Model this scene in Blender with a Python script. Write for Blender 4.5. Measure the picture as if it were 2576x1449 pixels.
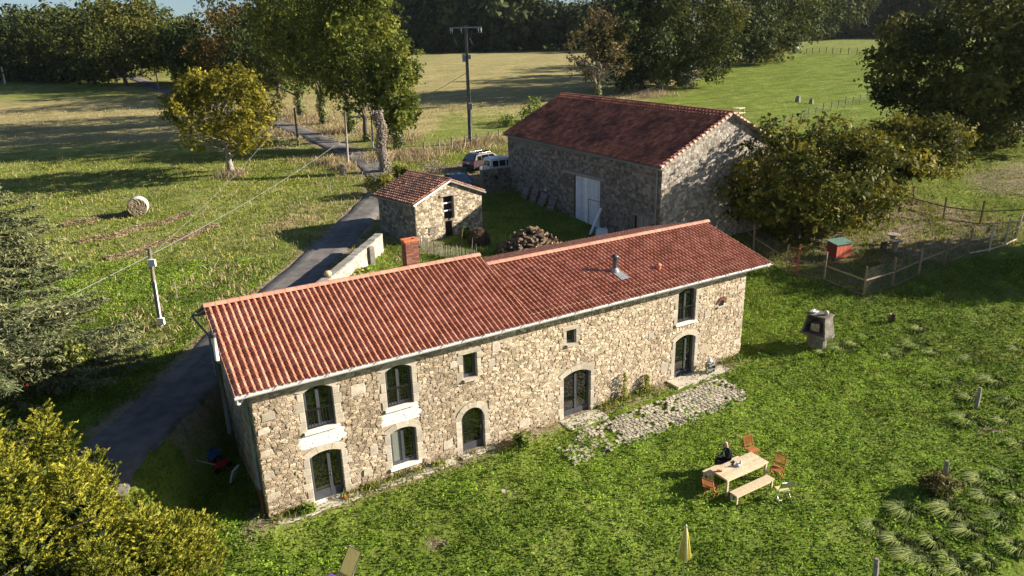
import bpy, math, random
import numpy as np
from mathutils import Vector, Matrix

for _o in list(bpy.data.objects): bpy.data.objects.remove(_o)
SC = bpy.context.scene
COL = SC.collection
R = math.radians

# ------------------------------------------------------------------ camera
CAM_F, CAM_PITCH, CAM_ROLL, CAM_AZ = 1772.5, 0.328, -0.027, 0.532
CAM_P = np.array([-3.256, -23.806, 16.387])
_fw = np.array([math.sin(CAM_AZ)*math.cos(CAM_PITCH), math.cos(CAM_AZ)*math.cos(CAM_PITCH), -math.sin(CAM_PITCH)])
_r = np.array([math.cos(CAM_AZ), -math.sin(CAM_AZ), 0.0])
_u = np.cross(_r, _fw)
_r2 = math.cos(CAM_ROLL)*_r + math.sin(CAM_ROLL)*_u
_u2 = -math.sin(CAM_ROLL)*_r + math.cos(CAM_ROLL)*_u
cd = bpy.data.cameras.new('camera'); cam = bpy.data.objects.new('camera', cd); COL.objects.link(cam)
cd.sensor_width = 36.0; cd.lens = 36.0*CAM_F/2576.0; cd.clip_start = 0.5; cd.clip_end = 6000
cam.matrix_world = Matrix(((_r2[0], _u2[0], -_fw[0], CAM_P[0]), (_r2[1], _u2[1], -_fw[1], CAM_P[1]), (_r2[2], _u2[2], -_fw[2], CAM_P[2]), (0, 0, 0, 1)))
SC.camera = cam

# ------------------------------------------------------------------ sky, sun, exposure
SUN_AZ, SUN_EL = R(-25), R(22)          # direction towards the sun, measured from +x
w = bpy.data.worlds.new('World'); SC.world = w; w.use_nodes = True
nt = w.node_tree; nt.nodes.clear()
sky = nt.nodes.new('ShaderNodeTexSky'); sky.sky_type = 'NISHITA'; sky.sun_disc = False
sky.sun_elevation = SUN_EL; sky.sun_rotation = R(90)-SUN_AZ
sky.air_density = 0.8; sky.dust_density = 0.7; sky.ozone_density = 2.5
bg = nt.nodes.new('ShaderNodeBackground'); bg.inputs['Strength'].default_value = 0.05
wo = nt.nodes.new('ShaderNodeOutputWorld')
nt.links.new(sky.outputs[0], bg.inputs['Color']); nt.links.new(bg.outputs[0], wo.inputs['Surface'])
sd = bpy.data.lights.new('sun', 'SUN'); sd.energy = 5.0; sd.angle = R(0.5); sd.color = (1.0, 0.9, 0.74)
sun = bpy.data.objects.new('sun', sd); COL.objects.link(sun)
sv = Vector((math.cos(SUN_AZ)*math.cos(SUN_EL), math.sin(SUN_AZ)*math.cos(SUN_EL), math.sin(SUN_EL)))
sun.rotation_euler = sv.to_track_quat('Z', 'Y').to_euler(); sun.location = (40, -40, 60)
vs = SC.view_settings; vs.view_transform = 'Standard'; vs.look = 'None'; vs.gamma = 1.0; vs.use_curve_mapping = False
vs.exposure = 1.28

# ------------------------------------------------------------------ terrain function
FWD = np.array([math.sin(CAM_AZ), math.cos(CAM_AZ)]); RGT = np.array([math.cos(CAM_AZ), -math.sin(CAM_AZ)])
FS = [-80, 28, 35, 45, 55, 65, 80, 110, 200, 420, 900, 2500]; FZ = [0, 0, .35, 1.3, 2.3, 3.4, 4.9, 7, 12.4, 18, 24, 34]
BZ = [2.0, 2.5, 2.75, 2.9, 3.1, 3.8, 5.0, 7, 12.4, 18, 24, 34]
def sm(a, b, x):
    t = np.clip((x-a)/(b-a), 0, 1); return t*t*(3-2*t)
def zt(x, y):
    x = np.asarray(x, float); y = np.asarray(y, float)
    s = (x-CAM_P[0])*FWD[0]+(y-CAM_P[1])*FWD[1]
    F = np.interp(s, FS, FZ); B = np.interp(s, FS, BZ)
    yb = np.where(x < 0, 5.6+1.43*x, 5.6)
    wgt = sm(0, 2.2, y-yb)*(1-sm(22, 31, x))*sm(17.5, 23.5, s)
    return F*(1-wgt)+B*wgt + 0.05*np.sin(x*.31+.4)*np.sin(y*.27+1.1)*sm(30, 60, s)
def st(x, y):
    dx = np.asarray(x)-CAM_P[0]; dy = np.asarray(y)-CAM_P[1]
    return dx*FWD[0]+dy*FWD[1], dx*RGT[0]+dy*RGT[1]
def xy(s, t): return CAM_P[0]+s*FWD[0]+t*RGT[0], CAM_P[1]+s*FWD[1]+t*RGT[1]
def sight(px, py): return _fw+_r2*((px-1288.0)/CAM_F)-_u2*((py-724.5)/CAM_F)
def spot(px, py):
    """the point of the ground that the photograph shows at (px, py) of 2576 x 1449"""
    d = sight(px, py); t = 5.0
    while t < 2500:
        P = CAM_P+d*t
        if P[2] < zt(P[0], P[1]): break
        t *= 1.015
    a, b = t/1.015, t
    for _ in range(24):
        m = (a+b)/2; P = CAM_P+d*m
        if P[2] < zt(P[0], P[1]): b = m
        else: a = m
    return P
def level(px, py, z):
    d = sight(px, py); return CAM_P+d*((z-CAM_P[2])/d[2])
def gz(x, y): return float(zt(x, y))
def mpp(P): return float((np.asarray(P)-CAM_P)@_fw)/CAM_F      # metres per photo pixel there

# ------------------------------------------------------------------ materials
MATS = {}
def _n(t, typ, **kw):
    n = t.nodes.new(typ)
    for k, v in kw.items(): setattr(n, k, v)
    return n
def mat(name, c1, c2=None, rough=.85, scale=6.0, bump=.0, bscale=None, tint=.25, detail=5, metal=0.0, spec=.3, c3=None, big=None, bigscale=.4, leaf=0.0, ramp=(.35, .65)):
    """world-space noise between c1 and c2, a large-scale patch colour, and a per-piece lightness tint"""
    m = bpy.data.materials.new(name); m.use_nodes = True; t = m.node_tree; t.nodes.clear(); L = t.links
    out = _n(t, 'ShaderNodeOutputMaterial'); bs = _n(t, 'ShaderNodeBsdfPrincipled')
    bs.inputs['Roughness'].default_value = rough; bs.inputs['Metallic'].default_value = metal; bs.inputs['Specular IOR Level'].default_value = spec
    geo = _n(t, 'ShaderNodeNewGeometry')
    nz = _n(t, 'ShaderNodeTexNoise'); nz.inputs['Scale'].default_value = scale; nz.inputs['Detail'].default_value = detail
    L.new(geo.outputs['Position'], nz.inputs['Vector'])
    cr = _n(t, 'ShaderNodeValToRGB'); cr.color_ramp.elements[0].position = ramp[0]; cr.color_ramp.elements[1].position = ramp[1]
    c2 = c2 or c1
    cr.color_ramp.elements[0].color = (*c1, 1); cr.color_ramp.elements[1].color = (*c2, 1)
    L.new(nz.outputs['Fac'], cr.inputs['Fac']); col = cr.outputs['Color']
    if big:
        n2 = _n(t, 'ShaderNodeTexNoise'); n2.inputs['Scale'].default_value = bigscale; n2.inputs['Detail'].default_value = 4
        L.new(geo.outputs['Position'], n2.inputs['Vector'])
        r2 = _n(t, 'ShaderNodeValToRGB'); r2.color_ramp.elements[0].position = .48; r2.color_ramp.elements[1].position = .66
        L.new(n2.outputs['Fac'], r2.inputs['Fac'])
        mx = _n(t, 'ShaderNodeMix', data_type='RGBA'); L.new(r2.outputs['Color'], mx.inputs['Factor']); L.new(col, mx.inputs['A']); mx.inputs['B'].default_value = (*big, 1); col = mx.outputs['Result']
    at = _n(t, 'ShaderNodeAttribute', attribute_name='tint')
    if c3:   # tint also swings the hue towards c3
        mr = _n(t, 'ShaderNodeMapRange'); mr.inputs['From Min'].default_value = -.2; mr.inputs['From Max'].default_value = 1.0
        L.new(at.outputs['Fac'], mr.inputs['Value'])
        mx = _n(t, 'ShaderNodeMix', data_type='RGBA'); L.new(mr.outputs['Result'], mx.inputs['Factor']); L.new(col, mx.inputs['A']); mx.inputs['B'].default_value = (*c3, 1); col = mx.outputs['Result']
    ma = _n(t, 'ShaderNodeMath', operation='MULTIPLY_ADD'); L.new(at.outputs['Fac'], ma.inputs[0]); ma.inputs[1].default_value = tint; ma.inputs[2].default_value = 1.0
    vm = _n(t, 'ShaderNodeVectorMath', operation='SCALE'); L.new(col, vm.inputs[0]); L.new(ma.outputs[0], vm.inputs['Scale'])
    col = vm.outputs['Vector']
    L.new(col, bs.inputs['Base Color'])
    if bump:
        nb = _n(t, 'ShaderNodeTexNoise'); nb.inputs['Scale'].default_value = bscale or scale*4; nb.inputs['Detail'].default_value = 4
        L.new(geo.outputs['Position'], nb.inputs['Vector'])
        bp = _n(t, 'ShaderNodeBump'); bp.inputs['Strength'].default_value = bump; bp.inputs['Distance'].default_value = .05
        L.new(nb.outputs['Fac'], bp.inputs['Height']); L.new(bp.outputs['Normal'], bs.inputs['Normal'])
    if leaf:
        tr = _n(t, 'ShaderNodeBsdfTranslucent'); L.new(col, tr.inputs['Color'])
        ms = _n(t, 'ShaderNodeMixShader'); ms.inputs['Fac'].default_value = leaf
        L.new(bs.outputs[0], ms.inputs[1]); L.new(tr.outputs[0], ms.inputs[2]); L.new(ms.outputs[0], out.inputs['Surface'])
    else:
        L.new(bs.outputs[0], out.inputs['Surface'])
    MATS[name] = m
    return m

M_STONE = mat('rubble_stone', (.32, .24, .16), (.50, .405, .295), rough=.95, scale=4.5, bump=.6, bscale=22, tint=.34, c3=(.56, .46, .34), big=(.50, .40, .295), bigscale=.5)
M_STONE_OLD = mat('weathered_shaded_stone', (.12, .10, .08), (.235, .20, .165), rough=.95, scale=4, bump=.55, bscale=20, tint=.26, c3=(.27, .24, .20))  # old stone, with the barn front's shade darkened into its colour
M_MORTAR = mat('lime_mortar', (.38, .295, .20), (.48, .39, .28), rough=.97, scale=7, bump=.5, bscale=30, tint=.2, big=(.40, .34, .27), bigscale=.6)
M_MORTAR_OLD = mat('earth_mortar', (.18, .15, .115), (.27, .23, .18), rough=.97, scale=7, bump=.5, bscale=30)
M_DRESSED = mat('dressed_granite', (.43, .365, .28), (.57, .50, .41), rough=.92, scale=5, bump=.4, bscale=35, tint=.25, big=(.45, .40, .34), bigscale=1.5)
M_LIME = mat('fresh_lime', (.72, .69, .63), (.82, .80, .76), rough=.9, scale=6, bump=.3, bscale=20, tint=.15)
M_TILE = mat('terracotta_tile', (.42, .168, .098), (.51, .215, .13), rough=.8, scale=3, bump=.15, bscale=40, tint=.22, c3=(.46, .22, .15))
M_TILE_OLD = mat('old_lichen_tile', (.36, .115, .065), (.55, .205, .115), rough=.9, scale=2.2, bump=.2, bscale=30, tint=.34, big=(.22, .085, .058), bigscale=.55)
M_TILE_SHED = mat('mossy_tile', (.28, .12, .08), (.42, .22, .15), rough=.9, scale=2.5, bump=.2, bscale=30, tint=.45, big=(.20, .12, .09), bigscale=.8)
M_ZINC = mat('pale_zinc', (.50, .50, .49), (.58, .58, .57), rough=.5, scale=3, metal=.0, tint=.1)
M_PIPE = mat('grey_zinc_pipe', (.20, .22, .23), (.28, .30, .31), rough=.5, scale=3, tint=.1)
M_WHITE = mat('white_paint', (.74, .74, .72), (.82, .82, .80), rough=.6, scale=5, tint=.15)
M_ANTH = mat('anthracite_paint', (.055, .06, .072), (.065, .07, .085), rough=.45, scale=5, tint=.1, spec=.5)
M_IRON = mat('black_iron', (.012, .012, .014), rough=.5, spec=.5)
M_METAL = mat('brushed_metal', (.55, .55, .56), rough=.3, metal=.9, spec=.5)
M_BRICK = mat('chimney_brick', (.20, .085, .06), (.30, .135, .095), rough=.9, scale=8, bump=.3, tint=.35)
M_WOOD = mat('pine_board', (.58, .45, .28), (.70, .58, .40), rough=.7, scale=9, bump=.1, tint=.18)
M_WOOD_GREY = mat('weathered_wood', (.22, .19, .16), (.36, .32, .27), rough=.9, scale=8, bump=.2, tint=.35)
M_TEAK = mat('oiled_hardwood', (.33, .12, .04), (.44, .17, .06), rough=.55, scale=10, tint=.2)
M_BARNDOOR = mat('pale_blue_white_paint', (.66, .70, .74), (.78, .81, .83), rough=.75, scale=3, bump=.1, tint=.2)
M_ASPHALT = mat('asphalt', (.11, .104, .10), (.165, .155, .148), rough=.95, scale=2.2, bump=.35, bscale=40, big=(.20, .185, .17), bigscale=.5, tint=.25)
M_CONC = mat('concrete', (.22, .21, .19), (.34, .32, .29), rough=.95, scale=4, bump=.25, bscale=40, tint=.2, big=(.22, .21, .19), bigscale=1.6)
M_CONC_PALE = mat('sandy_concrete', (.46, .41, .33), (.58, .52, .43), rough=.95, scale=3, bump=.2, bscale=30, tint=.15)
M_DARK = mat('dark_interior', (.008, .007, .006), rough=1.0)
M_TERRA = mat('terracotta_pot', (.55, .16, .06), (.62, .20, .09), rough=.7)
M_BARK = mat('bark', (.075, .06, .045), (.17, .145, .115), rough=.95, scale=5, bump=.6, bscale=18)
M_BARK_PALE = mat('pale_bark', (.20, .17, .14), (.38, .34, .29), rough=.95, scale=5, bump=.5, bscale=18)
M_WIRE = mat('galvanised_wire', (.16, .16, .15), rough=.6)
def glass_mat(name, c, rough=.03, ior=1.75):
    m = bpy.data.materials.new(name); m.use_nodes = True; b = m.node_tree.nodes['Principled BSDF']
    b.inputs['Base Color'].default_value = (*c, 1); b.inputs['Roughness'].default_value = rough; b.inputs['IOR'].default_value = ior
    return m
M_GLASS = glass_mat('window_glass', (.006, .007, .007), .02, 2.0)
M_GLASS_PALE = glass_mat('glass_before_curtain', (.20, .22, .20), .05, 1.8)

# ------------------------------------------------------------------ mesh helpers
def tag(o, label=None, cat=None, group=None, kind=None):
    if label: o['label'] = label
    if cat: o['category'] = cat
    if group: o['group'] = group
    if kind: o['kind'] = kind
    return o
def empty(name, loc=(0, 0, 0), rz=0.0, label=None, cat=None, group=None):
    o = bpy.data.objects.new(name, None); COL.objects.link(o); o.location = loc; o.rotation_euler = (0, 0, rz); o.empty_display_size = .2
    return tag(o, label, cat, group)
def link(name, me, m, parent=None, loc=None):
    o = bpy.data.objects.new(name, me); COL.objects.link(o)
    if m is not None and not me.materials: me.materials.append(m)
    if parent: o.parent = parent
    if loc is not None: o.location = loc
    return o
def fast_mesh(name, V, F, tint=None, smooth=False):
    """V (n,3); F (m,k) with one k for all faces"""
    V = np.asarray(V, np.float32); F = np.asarray(F, np.int32)
    me = bpy.data.meshes.new(name); k = F.shape[1]
    me.vertices.add(len(V)); me.vertices.foreach_set('co', V.ravel())
    me.loops.add(F.size); me.loops.foreach_set('vertex_index', F.ravel())
    me.polygons.add(len(F)); me.polygons.foreach_set('loop_start', np.arange(0, F.size, k, dtype=np.int32)); me.polygons.foreach_set('loop_total', np.full(len(F), k, np.int32))
    if smooth: me.polygons.foreach_set('use_smooth', np.ones(len(F), bool))
    me.update(calc_edges=True)
    if tint is not None:
        a = me.attributes.new('tint', 'FLOAT', 'FACE'); a.data.foreach_set('value', np.asarray(tint, np.float32))
    return me
class MB:
    """collects shapes; build() links them as one mesh object"""
    def __init__(s): s.v = []; s.f = []; s.t = []; s.sm = []
    def add(s, V, F, tint=0.0, smooth=False):
        b = len(s.v); s.v.extend([tuple(map(float, p)) for p in V])
        for f in F: s.f.append([i+b for i in f]); s.t.append(tint); s.sm.append(smooth)
    def box(s, c, d, rz=0.0, tint=0.0, M=None, taper=1.0):
        x, y, z = d[0]/2, d[1]/2, d[2]/2
        P = [(-x, -y, -z), (x, -y, -z), (x, y, -z), (-x, y, -z), (-x*taper, -y*taper, z), (x*taper, -y*taper, z), (x*taper, y*taper, z), (-x*taper, y*taper, z)]
        A = M if M is not None else Matrix.Rotation(rz, 4, 'Z')
        P = [Vector(c)+(A @ Vector(p)) for p in P]
        s.add(P, [(3, 2, 1, 0), (4, 5, 6, 7), (0, 1, 5, 4), (1, 2, 6, 5), (2, 3, 7, 6), (3, 0, 4, 7)], tint)
    def bar(s, a, b, wd, hg, tint=0.0, up=(0, 0, 1)):
        a = Vector(a); b = Vector(b); d = (b-a); L = d.length; d.normalize(); u = Vector(up)
        sd = d.cross(u)
        if sd.length < 1e-4: sd = d.cross(Vector((1, 0, 0)))
        sd.normalize(); u = sd.cross(d)
        P = []
        for e in (a, b):
            for (p, qq) in ((-1, -1), (1, -1), (1, 1), (-1, 1)): P.append(e+sd*(p*wd/2)+u*(qq*hg/2))
        s.add(P, [(3, 2, 1, 0), (4, 5, 6, 7), (0, 1, 5, 4), (1, 2, 6, 5), (2, 3, 7, 6), (3, 0, 4, 7)], tint)
    def tube(s, pts, rad, n=8, tint=0.0, cap=True, smooth=True):
        pts = [Vector(p) for p in pts]; rad = rad if hasattr(rad, '__len__') else [rad]*len(pts)
        V = []; F = []; ref = None
        for i, p in enumerate(pts):
            d = (pts[min(i+1, len(pts)-1)]-pts[max(i-1, 0)]).normalized()
            if ref is None: ref = Vector((0, 0, 1)) if abs(d.z) < .9 else Vector((1, 0, 0))
            a = d.cross(ref).normalized(); b = a.cross(d); ref = b
            for k in range(n):
                th = 2*math.pi*k/n; V.append(p+(a*math.cos(th)+b*math.sin(th))*rad[i])
        for i in range(len(pts)-1):
            for k in range(n): F.append((i*n+k, i*n+(k+1) % n, (i+1)*n+(k+1) % n, (i+1)*n+k))
        s.add(V, F, tint, smooth)
        if cap:
            b = len(s.v)-len(V)
            s.f.append([b+k for k in range(n)]); s.t.append(tint); s.sm.append(False)
            s.f.append([b+(len(pts)-1)*n+k for k in range(n-1, -1, -1)]); s.t.append(tint); s.sm.append(False)
    def lathe(s, c, prof, n=16, tint=0.0, smooth=True, scale=(1, 1)):
        V = []; F = []
        for r, z in prof:
            for k in range(n): V.append((c[0]+r*math.cos(2*math.pi*k/n)*scale[0], c[1]+r*math.sin(2*math.pi*k/n)*scale[1], c[2]+z))
        for i in range(len(prof)-1):
            for k in range(n): F.append((i*n+k, i*n+(k+1) % n, (i+1)*n+(k+1) % n, (i+1)*n+k))
        s.add(V, F, tint, smooth)
    def prism(s, poly, fn, d0, d1, tint=0.0):
        """poly of (a,b) swept from depth d0 to d1; fn maps (a,b,d) to a point"""
        n = len(poly); V = [fn(a, b, d0) for a, b in poly]+[fn(a, b, d1) for a, b in poly]
        s.add(V, [list(range(n))[::-1], list(range(n, 2*n))]+[(i, (i+1) % n, (i+1) % n+n, i+n) for i in range(n)], tint)
    def mesh(s, name):
        me = bpy.data.meshes.new(name); me.from_pydata(s.v, [], s.f)
        a = me.attributes.new('tint', 'FLOAT', 'FACE'); a.data.foreach_set('value', np.array(s.t, np.float32))
        me.polygons.foreach_set('use_smooth', np.array(s.sm, bool)); me.update()
        return me
    def build(s, name, m, parent=None, loc=None): return link(name, s.mesh(name), m, parent, loc)
def one(name, m, parent, kind, *a, **k):
    b = MB(); getattr(b, kind)(*a, **k); return b.build(name, m, parent)

# ------------------------------------------------------------------ ground sheet
def dist_seg(x, y, P):
    """distance to polyline and arclength-free nearest"""
    best = np.full(x.shape, 1e9)
    for (x0, y0), (x1, y1) in zip(P[:-1], P[1:]):
        dx, dy = x1-x0, y1-y0; L2 = dx*dx+dy*dy+1e-9
        t = np.clip(((x-x0)*dx+(y-y0)*dy)/L2, 0, 1); best = np.minimum(best, np.hypot(x-x0-t*dx, y-y0-t*dy))
    return best
def inside(x, y, P):
    c = np.zeros(x.shape, bool); n = len(P)
    for i in range(n):
        x0, y0 = P[i]; x1, y1 = P[(i+1) % n]
        c ^= ((y0 > y) != (y1 > y)) & (x < (x1-x0)*(y-y0)/((y1-y0) if abs(y1-y0) > 1e-9 else 1e-9)+x0)
    return c
def soft(x, y, P, wd): 
    d = dist_seg(x, y, list(P)+[P[0]]); s = np.where(inside(x, y, P), d, -d); return sm(-wd, wd, s)
def vnoise(x, y, sc, seed=0):
    """cheap value noise"""
    rg = np.random.default_rng(seed); T = rg.random((64, 64))
    u = x*sc; v = y*sc; i = np.floor(u).astype(int); j = np.floor(v).astype(int); fu = u-i; fv = v-j
    fu = fu*fu*(3-2*fu); fv = fv*fv*(3-2*fv)
    g = lambda a, b: T[a % 64, b % 64]
    return (g(i, j)*(1-fu)+g(i+1, j)*fu)*(1-fv)+(g(i, j+1)*(1-fu)+g(i+1, j+1)*fu)*fv
def catmull(P, n=12):
    P = [np.array(p, float) for p in P]; out = []
    for i in range(len(P)-1):
        a = P[max(i-1, 0)]; b = P[i]; c = P[i+1]; d = P[min(i+2, len(P)-1)]
        for k in range(n):
            t = k/n; out.append(.5*((2*b)+(-a+c)*t+(2*a-5*b+4*c-d)*t*t+(-a+3*b-3*c+d)*t**3))
    out.append(P[-1]); return np.array(out)
ROAD_PX = [(745, 703), (880, 575), (940, 510), (965, 470), (943, 426), (896, 392), (828, 362), (750, 328), (600, 282), (500, 250), (442, 236), (389, 221), (347, 200)]
ROAD = [(-16, -14), (-10.2, -5.0), (-6.3, 1.2), (-3.4, 5.4), (-.9, 8.9), (2.4, 14.2)]+[tuple(spot(*p)[:2]) for p in ROAD_PX]
ROAD.append((ROAD[-1][0]-6, ROAD[-1][1]+40))
ROADC = catmull(ROAD, 14)
FENCE_A = spot(1545, 272)[:2]; FENCE_B = spot(1880, 157)[:2]; FENCE_C = spot(2075, 92)[:2]
PEN = [tuple(spot(*p)[:2]) for p in ((1965, 672), (2170, 745), (2560, 600), (2575, 560), (2230, 480), (1890, 610))]
def fence_side(x, y): return (FENCE_C[0]-FENCE_A[0])*(y-FENCE_A[1])-(FENCE_C[1]-FENCE_A[1])*(x-FENCE_A[0])   # >0: the gold side
def zones(x, y):
    s, t = st(x, y)
    rd = dist_seg(x, y, ROADC[::4].tolist())
    # left field
    dry = np.zeros(x.shape)
    bank = x < 20
    lf = sm(34, 40, s)*(t < 0)
    dry = np.where(t < -10, .30*lf+.62*sm(88, 100, s)*(1-sm(138, 150, s)), dry)
    dry = np.maximum(dry, .75*sm(0, 1, (4.5-np.abs(rd-4.6))/3)*(s > 30)*(s < 200)*vnoise(x, y, .35, 3)*1.25)
    gold = (fence_side(x, y) > 0)*(t > -40)*sm(84, 96, s)
    dry = np.maximum(dry, gold*(.30+.55*sm(98, 125, s))*np.where(t > -22, 1, .8))
    dry = np.where((s > 292) & (fence_side(x, y) > 0), .05, dry)
    fl = np.abs(fence_side(x, y))/np.hypot(FENCE_C[0]-FENCE_A[0], FENCE_C[1]-FENCE_A[1])
    dry = np.maximum(dry, (s > 80)*.7*(1-sm(.8, 3.5, fl)))
    pole = spot(1184, 362); dry = np.maximum(dry, .9*(1-sm(2, 6, np.hypot(x-pole[0], y-pole[1]))))
    # bright far-right meadow and tussocky lawn corner
    dry = np.where((fence_side(x, y) < 0) & (s > 62) & (t > 0), np.maximum(dry, .12+.18*sm(190, 260, s)), dry)
    dry = np.where((s < 45) & (t > 5), np.maximum(dry, .28*sm(18, 28, t-(s-25)*.2)), dry)
    soil = np.zeros(x.shape)
    soil = np.maximum(soil, .8*soft(x, y, PEN, 1.5))
    dr = [tuple(spot(*p)[:2]) for p in ((960, 470), (1060, 425), (1200, 400), (1300, 420), (1310, 470), (1230, 490), (1100, 480))]
    soil = np.maximum(soil, .95*soft(x, y, dr, 1.2))
    soil = np.maximum(soil, .8*(1-sm(1.5, 2.6, rd))*(s > 24))
    brk = [tuple(spot(*p)[:2]) for p in ((2420, 440), (2576, 400), (2640, 470), (2576, 500), (2450, 480))]
    soil = np.maximum(soil, .7*soft(x, y, brk, 2))
    for px, py, r in ((1098, 1362, .35), (1266, 1240, .2), (2480, 1075, .7), (640, 1338, .6)):
        P = spot(px, py); soil = np.maximum(soil, .95*(1-sm(r*.5, r*1.2, np.hypot(x-P[0], y-P[1]))))
    front = (y < 1.2)*(y > -1.4)*(x > -.6)*(x < 25)
    soil = np.maximum(soil, front*.85*(1-sm(.5, 1.15, -y+.35*vnoise(x, y, 1.1, 9))))
    drk = ((x > -7)*(x < 31)*(y > 5)*(y < 36)*(s < 70))*1.0
    return dry, soil, drk
def make_ground():
    ss = np.concatenate([np.arange(-60, 8, 4), np.arange(8, 62, .5), np.arange(62, 130, 1.4), np.arange(130, 420, 6), np.linspace(420, 2400, 34)])
    fr = np.linspace(-1, 1, 261)
    S, Fq = np.meshgrid(ss, fr, indexing='ij'); T = Fq*(28+np.maximum(S, 0)*1.05)
    X, Y = xy(S, T); Zz = zt(X, Y)
    near = (S < 60); Zz = Zz+np.where(near, .10*(vnoise(X, Y, .8, 5)-.5)+.07*(vnoise(X, Y, 1.9, 6)-.5), .12*(vnoise(X, Y, .25, 5)-.5))
    n, m = S.shape; idx = np.arange(n*m).reshape(n, m)
    Fc = np.stack([idx[:-1, :-1], idx[:-1, 1:], idx[1:, 1:], idx[1:, :-1]], -1).reshape(-1, 4)[:, ::-1]
    me = fast_mesh('ground', np.stack([X.ravel(), Y.ravel(), Zz.ravel()], 1), Fc, smooth=True)
    dry, soil, drk = zones(X.ravel(), Y.ravel())
    for nm, a in (('dry', dry), ('soil', soil), ('yard', drk)):
        at = me.attributes.new(nm, 'FLOAT', 'POINT'); at.data.foreach_set('value', a.astype(np.float32))
    return me
def ground_material():
    m = bpy.data.materials.new('meadow'); m.use_nodes = True; t = m.node_tree; t.nodes.clear(); L = t.links
    out = _n(t, 'ShaderNodeOutputMaterial'); bs = _n(t, 'ShaderNodeBsdfPrincipled'); bs.inputs['Roughness'].default_value = 1.0; bs.inputs['Specular IOR Level'].default_value = .05
    geo = _n(t, 'ShaderNodeNewGeometry')
    def noise(sc, det=6, st_=None):
        nz = _n(t, 'ShaderNodeTexNoise'); nz.inputs['Scale'].default_value = sc; nz.inputs['Detail'].default_value = det; nz.inputs['Roughness'].default_value = .65
        if st_:
            mp = _n(t, 'ShaderNodeMapping'); mp.inputs['Scale'].default_value = st_; L.new(geo.outputs['Position'], mp.inputs['Vector']); L.new(mp.outputs[0], nz.inputs['Vector'])
        else: L.new(geo.outputs['Position'], nz.inputs['Vector'])
        return nz.outputs['Fac']
    def ramp(f, p0, p1, a, b):
        r = _n(t, 'ShaderNodeValToRGB'); r.color_ramp.elements[0].position = p0; r.color_ramp.elements[1].position = p1
        r.color_ramp.elements[0].color = (*a, 1); r.color_ramp.elements[1].color = (*b, 1); L.new(f, r.inputs['Fac']); return r.outputs['Color']
    def mix(f, a, b):
        x = _n(t, 'ShaderNodeMix', data_type='RGBA'); L.new(f, x.inputs['Factor']); L.new(a, x.inputs['A']); L.new(b, x.inputs['B']); return x.outputs['Result']
    def attr(n): return _n(t, 'ShaderNodeAttribute', attribute_name=n).outputs['Fac']
    def math_(op, a, b):
        x = _n(t, 'ShaderNodeMath', operation=op)
        for i, v in enumerate((a, b)):
            if isinstance(v, (int, float)): x.inputs[i].default_value = v
            else: L.new(v, x.inputs[i])
        return x.outputs[0]
    g1 = ramp(noise(1.6), .3, .7, (.085, .13, .016), (.17, .235, .036))
    g2 = ramp(noise(.16, 5), .35, .65, (.15, .21, .028), (.21, .25, .055))
    green = mix(ramp(noise(.5, 4), .4, .6, (0, 0, 0), (1, 1, 1)), g1, g2)
    straw = ramp(noise(1.1, 7), .3, .72, (.27, .23, .085), (.44, .385, .19))
    soil = ramp(noise(2.2, 6), .3, .7, (.17, .125, .085), (.36, .29, .21))
    # irregular edges: weight + (noise-.5)
    def edge(a, amp, sc):
        v = math_('ADD', a, math_('MULTIPLY', math_('SUBTRACT', noise(sc, 6), .5), amp)); r = _n(t, 'ShaderNodeMapRange'); r.inputs['From Min'].default_value = .12; r.inputs['From Max'].default_value = .82; L.new(v, r.inputs['Value']); return r.outputs['Result']
    c = mix(edge(attr('dry'), 1.15, .55), green, straw)
    c = mix(edge(attr('soil'), .8, 1.4), c, soil)
    fine = mixv = ramp(noise(9, 5), .25, .75, (.62, .62, .62), (1.3, 1.3, 1.3))
    vm0 = _n(t, 'ShaderNodeVectorMath', operation='MULTIPLY'); L.new(c, vm0.inputs[0]); L.new(ramp(noise(.35, 7, (.35, 1, 1)), .3, .7, (.70, .72, .7), (1.28, 1.25, 1.3)), vm0.inputs[1]); c = vm0.outputs[0]
    vm = _n(t, 'ShaderNodeVectorMath', operation='MULTIPLY'); L.new(c, vm.inputs[0]); L.new(fine, vm.inputs[1])
    L.new(vm.outputs[0], bs.inputs['Base Color'])
    bp = _n(t, 'ShaderNodeBump'); bp.inputs['Strength'].default_value = .9; bp.inputs['Distance'].default_value = .22; L.new(noise(2.6, 8), bp.inputs['Height']); L.new(bp.outputs[0], bs.inputs['Normal'])
    L.new(bs.outputs[0], out.inputs['Surface']); return m
M_GROUND = ground_material()
tag(link('ground', make_ground(), M_GROUND), kind='structure')
def make_road():
    c = ROADC; d = np.gradient(c, axis=0); d /= np.linalg.norm(d, axis=1)[:, None]; nn = np.stack([-d[:, 1], d[:, 0]], 1)
    offs = np.array([-1.42, -1.3, -.6, 0, .6, 1.3, 1.42]); V = []; 
    for i in range(len(c)):
        wv = 1+.05*math.sin(i*.7)
        for k, o in enumerate(offs):
            p = c[i]+nn[i]*o*wv; V.append((p[0], p[1], gz(*p)+(.075 if 0 < k < 6 else -.04)))
    n, m = len(c), len(offs); idx = np.arange(n*m).reshape(n, m)
    Fc = np.stack([idx[:-1, :-1], idx[:-1, 1:], idx[1:, 1:], idx[1:, :-1]], -1).reshape(-1, 4)[:, ::-1]
    tag(link('road', fast_mesh('road', V, Fc, np.tile([-.8, -.3, .5, -.2, -.2, .5, -.3, -.8][1:7], n-1)+np.random.default_rng(2).normal(size=(n-1)*(m-1))*.12, smooth=True), M_ASPHALT), kind='structure')
make_road()
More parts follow.
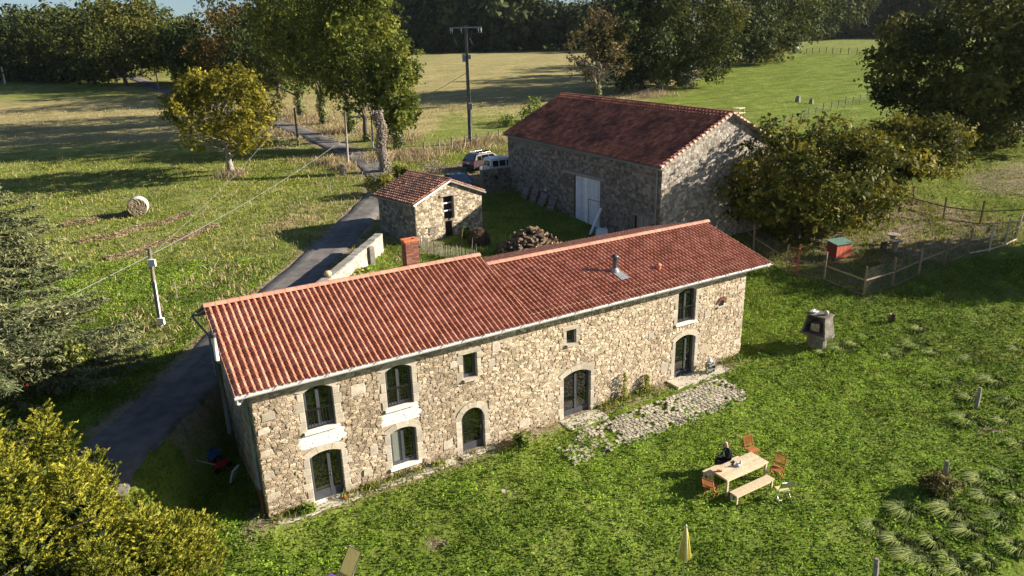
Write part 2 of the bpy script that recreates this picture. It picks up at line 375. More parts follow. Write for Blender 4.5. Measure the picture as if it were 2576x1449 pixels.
# ------------------------------------------------------------------ rubble masonry
def clip(poly, nx, ny, c):
    """keep nx*x+ny*y <= c"""
    out = []; n = len(poly)
    for i in range(n):
        a = poly[i]; b = poly[(i+1) % n]; da = nx*a[0]+ny*a[1]-c; db = nx*b[0]+ny*b[1]-c
        if da <= 0: out.append(a)
        if (da < 0 < db) or (db < 0 < da):
            t = da/(da-db); out.append((a[0]+(b[0]-a[0])*t, a[1]+(b[1]-a[1])*t))
    return out
def stone_cells(W, H, cw, ch, seed, rects=(), bounds=()):
    """irregular stones over a W x H wall face; rects are kept free; bounds are half planes (nx,ny,c)"""
    rg = random.Random(seed); nx, ny = max(1, int(W/cw)), max(1, int(H/ch)); cw, ch = W/nx, H/ny; grid = {}
    for j in range(-1, ny+1):
        off = rg.random()
        for i in range(-1, nx+1):
            if rg.random() < .10: continue
            grid[(i, j)] = ((i+.5+(rg.random()-.5)*.7+off*.6-.3)*cw, (j+.5+(rg.random()-.5)*.5)*ch)
    out = []; k = (cw/ch)**2*.75
    for (i, j), (x, y) in grid.items():
        if not (0 <= x <= W and 0 <= y <= H): continue
        if any(r[0] < x < r[1] and r[2] < y < r[3] for r in rects): continue
        P = [(max(0, x-2*cw), max(0, y-2*ch)), (min(W, x+2*cw), max(0, y-2*ch)), (min(W, x+2*cw), min(H, y+2*ch)), (max(0, x-2*cw), min(H, y+2*ch))]
        for dj in (-2, -1, 0, 1, 2):
            for di in (-2, -1, 0, 1, 2):
                if di or dj:
                    s = grid.get((i+di, j+dj))
                    if s:
                        ax, ay = s[0]-x, (s[1]-y)*k; P = clip(P, ax, ay, ax*(s[0]+x)/2+ay*(s[1]+y)/2)
                        if len(P) < 3: break
            if len(P) < 3: break
        for r in rects:
            if len(P) < 3: break
            px0 = min(p[0] for p in P); px1 = max(p[0] for p in P); py0 = min(p[1] for p in P); py1 = max(p[1] for p in P)
            if px1 > r[0] and px0 < r[1] and py1 > r[2] and py0 < r[3]:
                g = [(r[0]-x, (1, 0, r[0])), (x-r[1], (-1, 0, -r[1])), (r[2]-y, (0, 1, r[2])), (y-r[3], (0, -1, -r[3]))]
                P = clip(P, *max(g)[1])
        for b in bounds:
            if len(P) >= 3: P = clip(P, *b)
        if len(P) >= 3:
            A = abs(sum(P[m][0]*P[(m+1) % len(P)][1]-P[(m+1) % len(P)][0]*P[m][1] for m in range(len(P))))/2
            if A > .18*cw*ch: out.append((A, P))
    return out
def stone_mesh(mb, P, fn, rg, gap=.011, lift=.03, tint=None, bias=None):
    cx = sum(p[0] for p in P)/len(P); cy = sum(p[1] for p in P)/len(P)
    h = lift*(.45+rg.random()*.9); tx, ty = (rg.random()-.5)*.10, (rg.random()-.5)*.12
    def ring(g, d):
        o = []
        for a, b in P:
            dx, dy = a-cx, b-cy; L = math.hypot(dx, dy)+1e-6; f = max(.3, 1-g/L); jx = (rg.random()-.5)*.010; jy = (rg.random()-.5)*.010
            o.append(fn(cx+dx*f+jx, cy+dy*f+jy, d+(dx*tx+dy*ty if d > 0 else 0)))
        return o
    n = len(P); V = ring(gap, -.02)+ring(gap*1.1, h*.7)+ring(gap*1.1+.018, h)
    F = [(i, (i+1) % n, (i+1) % n+n, i+n) for i in range(n)]+[(i+n, (i+1) % n+n, (i+1) % n+2*n, i+2*n) for i in range(n)]+[list(range(2*n, 3*n))]
    mb.add(V, F, (rg.random()*2-1)*.8+(.35 if rg.random() < .12 else 0)+(bias(cx, cy) if bias else 0) if tint is None else tint)
def masonry(parent, cells, fn, m, seed, single=300, lift=.03, weight=None, gap=.011, bias=None):
    """largest stones singly, the rest as one part"""
    rg = random.Random(seed)
    key = (lambda c: c[0]*weight(c[1])) if weight else (lambda c: c[0])
    cells = sorted(cells, key=key, reverse=True)
    for A, P in cells[:single]:
        b = MB(); stone_mesh(b, P, fn, rg, gap, lift, None, bias); b.build('stone', m, parent)
    if len(cells) > single:
        b = MB()
        for A, P in cells[single:]: stone_mesh(b, P, fn, rg, gap, lift, None, bias)
        tag(b.build('small_stones', m, parent), kind='stuff')
def plane_fn(O, A, N):
    O = np.array(O, float); A = np.array(A, float); N = np.array(N, float); Zv = np.array([0, 0, 1.0])
    return lambda a, b, d: O+A*a+Zv*b+N*d

# ------------------------------------------------------------------ tiled roofs
def tile_mesh(wd, ln, seed, tint, amp=.30, lift=.040):
    rg = random.Random(seed); mb = MB(); n = 8; prof = []
    for k in range(n+1):
        a = k/n*wd*1.04
        if a < wd*.42: z = -.028*math.sin(math.pi*a/(wd*.42))
        else: z = wd*amp*math.sin(math.pi*min(1, (a-wd*.42)/(wd*.60)))
        prof.append((a, z))
    V = [(a, -.02, z+lift) for a, z in prof]+[(a, ln*1.06, z) for a, z in prof]+[(a, -.02, z+.008) for a, z in prof]+[(a, -.02, z+lift) for a, z in prof]
    m1 = n+1
    mb.add(V, [(k, k+1, k+1+m1, k+m1) for k in range(n)]+[(k+2*m1, k+1+2*m1, k+1+3*m1, k+3*m1) for k in range(n)], tint, True)
    me = mb.mesh('roof_tile')
    return me
def frame(O, A, S):
    A = Vector(A).normalized(); S = Vector(S); S = (S-A*S.dot(A)).normalized(); Nn = A.cross(S)
    return Matrix(((A.x, S.x, Nn.x, O[0]), (A.y, S.y, Nn.y, O[1]), (A.z, S.z, Nn.z, O[2]), (0, 0, 0, 1)))
def tiled_slope(parent, O, A, S, LA, LS, wd, ln, m, seed, single=300, jit=.004, tj=1.0, cut=None, amp=.30, lift=.040):
    rg = random.Random(seed); na, ns = max(1, round(LA/wd)), max(1, round(LS/ln)); wd, ln = LA/na, LS/ns
    base = frame(O, A, S); meshes = [tile_mesh(wd, ln, seed+i, (i-4)/4.0*tj, amp, lift) for i in range(9)]
    for me in meshes: me.materials.append(m)
    items = []
    for i in range(na):
        for j in range(ns):
            if cut and cut(i*wd, j*ln): continue
            Mx = base @ Matrix.Translation((i*wd+(rg.random()-.5)*jit, j*ln+(rg.random()-.5)*jit*2, .02)) @ Matrix.Rotation((rg.random()-.5)*.02*jit/.004, 4, 'Z')
            items.append((rg.randrange(9), Mx, (Mx.translation-Vector(CAM_P)).length))
    items.sort(key=lambda q: q[2])
    for k, Mx, _ in items[:single]:
        o = bpy.data.objects.new('roof_tile', meshes[k]); COL.objects.link(o); o.parent = parent; o.matrix_world = Mx
        o.matrix_local = parent.matrix_basis.inverted() @ Mx
    rest = items[single:]
    if rest:
        Vs, Fs, Ts = [], [], []; off = 0
        cache = {}
        for k, me in enumerate(meshes):
            v = np.empty(len(me.vertices)*3, np.float32); me.vertices.foreach_get('co', v); f = np.empty(len(me.loops), np.int32); me.loops.foreach_get('vertex_index', f)
            cache[k] = (np.c_[v.reshape(-1, 3), np.ones(len(me.vertices))], f.reshape(-1, 4))
        inv = parent.matrix_basis.inverted()
        for k, Mx, _ in rest:
            v, f = cache[k]; Vs.append((v @ np.array(inv @ Mx).T)[:, :3]); Fs.append(f+off); Ts.append(np.full(len(f), (k-4)/4.0*tj)); off += len(v)
        tag(link('roof_tiles_beyond', fast_mesh('roof_tiles_beyond', np.concatenate(Vs), np.concatenate(Fs), np.concatenate(Ts), True), m, parent), kind='stuff')
def ridge_row(parent, a, b, m, r=.12, ln=.42, seed=1):
    a = Vector(a); b = Vector(b); n = max(1, round((b-a).length/ln)); d = (b-a)/n; rg = random.Random(seed); dn = d.normalized(); sd = dn.cross(Vector((0, 0, 1))).normalized(); up = sd.cross(dn)
    for i in range(n):
        mb = MB(); V = []; p0 = a+d*i; p1 = a+d*(i+1.06)
        for p, rr in ((p0, r*1.03), (p1, r*.97)):
            for k in range(9):
                th = math.pi*(k/8); V.append(p+sd*(math.cos(th)*rr*1.25)+up*(math.sin(th)*rr))
        p = p0
        for k in range(9):
            th = math.pi*(k/8); V.append(p+sd*(math.cos(th)*r*.93*1.25)+up*(math.sin(th)*r*.88))
        tn = (rg.random()-.5)*1.0; mb.add(V[:18], [(k+1, k, k+9, k+10) for k in range(8)], tn, True); mb.add(V[:9]+V[18:], [(k, k+1, k+10, k+9) for k in range(8)], tn-.5, False)
        mb.build('ridge_tile', m, parent)
def half_gutter(name, parent, a, b, r, m):
    a = Vector(a); b = Vector(b); d = (b-a).normalized(); sd = d.cross(Vector((0, 0, 1))).normalized(); up = Vector((0, 0, 1)); mb = MB(); V = []
    for p in (a, b):
        for rr in (r, r*.88):
            for k in range(9):
                th = math.pi+math.pi*k/8; V.append(p+sd*(math.cos(th)*rr)+up*(math.sin(th)*rr))
    F = [(k, k+1, k+19, k+18) for k in range(8)]+[(k+10, k+9, k+27, k+28) for k in range(8)]+[(k+1, k, k+9, k+10) for k in range(8)]+[(k+18, k+19, k+28, k+27) for k in range(8)]+[(0, 18, 27, 9), (8, 17, 35, 26)]
    mb.add(V, F, 0); g = mb.build(name, m, parent)
    n = int((b-a).length/.9)
    for i in range(n):
        p = a+(b-a)*((i+.5)/n); q = MB(); q.box(p+Vector((0, 0, .004)), (.03, r*2.06, .02), rz=math.atan2(d.y, d.x)); q.build('gutter_bracket', m, g)
    return g
def hole_wall(mb, W, H, fn, rects, d=0.0):
    xs = sorted({0, W, *[r[0] for r in rects], *[r[1] for r in rects]}); zs = sorted({0, H, *[r[2] for r in rects], *[r[3] for r in rects]})
    for x0, x1 in zip(xs[:-1], xs[1:]):
        for z0, z1 in zip(zs[:-1], zs[1:]):
            cx, cz = (x0+x1)/2, (z0+z1)/2
            if any(r[0] < cx < r[1] and r[2] < cz < r[3] for r in rects): continue
            mb.add([fn(x0, z0, d), fn(x1, z0, d), fn(x1, z1, d), fn(x0, z1, d)], [(0, 1, 2, 3)], 0)

# ------------------------------------------------------------------ the farmhouse
HOUSE = empty('farmhouse', (0, 0, 0), label='long stone farmhouse with orange terracotta roof, grey windows and white gutter', cat='house')
HL, HD, HZ0, EZ, EY = 24.9, 8.6, -.6, 5.43, -.458
RY = 4.30; RZL, RZR, XSTEP = 7.21, 6.68, 11.55
SL = (RZL-EZ)/(RY-EY); SR = (RZR-EZ)/(RY-EY)
OPEN = [  # x0, x1, z0, spring z, rise, kind
    (1.80, 2.87, 3.12, 4.70, .17, 'rail'), (1.73, 2.93, .02, 2.0, .16, 'door'), (4.96, 6.04, 3.10, 4.70, .16, 'rail'), (4.95, 6.04, .44, 1.98, .16, 'curtain'),
    (8.31, 8.95, 3.46, 4.56, 0, 'small'), (8.10, 9.18, -.03, 1.60, .47, 'arch'), (13.33, 14.85, -.03, 2.14, .22, 'double'), (13.49, 14.0, 3.76, 4.42, 0, 'small'),
    (20.18, 21.34, 3.22, 4.84, .16, 'rail'), (20.15, 21.47, .10, 2.30, .21, 'door')]
ffn = plane_fn((0, 0, HZ0), (1, 0, 0), (0, -1, 0))     # a = x, b = z-HZ0, d outwards
FREE = []; HOLES = []
for x0, x1, z0, zs, rise, kind in OPEN:
    jw = .24 if kind != 'small' else .2
    FREE.append((x0-jw, x1+jw, z0-.16-HZ0, zs+rise+.24-HZ0)); HOLES.append((x0, x1, z0-HZ0, zs+rise-HZ0))
LIMEZ = [(1.50, 3.14, 2.42-HZ0, 2.98-HZ0), (4.70, 6.30, 2.40-HZ0, 2.95-HZ0)]
BIGS = [(3.55, 4.15, 4.05, 4.5), (.25, .75, 4.0, 4.32), (.05, .5, 3.5, 3.75), (4.05, 4.4, 1.3, 1.75), (3.7, 4.1, .5, .8), (9.7, 10.1, 4.3, 4.8), (9.5, 9.85, 3.7, 4.0), (7.2, 7.7, .5, .9), (10.9, 11.5, .35, .7), (12.4, 12.8, 1.2, 1.6), (16.2, 16.7, 1.0, 1.3), (19.2, 19.7, .8, 1.35), (18.3, 18.7, 2.9, 3.15), (22.0, 22.5, 3.1, 3.5), (24.3, 24.88, 4.2, 4.5), (24.4, 24.88, 3.2, 3.5), (24.3, 24.88, 2.2, 2.5), (24.35, 24.88, 1.1, 1.4), (.02, .5, 2.6, 2.85), (.02, .42, 1.7, 1.95), (.02, .55, .8, 1.05), (7.7, 8.05, 4.1, 4.4)]
for a0, a1, b0, b1 in BIGS: FREE.append((a0, a1, b0-HZ0, b1-HZ0))
mb = MB(); hole_wall(mb, HL, EZ+.2-HZ0, ffn, HOLES)
gz_top = lambda y: (EZ+SL*(y-EY) if y < RY else RZL-SL*(y-RY))-.12
mb.add([(0, 0, HZ0), (0, HD, HZ0), (0, HD, gz_top(HD)), (0, RY, gz_top(RY)), (0, 0, gz_top(0))], [(0, 1, 2, 3, 4)][:1])
gr_top = lambda y: (EZ+SR*(y-EY) if y < RY else RZR-SR*(y-RY))-.12
mb.add([(HL, 0, HZ0), (HL, HD, HZ0), (HL, HD, gr_top(HD)), (HL, RY, gr_top(RY)), (HL, 0, gr_top(0))], [(4, 3, 2, 1, 0)])
mb.add([(0, HD, HZ0), (HL, HD, HZ0), (HL, HD, EZ+.15), (0, HD, EZ+.15)], [(3, 2, 1, 0)])
mb.add([(0, .6, HZ0), (HL, .6, HZ0), (HL, .6, EZ+.2), (0, .6, EZ+.2)], [(0, 1, 2, 3)])
WALL = mb.build('wall', M_MORTAR, HOUSE)
cl = stone_cells(HL, EZ+.12-HZ0, .20, .092, 11, FREE)
lime, rest = [], []
for c in cl:
    cx = sum(p[0] for p in c[1])/len(c[1]); cz = sum(p[1] for p in c[1])/len(c[1])
    (lime if any(r[0] < cx < r[1] and r[2] < cz < r[3] for r in LIMEZ) else rest).append(c)
hw_weight = lambda P: 1.0/(((sum(p[0] for p in P)/len(P))+3.3)**2+24**2)
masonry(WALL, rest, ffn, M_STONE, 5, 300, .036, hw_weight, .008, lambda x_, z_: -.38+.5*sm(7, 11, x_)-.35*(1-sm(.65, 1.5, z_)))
rg = random.Random(3)
for a0, a1, b0, b1 in BIGS:
    b = MB(); stone_mesh(b, [(a0, b0-HZ0), (a1, b0-HZ0+.02), (a1-.02, b1-HZ0), ((a0+a1)/2, b1-HZ0+.02), (a0+.02, b1-HZ0-.01)], ffn, rg, .008, .04); b.build('large_stone', M_DRESSED, WALL)
M_PLASTER = mat('old_lime_render', (.40, .325, .235), (.50, .42, .315), rough=.97, scale=3, bump=.5, bscale=14, tint=.15)
for k in range(26):
    cx, cz = rg.uniform(9.8, 22.5), rg.uniform(.3, 4.9)
    if any(r[0]-.3 < cx < r[1]+.3 and r[2]-.2 < cz-HZ0 < r[3]+.2 for r in FREE[:10]): continue
    wx, wz = rg.uniform(.25, .8), rg.uniform(.12, .38); pts = []
    for j in range(18): th = 2*math.pi*j/18; f_ = rg.uniform(.6, 1.15); pts.append((cx+math.cos(th)*wx*f_, cz-HZ0+math.sin(th)*wz*f_))
    if any(not (max(p[0] for p in pts) < r[0]+.22 or min(p[0] for p in pts) > r[1]-.22 or max(p[1] for p in pts) < r[2]+.2 or min(p[1] for p in pts) > r[3]-.2) for r in FREE[:10]): continue
    b = MB(); b.prism(pts, ffn, .0, .027+rg.uniform(-.003, .006)); b.build('render_patch', M_PLASTER, WALL)
b = MB()
for A, P in lime: stone_mesh(b, P, ffn, rg, .006, .018, rg.random()*.6-.3)
tag(b.build('lime_washed_stones', M_LIME, WALL), kind='stuff')
for i, (a0, a1, b0, b1) in enumerate(LIMEZ):
    b = MB(); pts = []
    for k in range(28):
        th = k/28*2*math.pi; ex = abs(math.cos(th))**.35*math.copysign(1, math.cos(th)); ez = abs(math.sin(th))**.35*math.copysign(1, math.sin(th))
        pts.append(((a0+a1)/2+ex*(a1-a0)/2*(1+rg.uniform(-.04, .07)), (b0+b1)/2+ez*(b1-b0)/2*(1+rg.uniform(-.05, .14))))
    b.prism(pts, ffn, .002, .013); b.build('lime_patch', M_LIME, WALL)
gfn = plane_fn((0, HD, HZ0), (0, -1, 0), (-1, 0, 0))
gt = lambda y: gz_top(y)-HZ0
bnd = []
for (ya, yb_) in ((0, RY), (HD, RY)):
    a0, a1 = HD-ya, HD-yb_; z0, z1 = gt(ya), gt(yb_); nx, ny = -(z1-z0), (a1-a0)
    if ny < 0: nx, ny = -nx, -ny
    bnd.append((nx, ny, nx*a0+ny*z0))
masonry(WALL, stone_cells(HD, gt(RY), .36, .2, 12, (), bnd), gfn, M_STONE, 6, 0, .03)
# surrounds, windows and doors
def surround(x0, x1, z0, zs, rise, kind, seed):
    rg = random.Random(seed); crown = zs+rise
    jd0, jd1 = -.26, .035
    def blk(a0, a1, b0, b1, nm='jamb_stone', m=M_DRESSED, dd=jd1):
        q = MB(); e = .006; ch = .02
        P = [(a0+e, b0+e-HZ0), (a1-e, b0+e-HZ0), (a1-e, b1-e-HZ0), (a0+e, b1-e-HZ0)]
        P2 = [(a0+e+ch, b0+e+ch-HZ0), (a1-e-ch, b0+e+ch-HZ0), (a1-e-ch, b1-e-ch-HZ0), (a0+e+ch, b1-e-ch-HZ0)]
        V = [ffn(a, b, jd0) for a, b in P]+[ffn(a, b, dd-.014) for a, b in P]+[ffn(a, b, dd+(rg.random()-.5)*.006) for a, b in P2]
        F = [(i, (i+1) % 4, (i+1) % 4+4, i+4) for i in range(4)]+[(i+4, (i+1) % 4+4, (i+1) % 4+8, i+8) for i in range(4)]+[(8, 9, 10, 11)]
        q.add(V, F, rg.uniform(-.8, .8)); return q.build(nm, m, WALL)
    n = max(2, round((zs-z0)/.36)); 
    for sd in (0, 1):
        z = z0-.02; wide = rg.random() < .5
        for k in range(n):
            h = (zs-z0+.02)/n*rg.uniform(.9, 1.1) if k < n-1 else zs-z; wdt = (.24 if not wide else .36)*(.85 if kind == 'small' else 1)*rg.uniform(.9, 1.15)
            if kind == 'arch': wdt = .28
            if sd == 0: blk(x0-wdt, x0, z, z+h)
            else: blk(x1, x1+wdt, z, z+h)
            z += h; wide = not wide
    # head
    if rise == 0:
        blk(x0-.22, x1+.22, zs, zs+.2, 'lintel_stone')
    else:
        hw = (x1-x0)/2; cx = (x0+x1)/2; Rr = (hw*hw+rise*rise)/(2*rise); cz = crown-Rr; nv = 5 if kind == 'arch' else 3
        th0 = math.atan2(zs-cz, hw); th1 = math.pi-th0; T = .27; ex0 = th0-.16/Rr if kind != 'arch' else th0
        angs = [ex0+(math.pi-2*ex0)*k/nv for k in range(nv+1)]
        for k in range(nv):
            a0, a1 = angs[k]+.006/Rr, angs[k+1]-.006/Rr; pin = []; pout = []
            for j in range(7):
                th = a0+(a1-a0)*j/6; thi = min(max(th, th0), th1)
                if th < th0 or th > th1: pin.append((cx+math.cos(th)*(Rr+.0)*1.0, max(zs, cz+math.sin(th)*Rr)-HZ0))
                else: pin.append((cx+math.cos(th)*Rr, cz+math.sin(th)*Rr-HZ0))
                pout.append((cx+math.cos(th)*(Rr+T), cz+math.sin(th)*(Rr+T)-HZ0))
            q = MB(); q.prism(pin+pout[::-1], ffn, jd0, .034+rg.uniform(-.003, .004), rg.uniform(-.7, .7)); q.build('arch_stone', M_DRESSED, WALL)
    sillm = M_LIME if kind in ('rail', 'curtain', 'door', 'double', 'arch') else M_DRESSED
    q = MB(); q.box(((x0+x1)/2, .08, z0-.05), (x1-x0+(.26 if kind in ('rail', 'curtain') else .02), .40, .10)); q.build('sill', sillm, WALL)
    # joinery
    yj = .17; W = x1-x0; isdoor = kind in ('door', 'double', 'arch'); fw = .055
    q = MB(); hw = W/2; cx = (x0+x1)/2
    def topz(x):
        if rise == 0: return zs
        Rr = (hw*hw+rise*rise)/(2*rise); return crown-Rr+math.sqrt(max(0, Rr*Rr-(x-cx)**2))
    q.box((x0+fw/2, yj, (z0+zs)/2), (fw, .07, zs-z0)); q.box((x1-fw/2, yj, (z0+zs)/2), (fw, .07, zs-z0)); q.box((cx, yj, z0+fw/2), (W-2*fw, .068, fw))
    NS = 10
    for k in range(NS):
        xa = x0+W*k/NS; xb = x0+W*(k+1)/NS; q.bar((xa, yj, topz(xa)-fw/2), (xb, yj, topz(xb)-fw/2), .066, fw)
    leaves = 1 if kind in ('small', 'arch') else 2
    split = cx if kind != 'door' else x0+W*.62
    panel = .34 if isdoor else .10
    xs_ = [x0+fw, x1-fw] if leaves == 1 else [x0+fw, split, x1-fw]
    nm = 'door' if isdoor else 'window'
    for a, b_ in zip(xs_[:-1], xs_[1:]):
        q.box((a+.03, yj-.012, (z0+zs)/2), (.06, .06, zs-z0-.02)); q.box((b_-.03, yj-.012, (z0+zs)/2), (.06, .06, zs-z0-.02)); q.box(((a+b_)/2, yj-.008, z0+fw+panel/2), (b_-a-.118, .05, panel))
    J = q.build(nm, M_ANTH, HOUSE)
    for k, (a, b_) in enumerate(zip(xs_[:-1], xs_[1:])):
        g = MB(); P = [(a+.05, z0+fw+panel-.01)]+[(b_-.05, z0+fw+panel-.01)]+[(a+.05+(b_-a-.1)*(1-j/6), topz(a+.05+(b_-a-.1)*(1-j/6))-fw+.005) for j in range(7)]
        g.prism([(p[0], p[1]-HZ0) for p in P], ffn, -.205, -.178); g.build('pane', M_GLASS_PALE if (kind == 'curtain' and k == 0) else M_GLASS, J)
    if isdoor or kind == 'double':
        hx = split+.03 if leaves == 2 else x1-fw-.05
        h = MB(); h.box((hx, yj-.055, z0+1.02), (.03, .02, .2)); h.bar((hx, yj-.085, z0+1.05), (hx-.12, yj-.085, z0+1.05), .02, .02); h.build('handle', M_METAL, J)
    if kind == 'rail':
        h = MB(); yr = .03; zt_ = z0+.82
        h.bar((x0+.01, yr, zt_), (x1-.01, yr, zt_), .03, .025); h.bar((x0+.01, yr, z0+.1), (x1-.01, yr, z0+.1), .02, .02); h.build('railing', M_IRON, J)
        for k in range(9):
            xx = x0+W*(k+.5)/9; v = MB(); v.bar((xx, yr, z0+.1), (xx, yr, zt_), .014, .014); v.build('baluster', M_IRON, J)
for i, o in enumerate(OPEN): surround(*o, 40+i)
# fan-shaped brick niche
NX, NZ = 23.2, 3.72
q = MB(); q.box((NX, .0, NZ-.17), (.62, .2, .08)); q.build('niche_sill', M_DRESSED, WALL)
q = MB(); P = [(NX-.15, NZ-.12-HZ0), (NX+.15, NZ-.12-HZ0)]+[(NX+.15*math.cos(math.pi*k/8), NZ+.02+.15*math.sin(math.pi*k/8)-HZ0) for k in range(9)]; q.prism(P, ffn, .03, .047); q.build('niche_opening', M_DARK, WALL)
for k in range(13):
    th = math.pi*(k+.5)/13; q = MB(); c0 = Vector((NX+.16*math.cos(th), -.045, NZ+.02+.16*math.sin(th))); c1 = Vector((NX+.36*math.cos(th), -.045, NZ+.02+.34*math.sin(th))); q.bar(c0, c1, .05, .035, rg.uniform(-1, 1), up=(-math.sin(th), 0, math.cos(th))); q.build('brick', M_BRICK, WALL)
# roof: decks, tiles, ridges
XL, XR = -.53, 26.15
def deck(x0, x1, sl, zr):
    q = MB(); t = .09
    ya = EY+.05; yb_ = 2*RY-EY-.05; za = EZ+sl*.05; o = .035
    V = []
    for x in (x0, x1):
        V += [(x, ya, za-o), (x, RY, zr-o), (x, yb_, za-o), (x, yb_, za-o-t), (x, RY, zr-o-t), (x, ya, za-o-t)]
    q.add(V, [(0, 6, 7, 1), (1, 7, 8, 2), (2, 8, 9, 3), (3, 9, 10, 4), (4, 10, 11, 5), (5, 11, 6, 0), (0, 1, 4, 5), (1, 2, 3, 4), (7, 6, 11, 10), (8, 7, 10, 9)])
    return q.build('roof', M_WOOD_GREY, HOUSE)
RL = deck(XL+.03, XSTEP, SL, RZL); RR = deck(XSTEP+.003, XR-.03, SR, RZR)
LSL = math.hypot(RY-EY, RZL-EZ); LSR = math.hypot(RY-EY, RZR-EZ)
tiled_slope(RL, (XL, EY, EZ), (1, 0, 0), (0, RY-EY, RZL-EZ), XSTEP-XL, LSL, .235, .29, M_TILE, 21, 300, jit=.012)
FLUE_Y = None
tiled_slope(RR, (XSTEP+.01, EY, EZ), (1, 0, 0), (0, RY-EY, RZR-EZ), XR-XSTEP, LSR, .235, .29, M_TILE, 22, 150, jit=.012)
tiled_slope(RL, (XSTEP, 2*RY-EY, EZ), (-1, 0, 0), (0, -(RY-EY), RZL-EZ), XSTEP-XL, LSL, .235, .29, M_TILE, 23, 0)
tiled_slope(RR, (XR, 2*RY-EY, EZ), (-1, 0, 0), (0, -(RY-EY), RZR-EZ), XR-XSTEP, LSR, .235, .29, M_TILE, 24, 0)
M_RIDGE = mat('pale_ridge_tile', (.50, .235, .165), (.58, .29, .205), rough=.85, scale=3, tint=.2)
ridge_row(RL, (XL-.02, RY, RZL+.05), (XSTEP, RY, RZL+.05), M_RIDGE, .12, .45, 3); ridge_row(RR, (XSTEP+.1, RY, RZR+.05), (XR+.25, RY, RZR+.05), M_RIDGE, .12, .45, 4)
q = MB(); q.add([(XSTEP+.012, 1.6, EZ+SR*2.05+.10), (XSTEP+.012, RY, RZR+.03), (XSTEP+.012, RY, RZL+.10), (XSTEP+.012, 1.6, EZ+SL*2.05+.08), (XSTEP-.02, RY, RZL+.19), (XSTEP+.05, RY, RZL+.19)], [(0, 1, 2, 3)]); q.box((XSTEP+.05, RY-.35, (RZL+RZR)/2+.08), (.10, .9, .05), M=Matrix.Rotation(math.atan(SR), 4, 'X')); q.build('step_flashing', M_PIPE, RR)
half_gutter('gutter', HOUSE, (XL-.02, EY-.07, EZ-.03), (XR+.03, EY-.07, EZ+.01), .085, M_ZINC)
q = MB(); q.bar((XL+.02, EY+.04, EZ-.08), (XR-.02, EY+.04, EZ-.08), .025, .17); q.build('fascia_board', M_WHITE, HOUSE)
half_gutter('gutter', HOUSE, (XR, 2*RY-EY+.07, EZ-.03), (XL-.1, 2*RY-EY+.07, EZ-.03), .085, M_PIPE)
q = MB(); q.tube([(XL+.02, EY-.07, EZ-.08), (XL+.02, EY-.06, EZ-.24), (XL+.10, EY+.1, EZ-.34), (-.14, .24, EZ-.40)], .055, 10); q.build('gutter_elbow', M_ZINC, HOUSE)
for xx, yy in ((-.12, .26), (-.12, .46)):
    q = MB(); q.tube([(xx, yy, EZ-.33), (xx, yy, 1.2)], .052, 10); q.build('downpipe', M_PIPE, HOUSE)
    q = MB(); q.tube([(xx, yy, 1.2), (xx, yy, -.05)], .058, 10); q.build('downpipe_foot', mat('cast_iron_red', (.13, .05, .04), rough=.7) if 'cast_iron_red' not in MATS else MATS['cast_iron_red'], HOUSE)
q = MB(); q.tube([(XL-.08, 2*RY-EY+.07, EZ-.06), (XL-.02, 2*RY-EY+.02, EZ-.22), (-.13, HD-.25, EZ-.9), (-.13, HD-.3, 2.6)], .052, 10); q.build('downpipe', M_PIPE, HOUSE)
# stove flue on the gable
FX, FY = -.68, 1.35
q = MB(); q.tube([(FX, FY, EZ+.72), (FX, FY, EZ+1.62)], .075, 14); FL = q.build('flue_pipe', M_WHITE, HOUSE)
q = MB(); q.tube([(FX, FY, EZ+.72), (FX, FY, 3.2)], .08, 12); q.build('flue_shaded_pipe', M_ANTH, FL)  # same flue below the verge; dark paint stands in for its shade
q = MB(); q.lathe((FX, FY, EZ+1.6), [(.0, .16), (.10, .16), (.105, .11), (.09, .10), (.09, 0)], 14); q.build('flue_cap', M_ANTH, FL)
# chimney of bricks
CX, CY, CZ0, CZ1 = 8.42, 5.0, 6.5, 8.35
q = MB(); q.box((CX, CY, (CZ0+CZ1)/2-.03), (.60, .44, CZ1-CZ0-.06)); CH = q.build('chimney', M_MORTAR, RL)
nc = 24; bh = (CZ1-.06-CZ0)/nc
for j in range(nc):
    zc = CZ0+bh*(j+.5)
    for sd in (-1, 1):
        spans = [(-.31, -.06), (-.045, .31)] if j % 2 else [(-.31, .06), (.075, .31)]
        for a, b_ in spans:
            q = MB(); q.box((CX+(a+b_)/2, CY+sd*.215, zc), (b_-a, .07, bh-.012), tint=rg.uniform(-1, 1)); q.build('brick', M_BRICK, CH)
        q = MB(); q.box((CX+sd*.295, CY, zc), (.07, .355, bh-.012), tint=rg.uniform(-1, 1)); q.build('brick', M_BRICK, CH)
q = MB()
for dx, dy, sx, sy in ((0, -.19, .72, .14), (0, .19, .72, .14), (-.28, 0, .16, .24), (.28, 0, .16, .24)): q.box((CX+dx, CY+dy, CZ1+.0), (sx, sy, .09))
q.build('chimney_cap', M_TERRA, CH)
q = MB(); q.box((CX, CY, CZ1-.03), (.4, .24, .03)); q.build('chimney_mouth', M_DARK, CH)
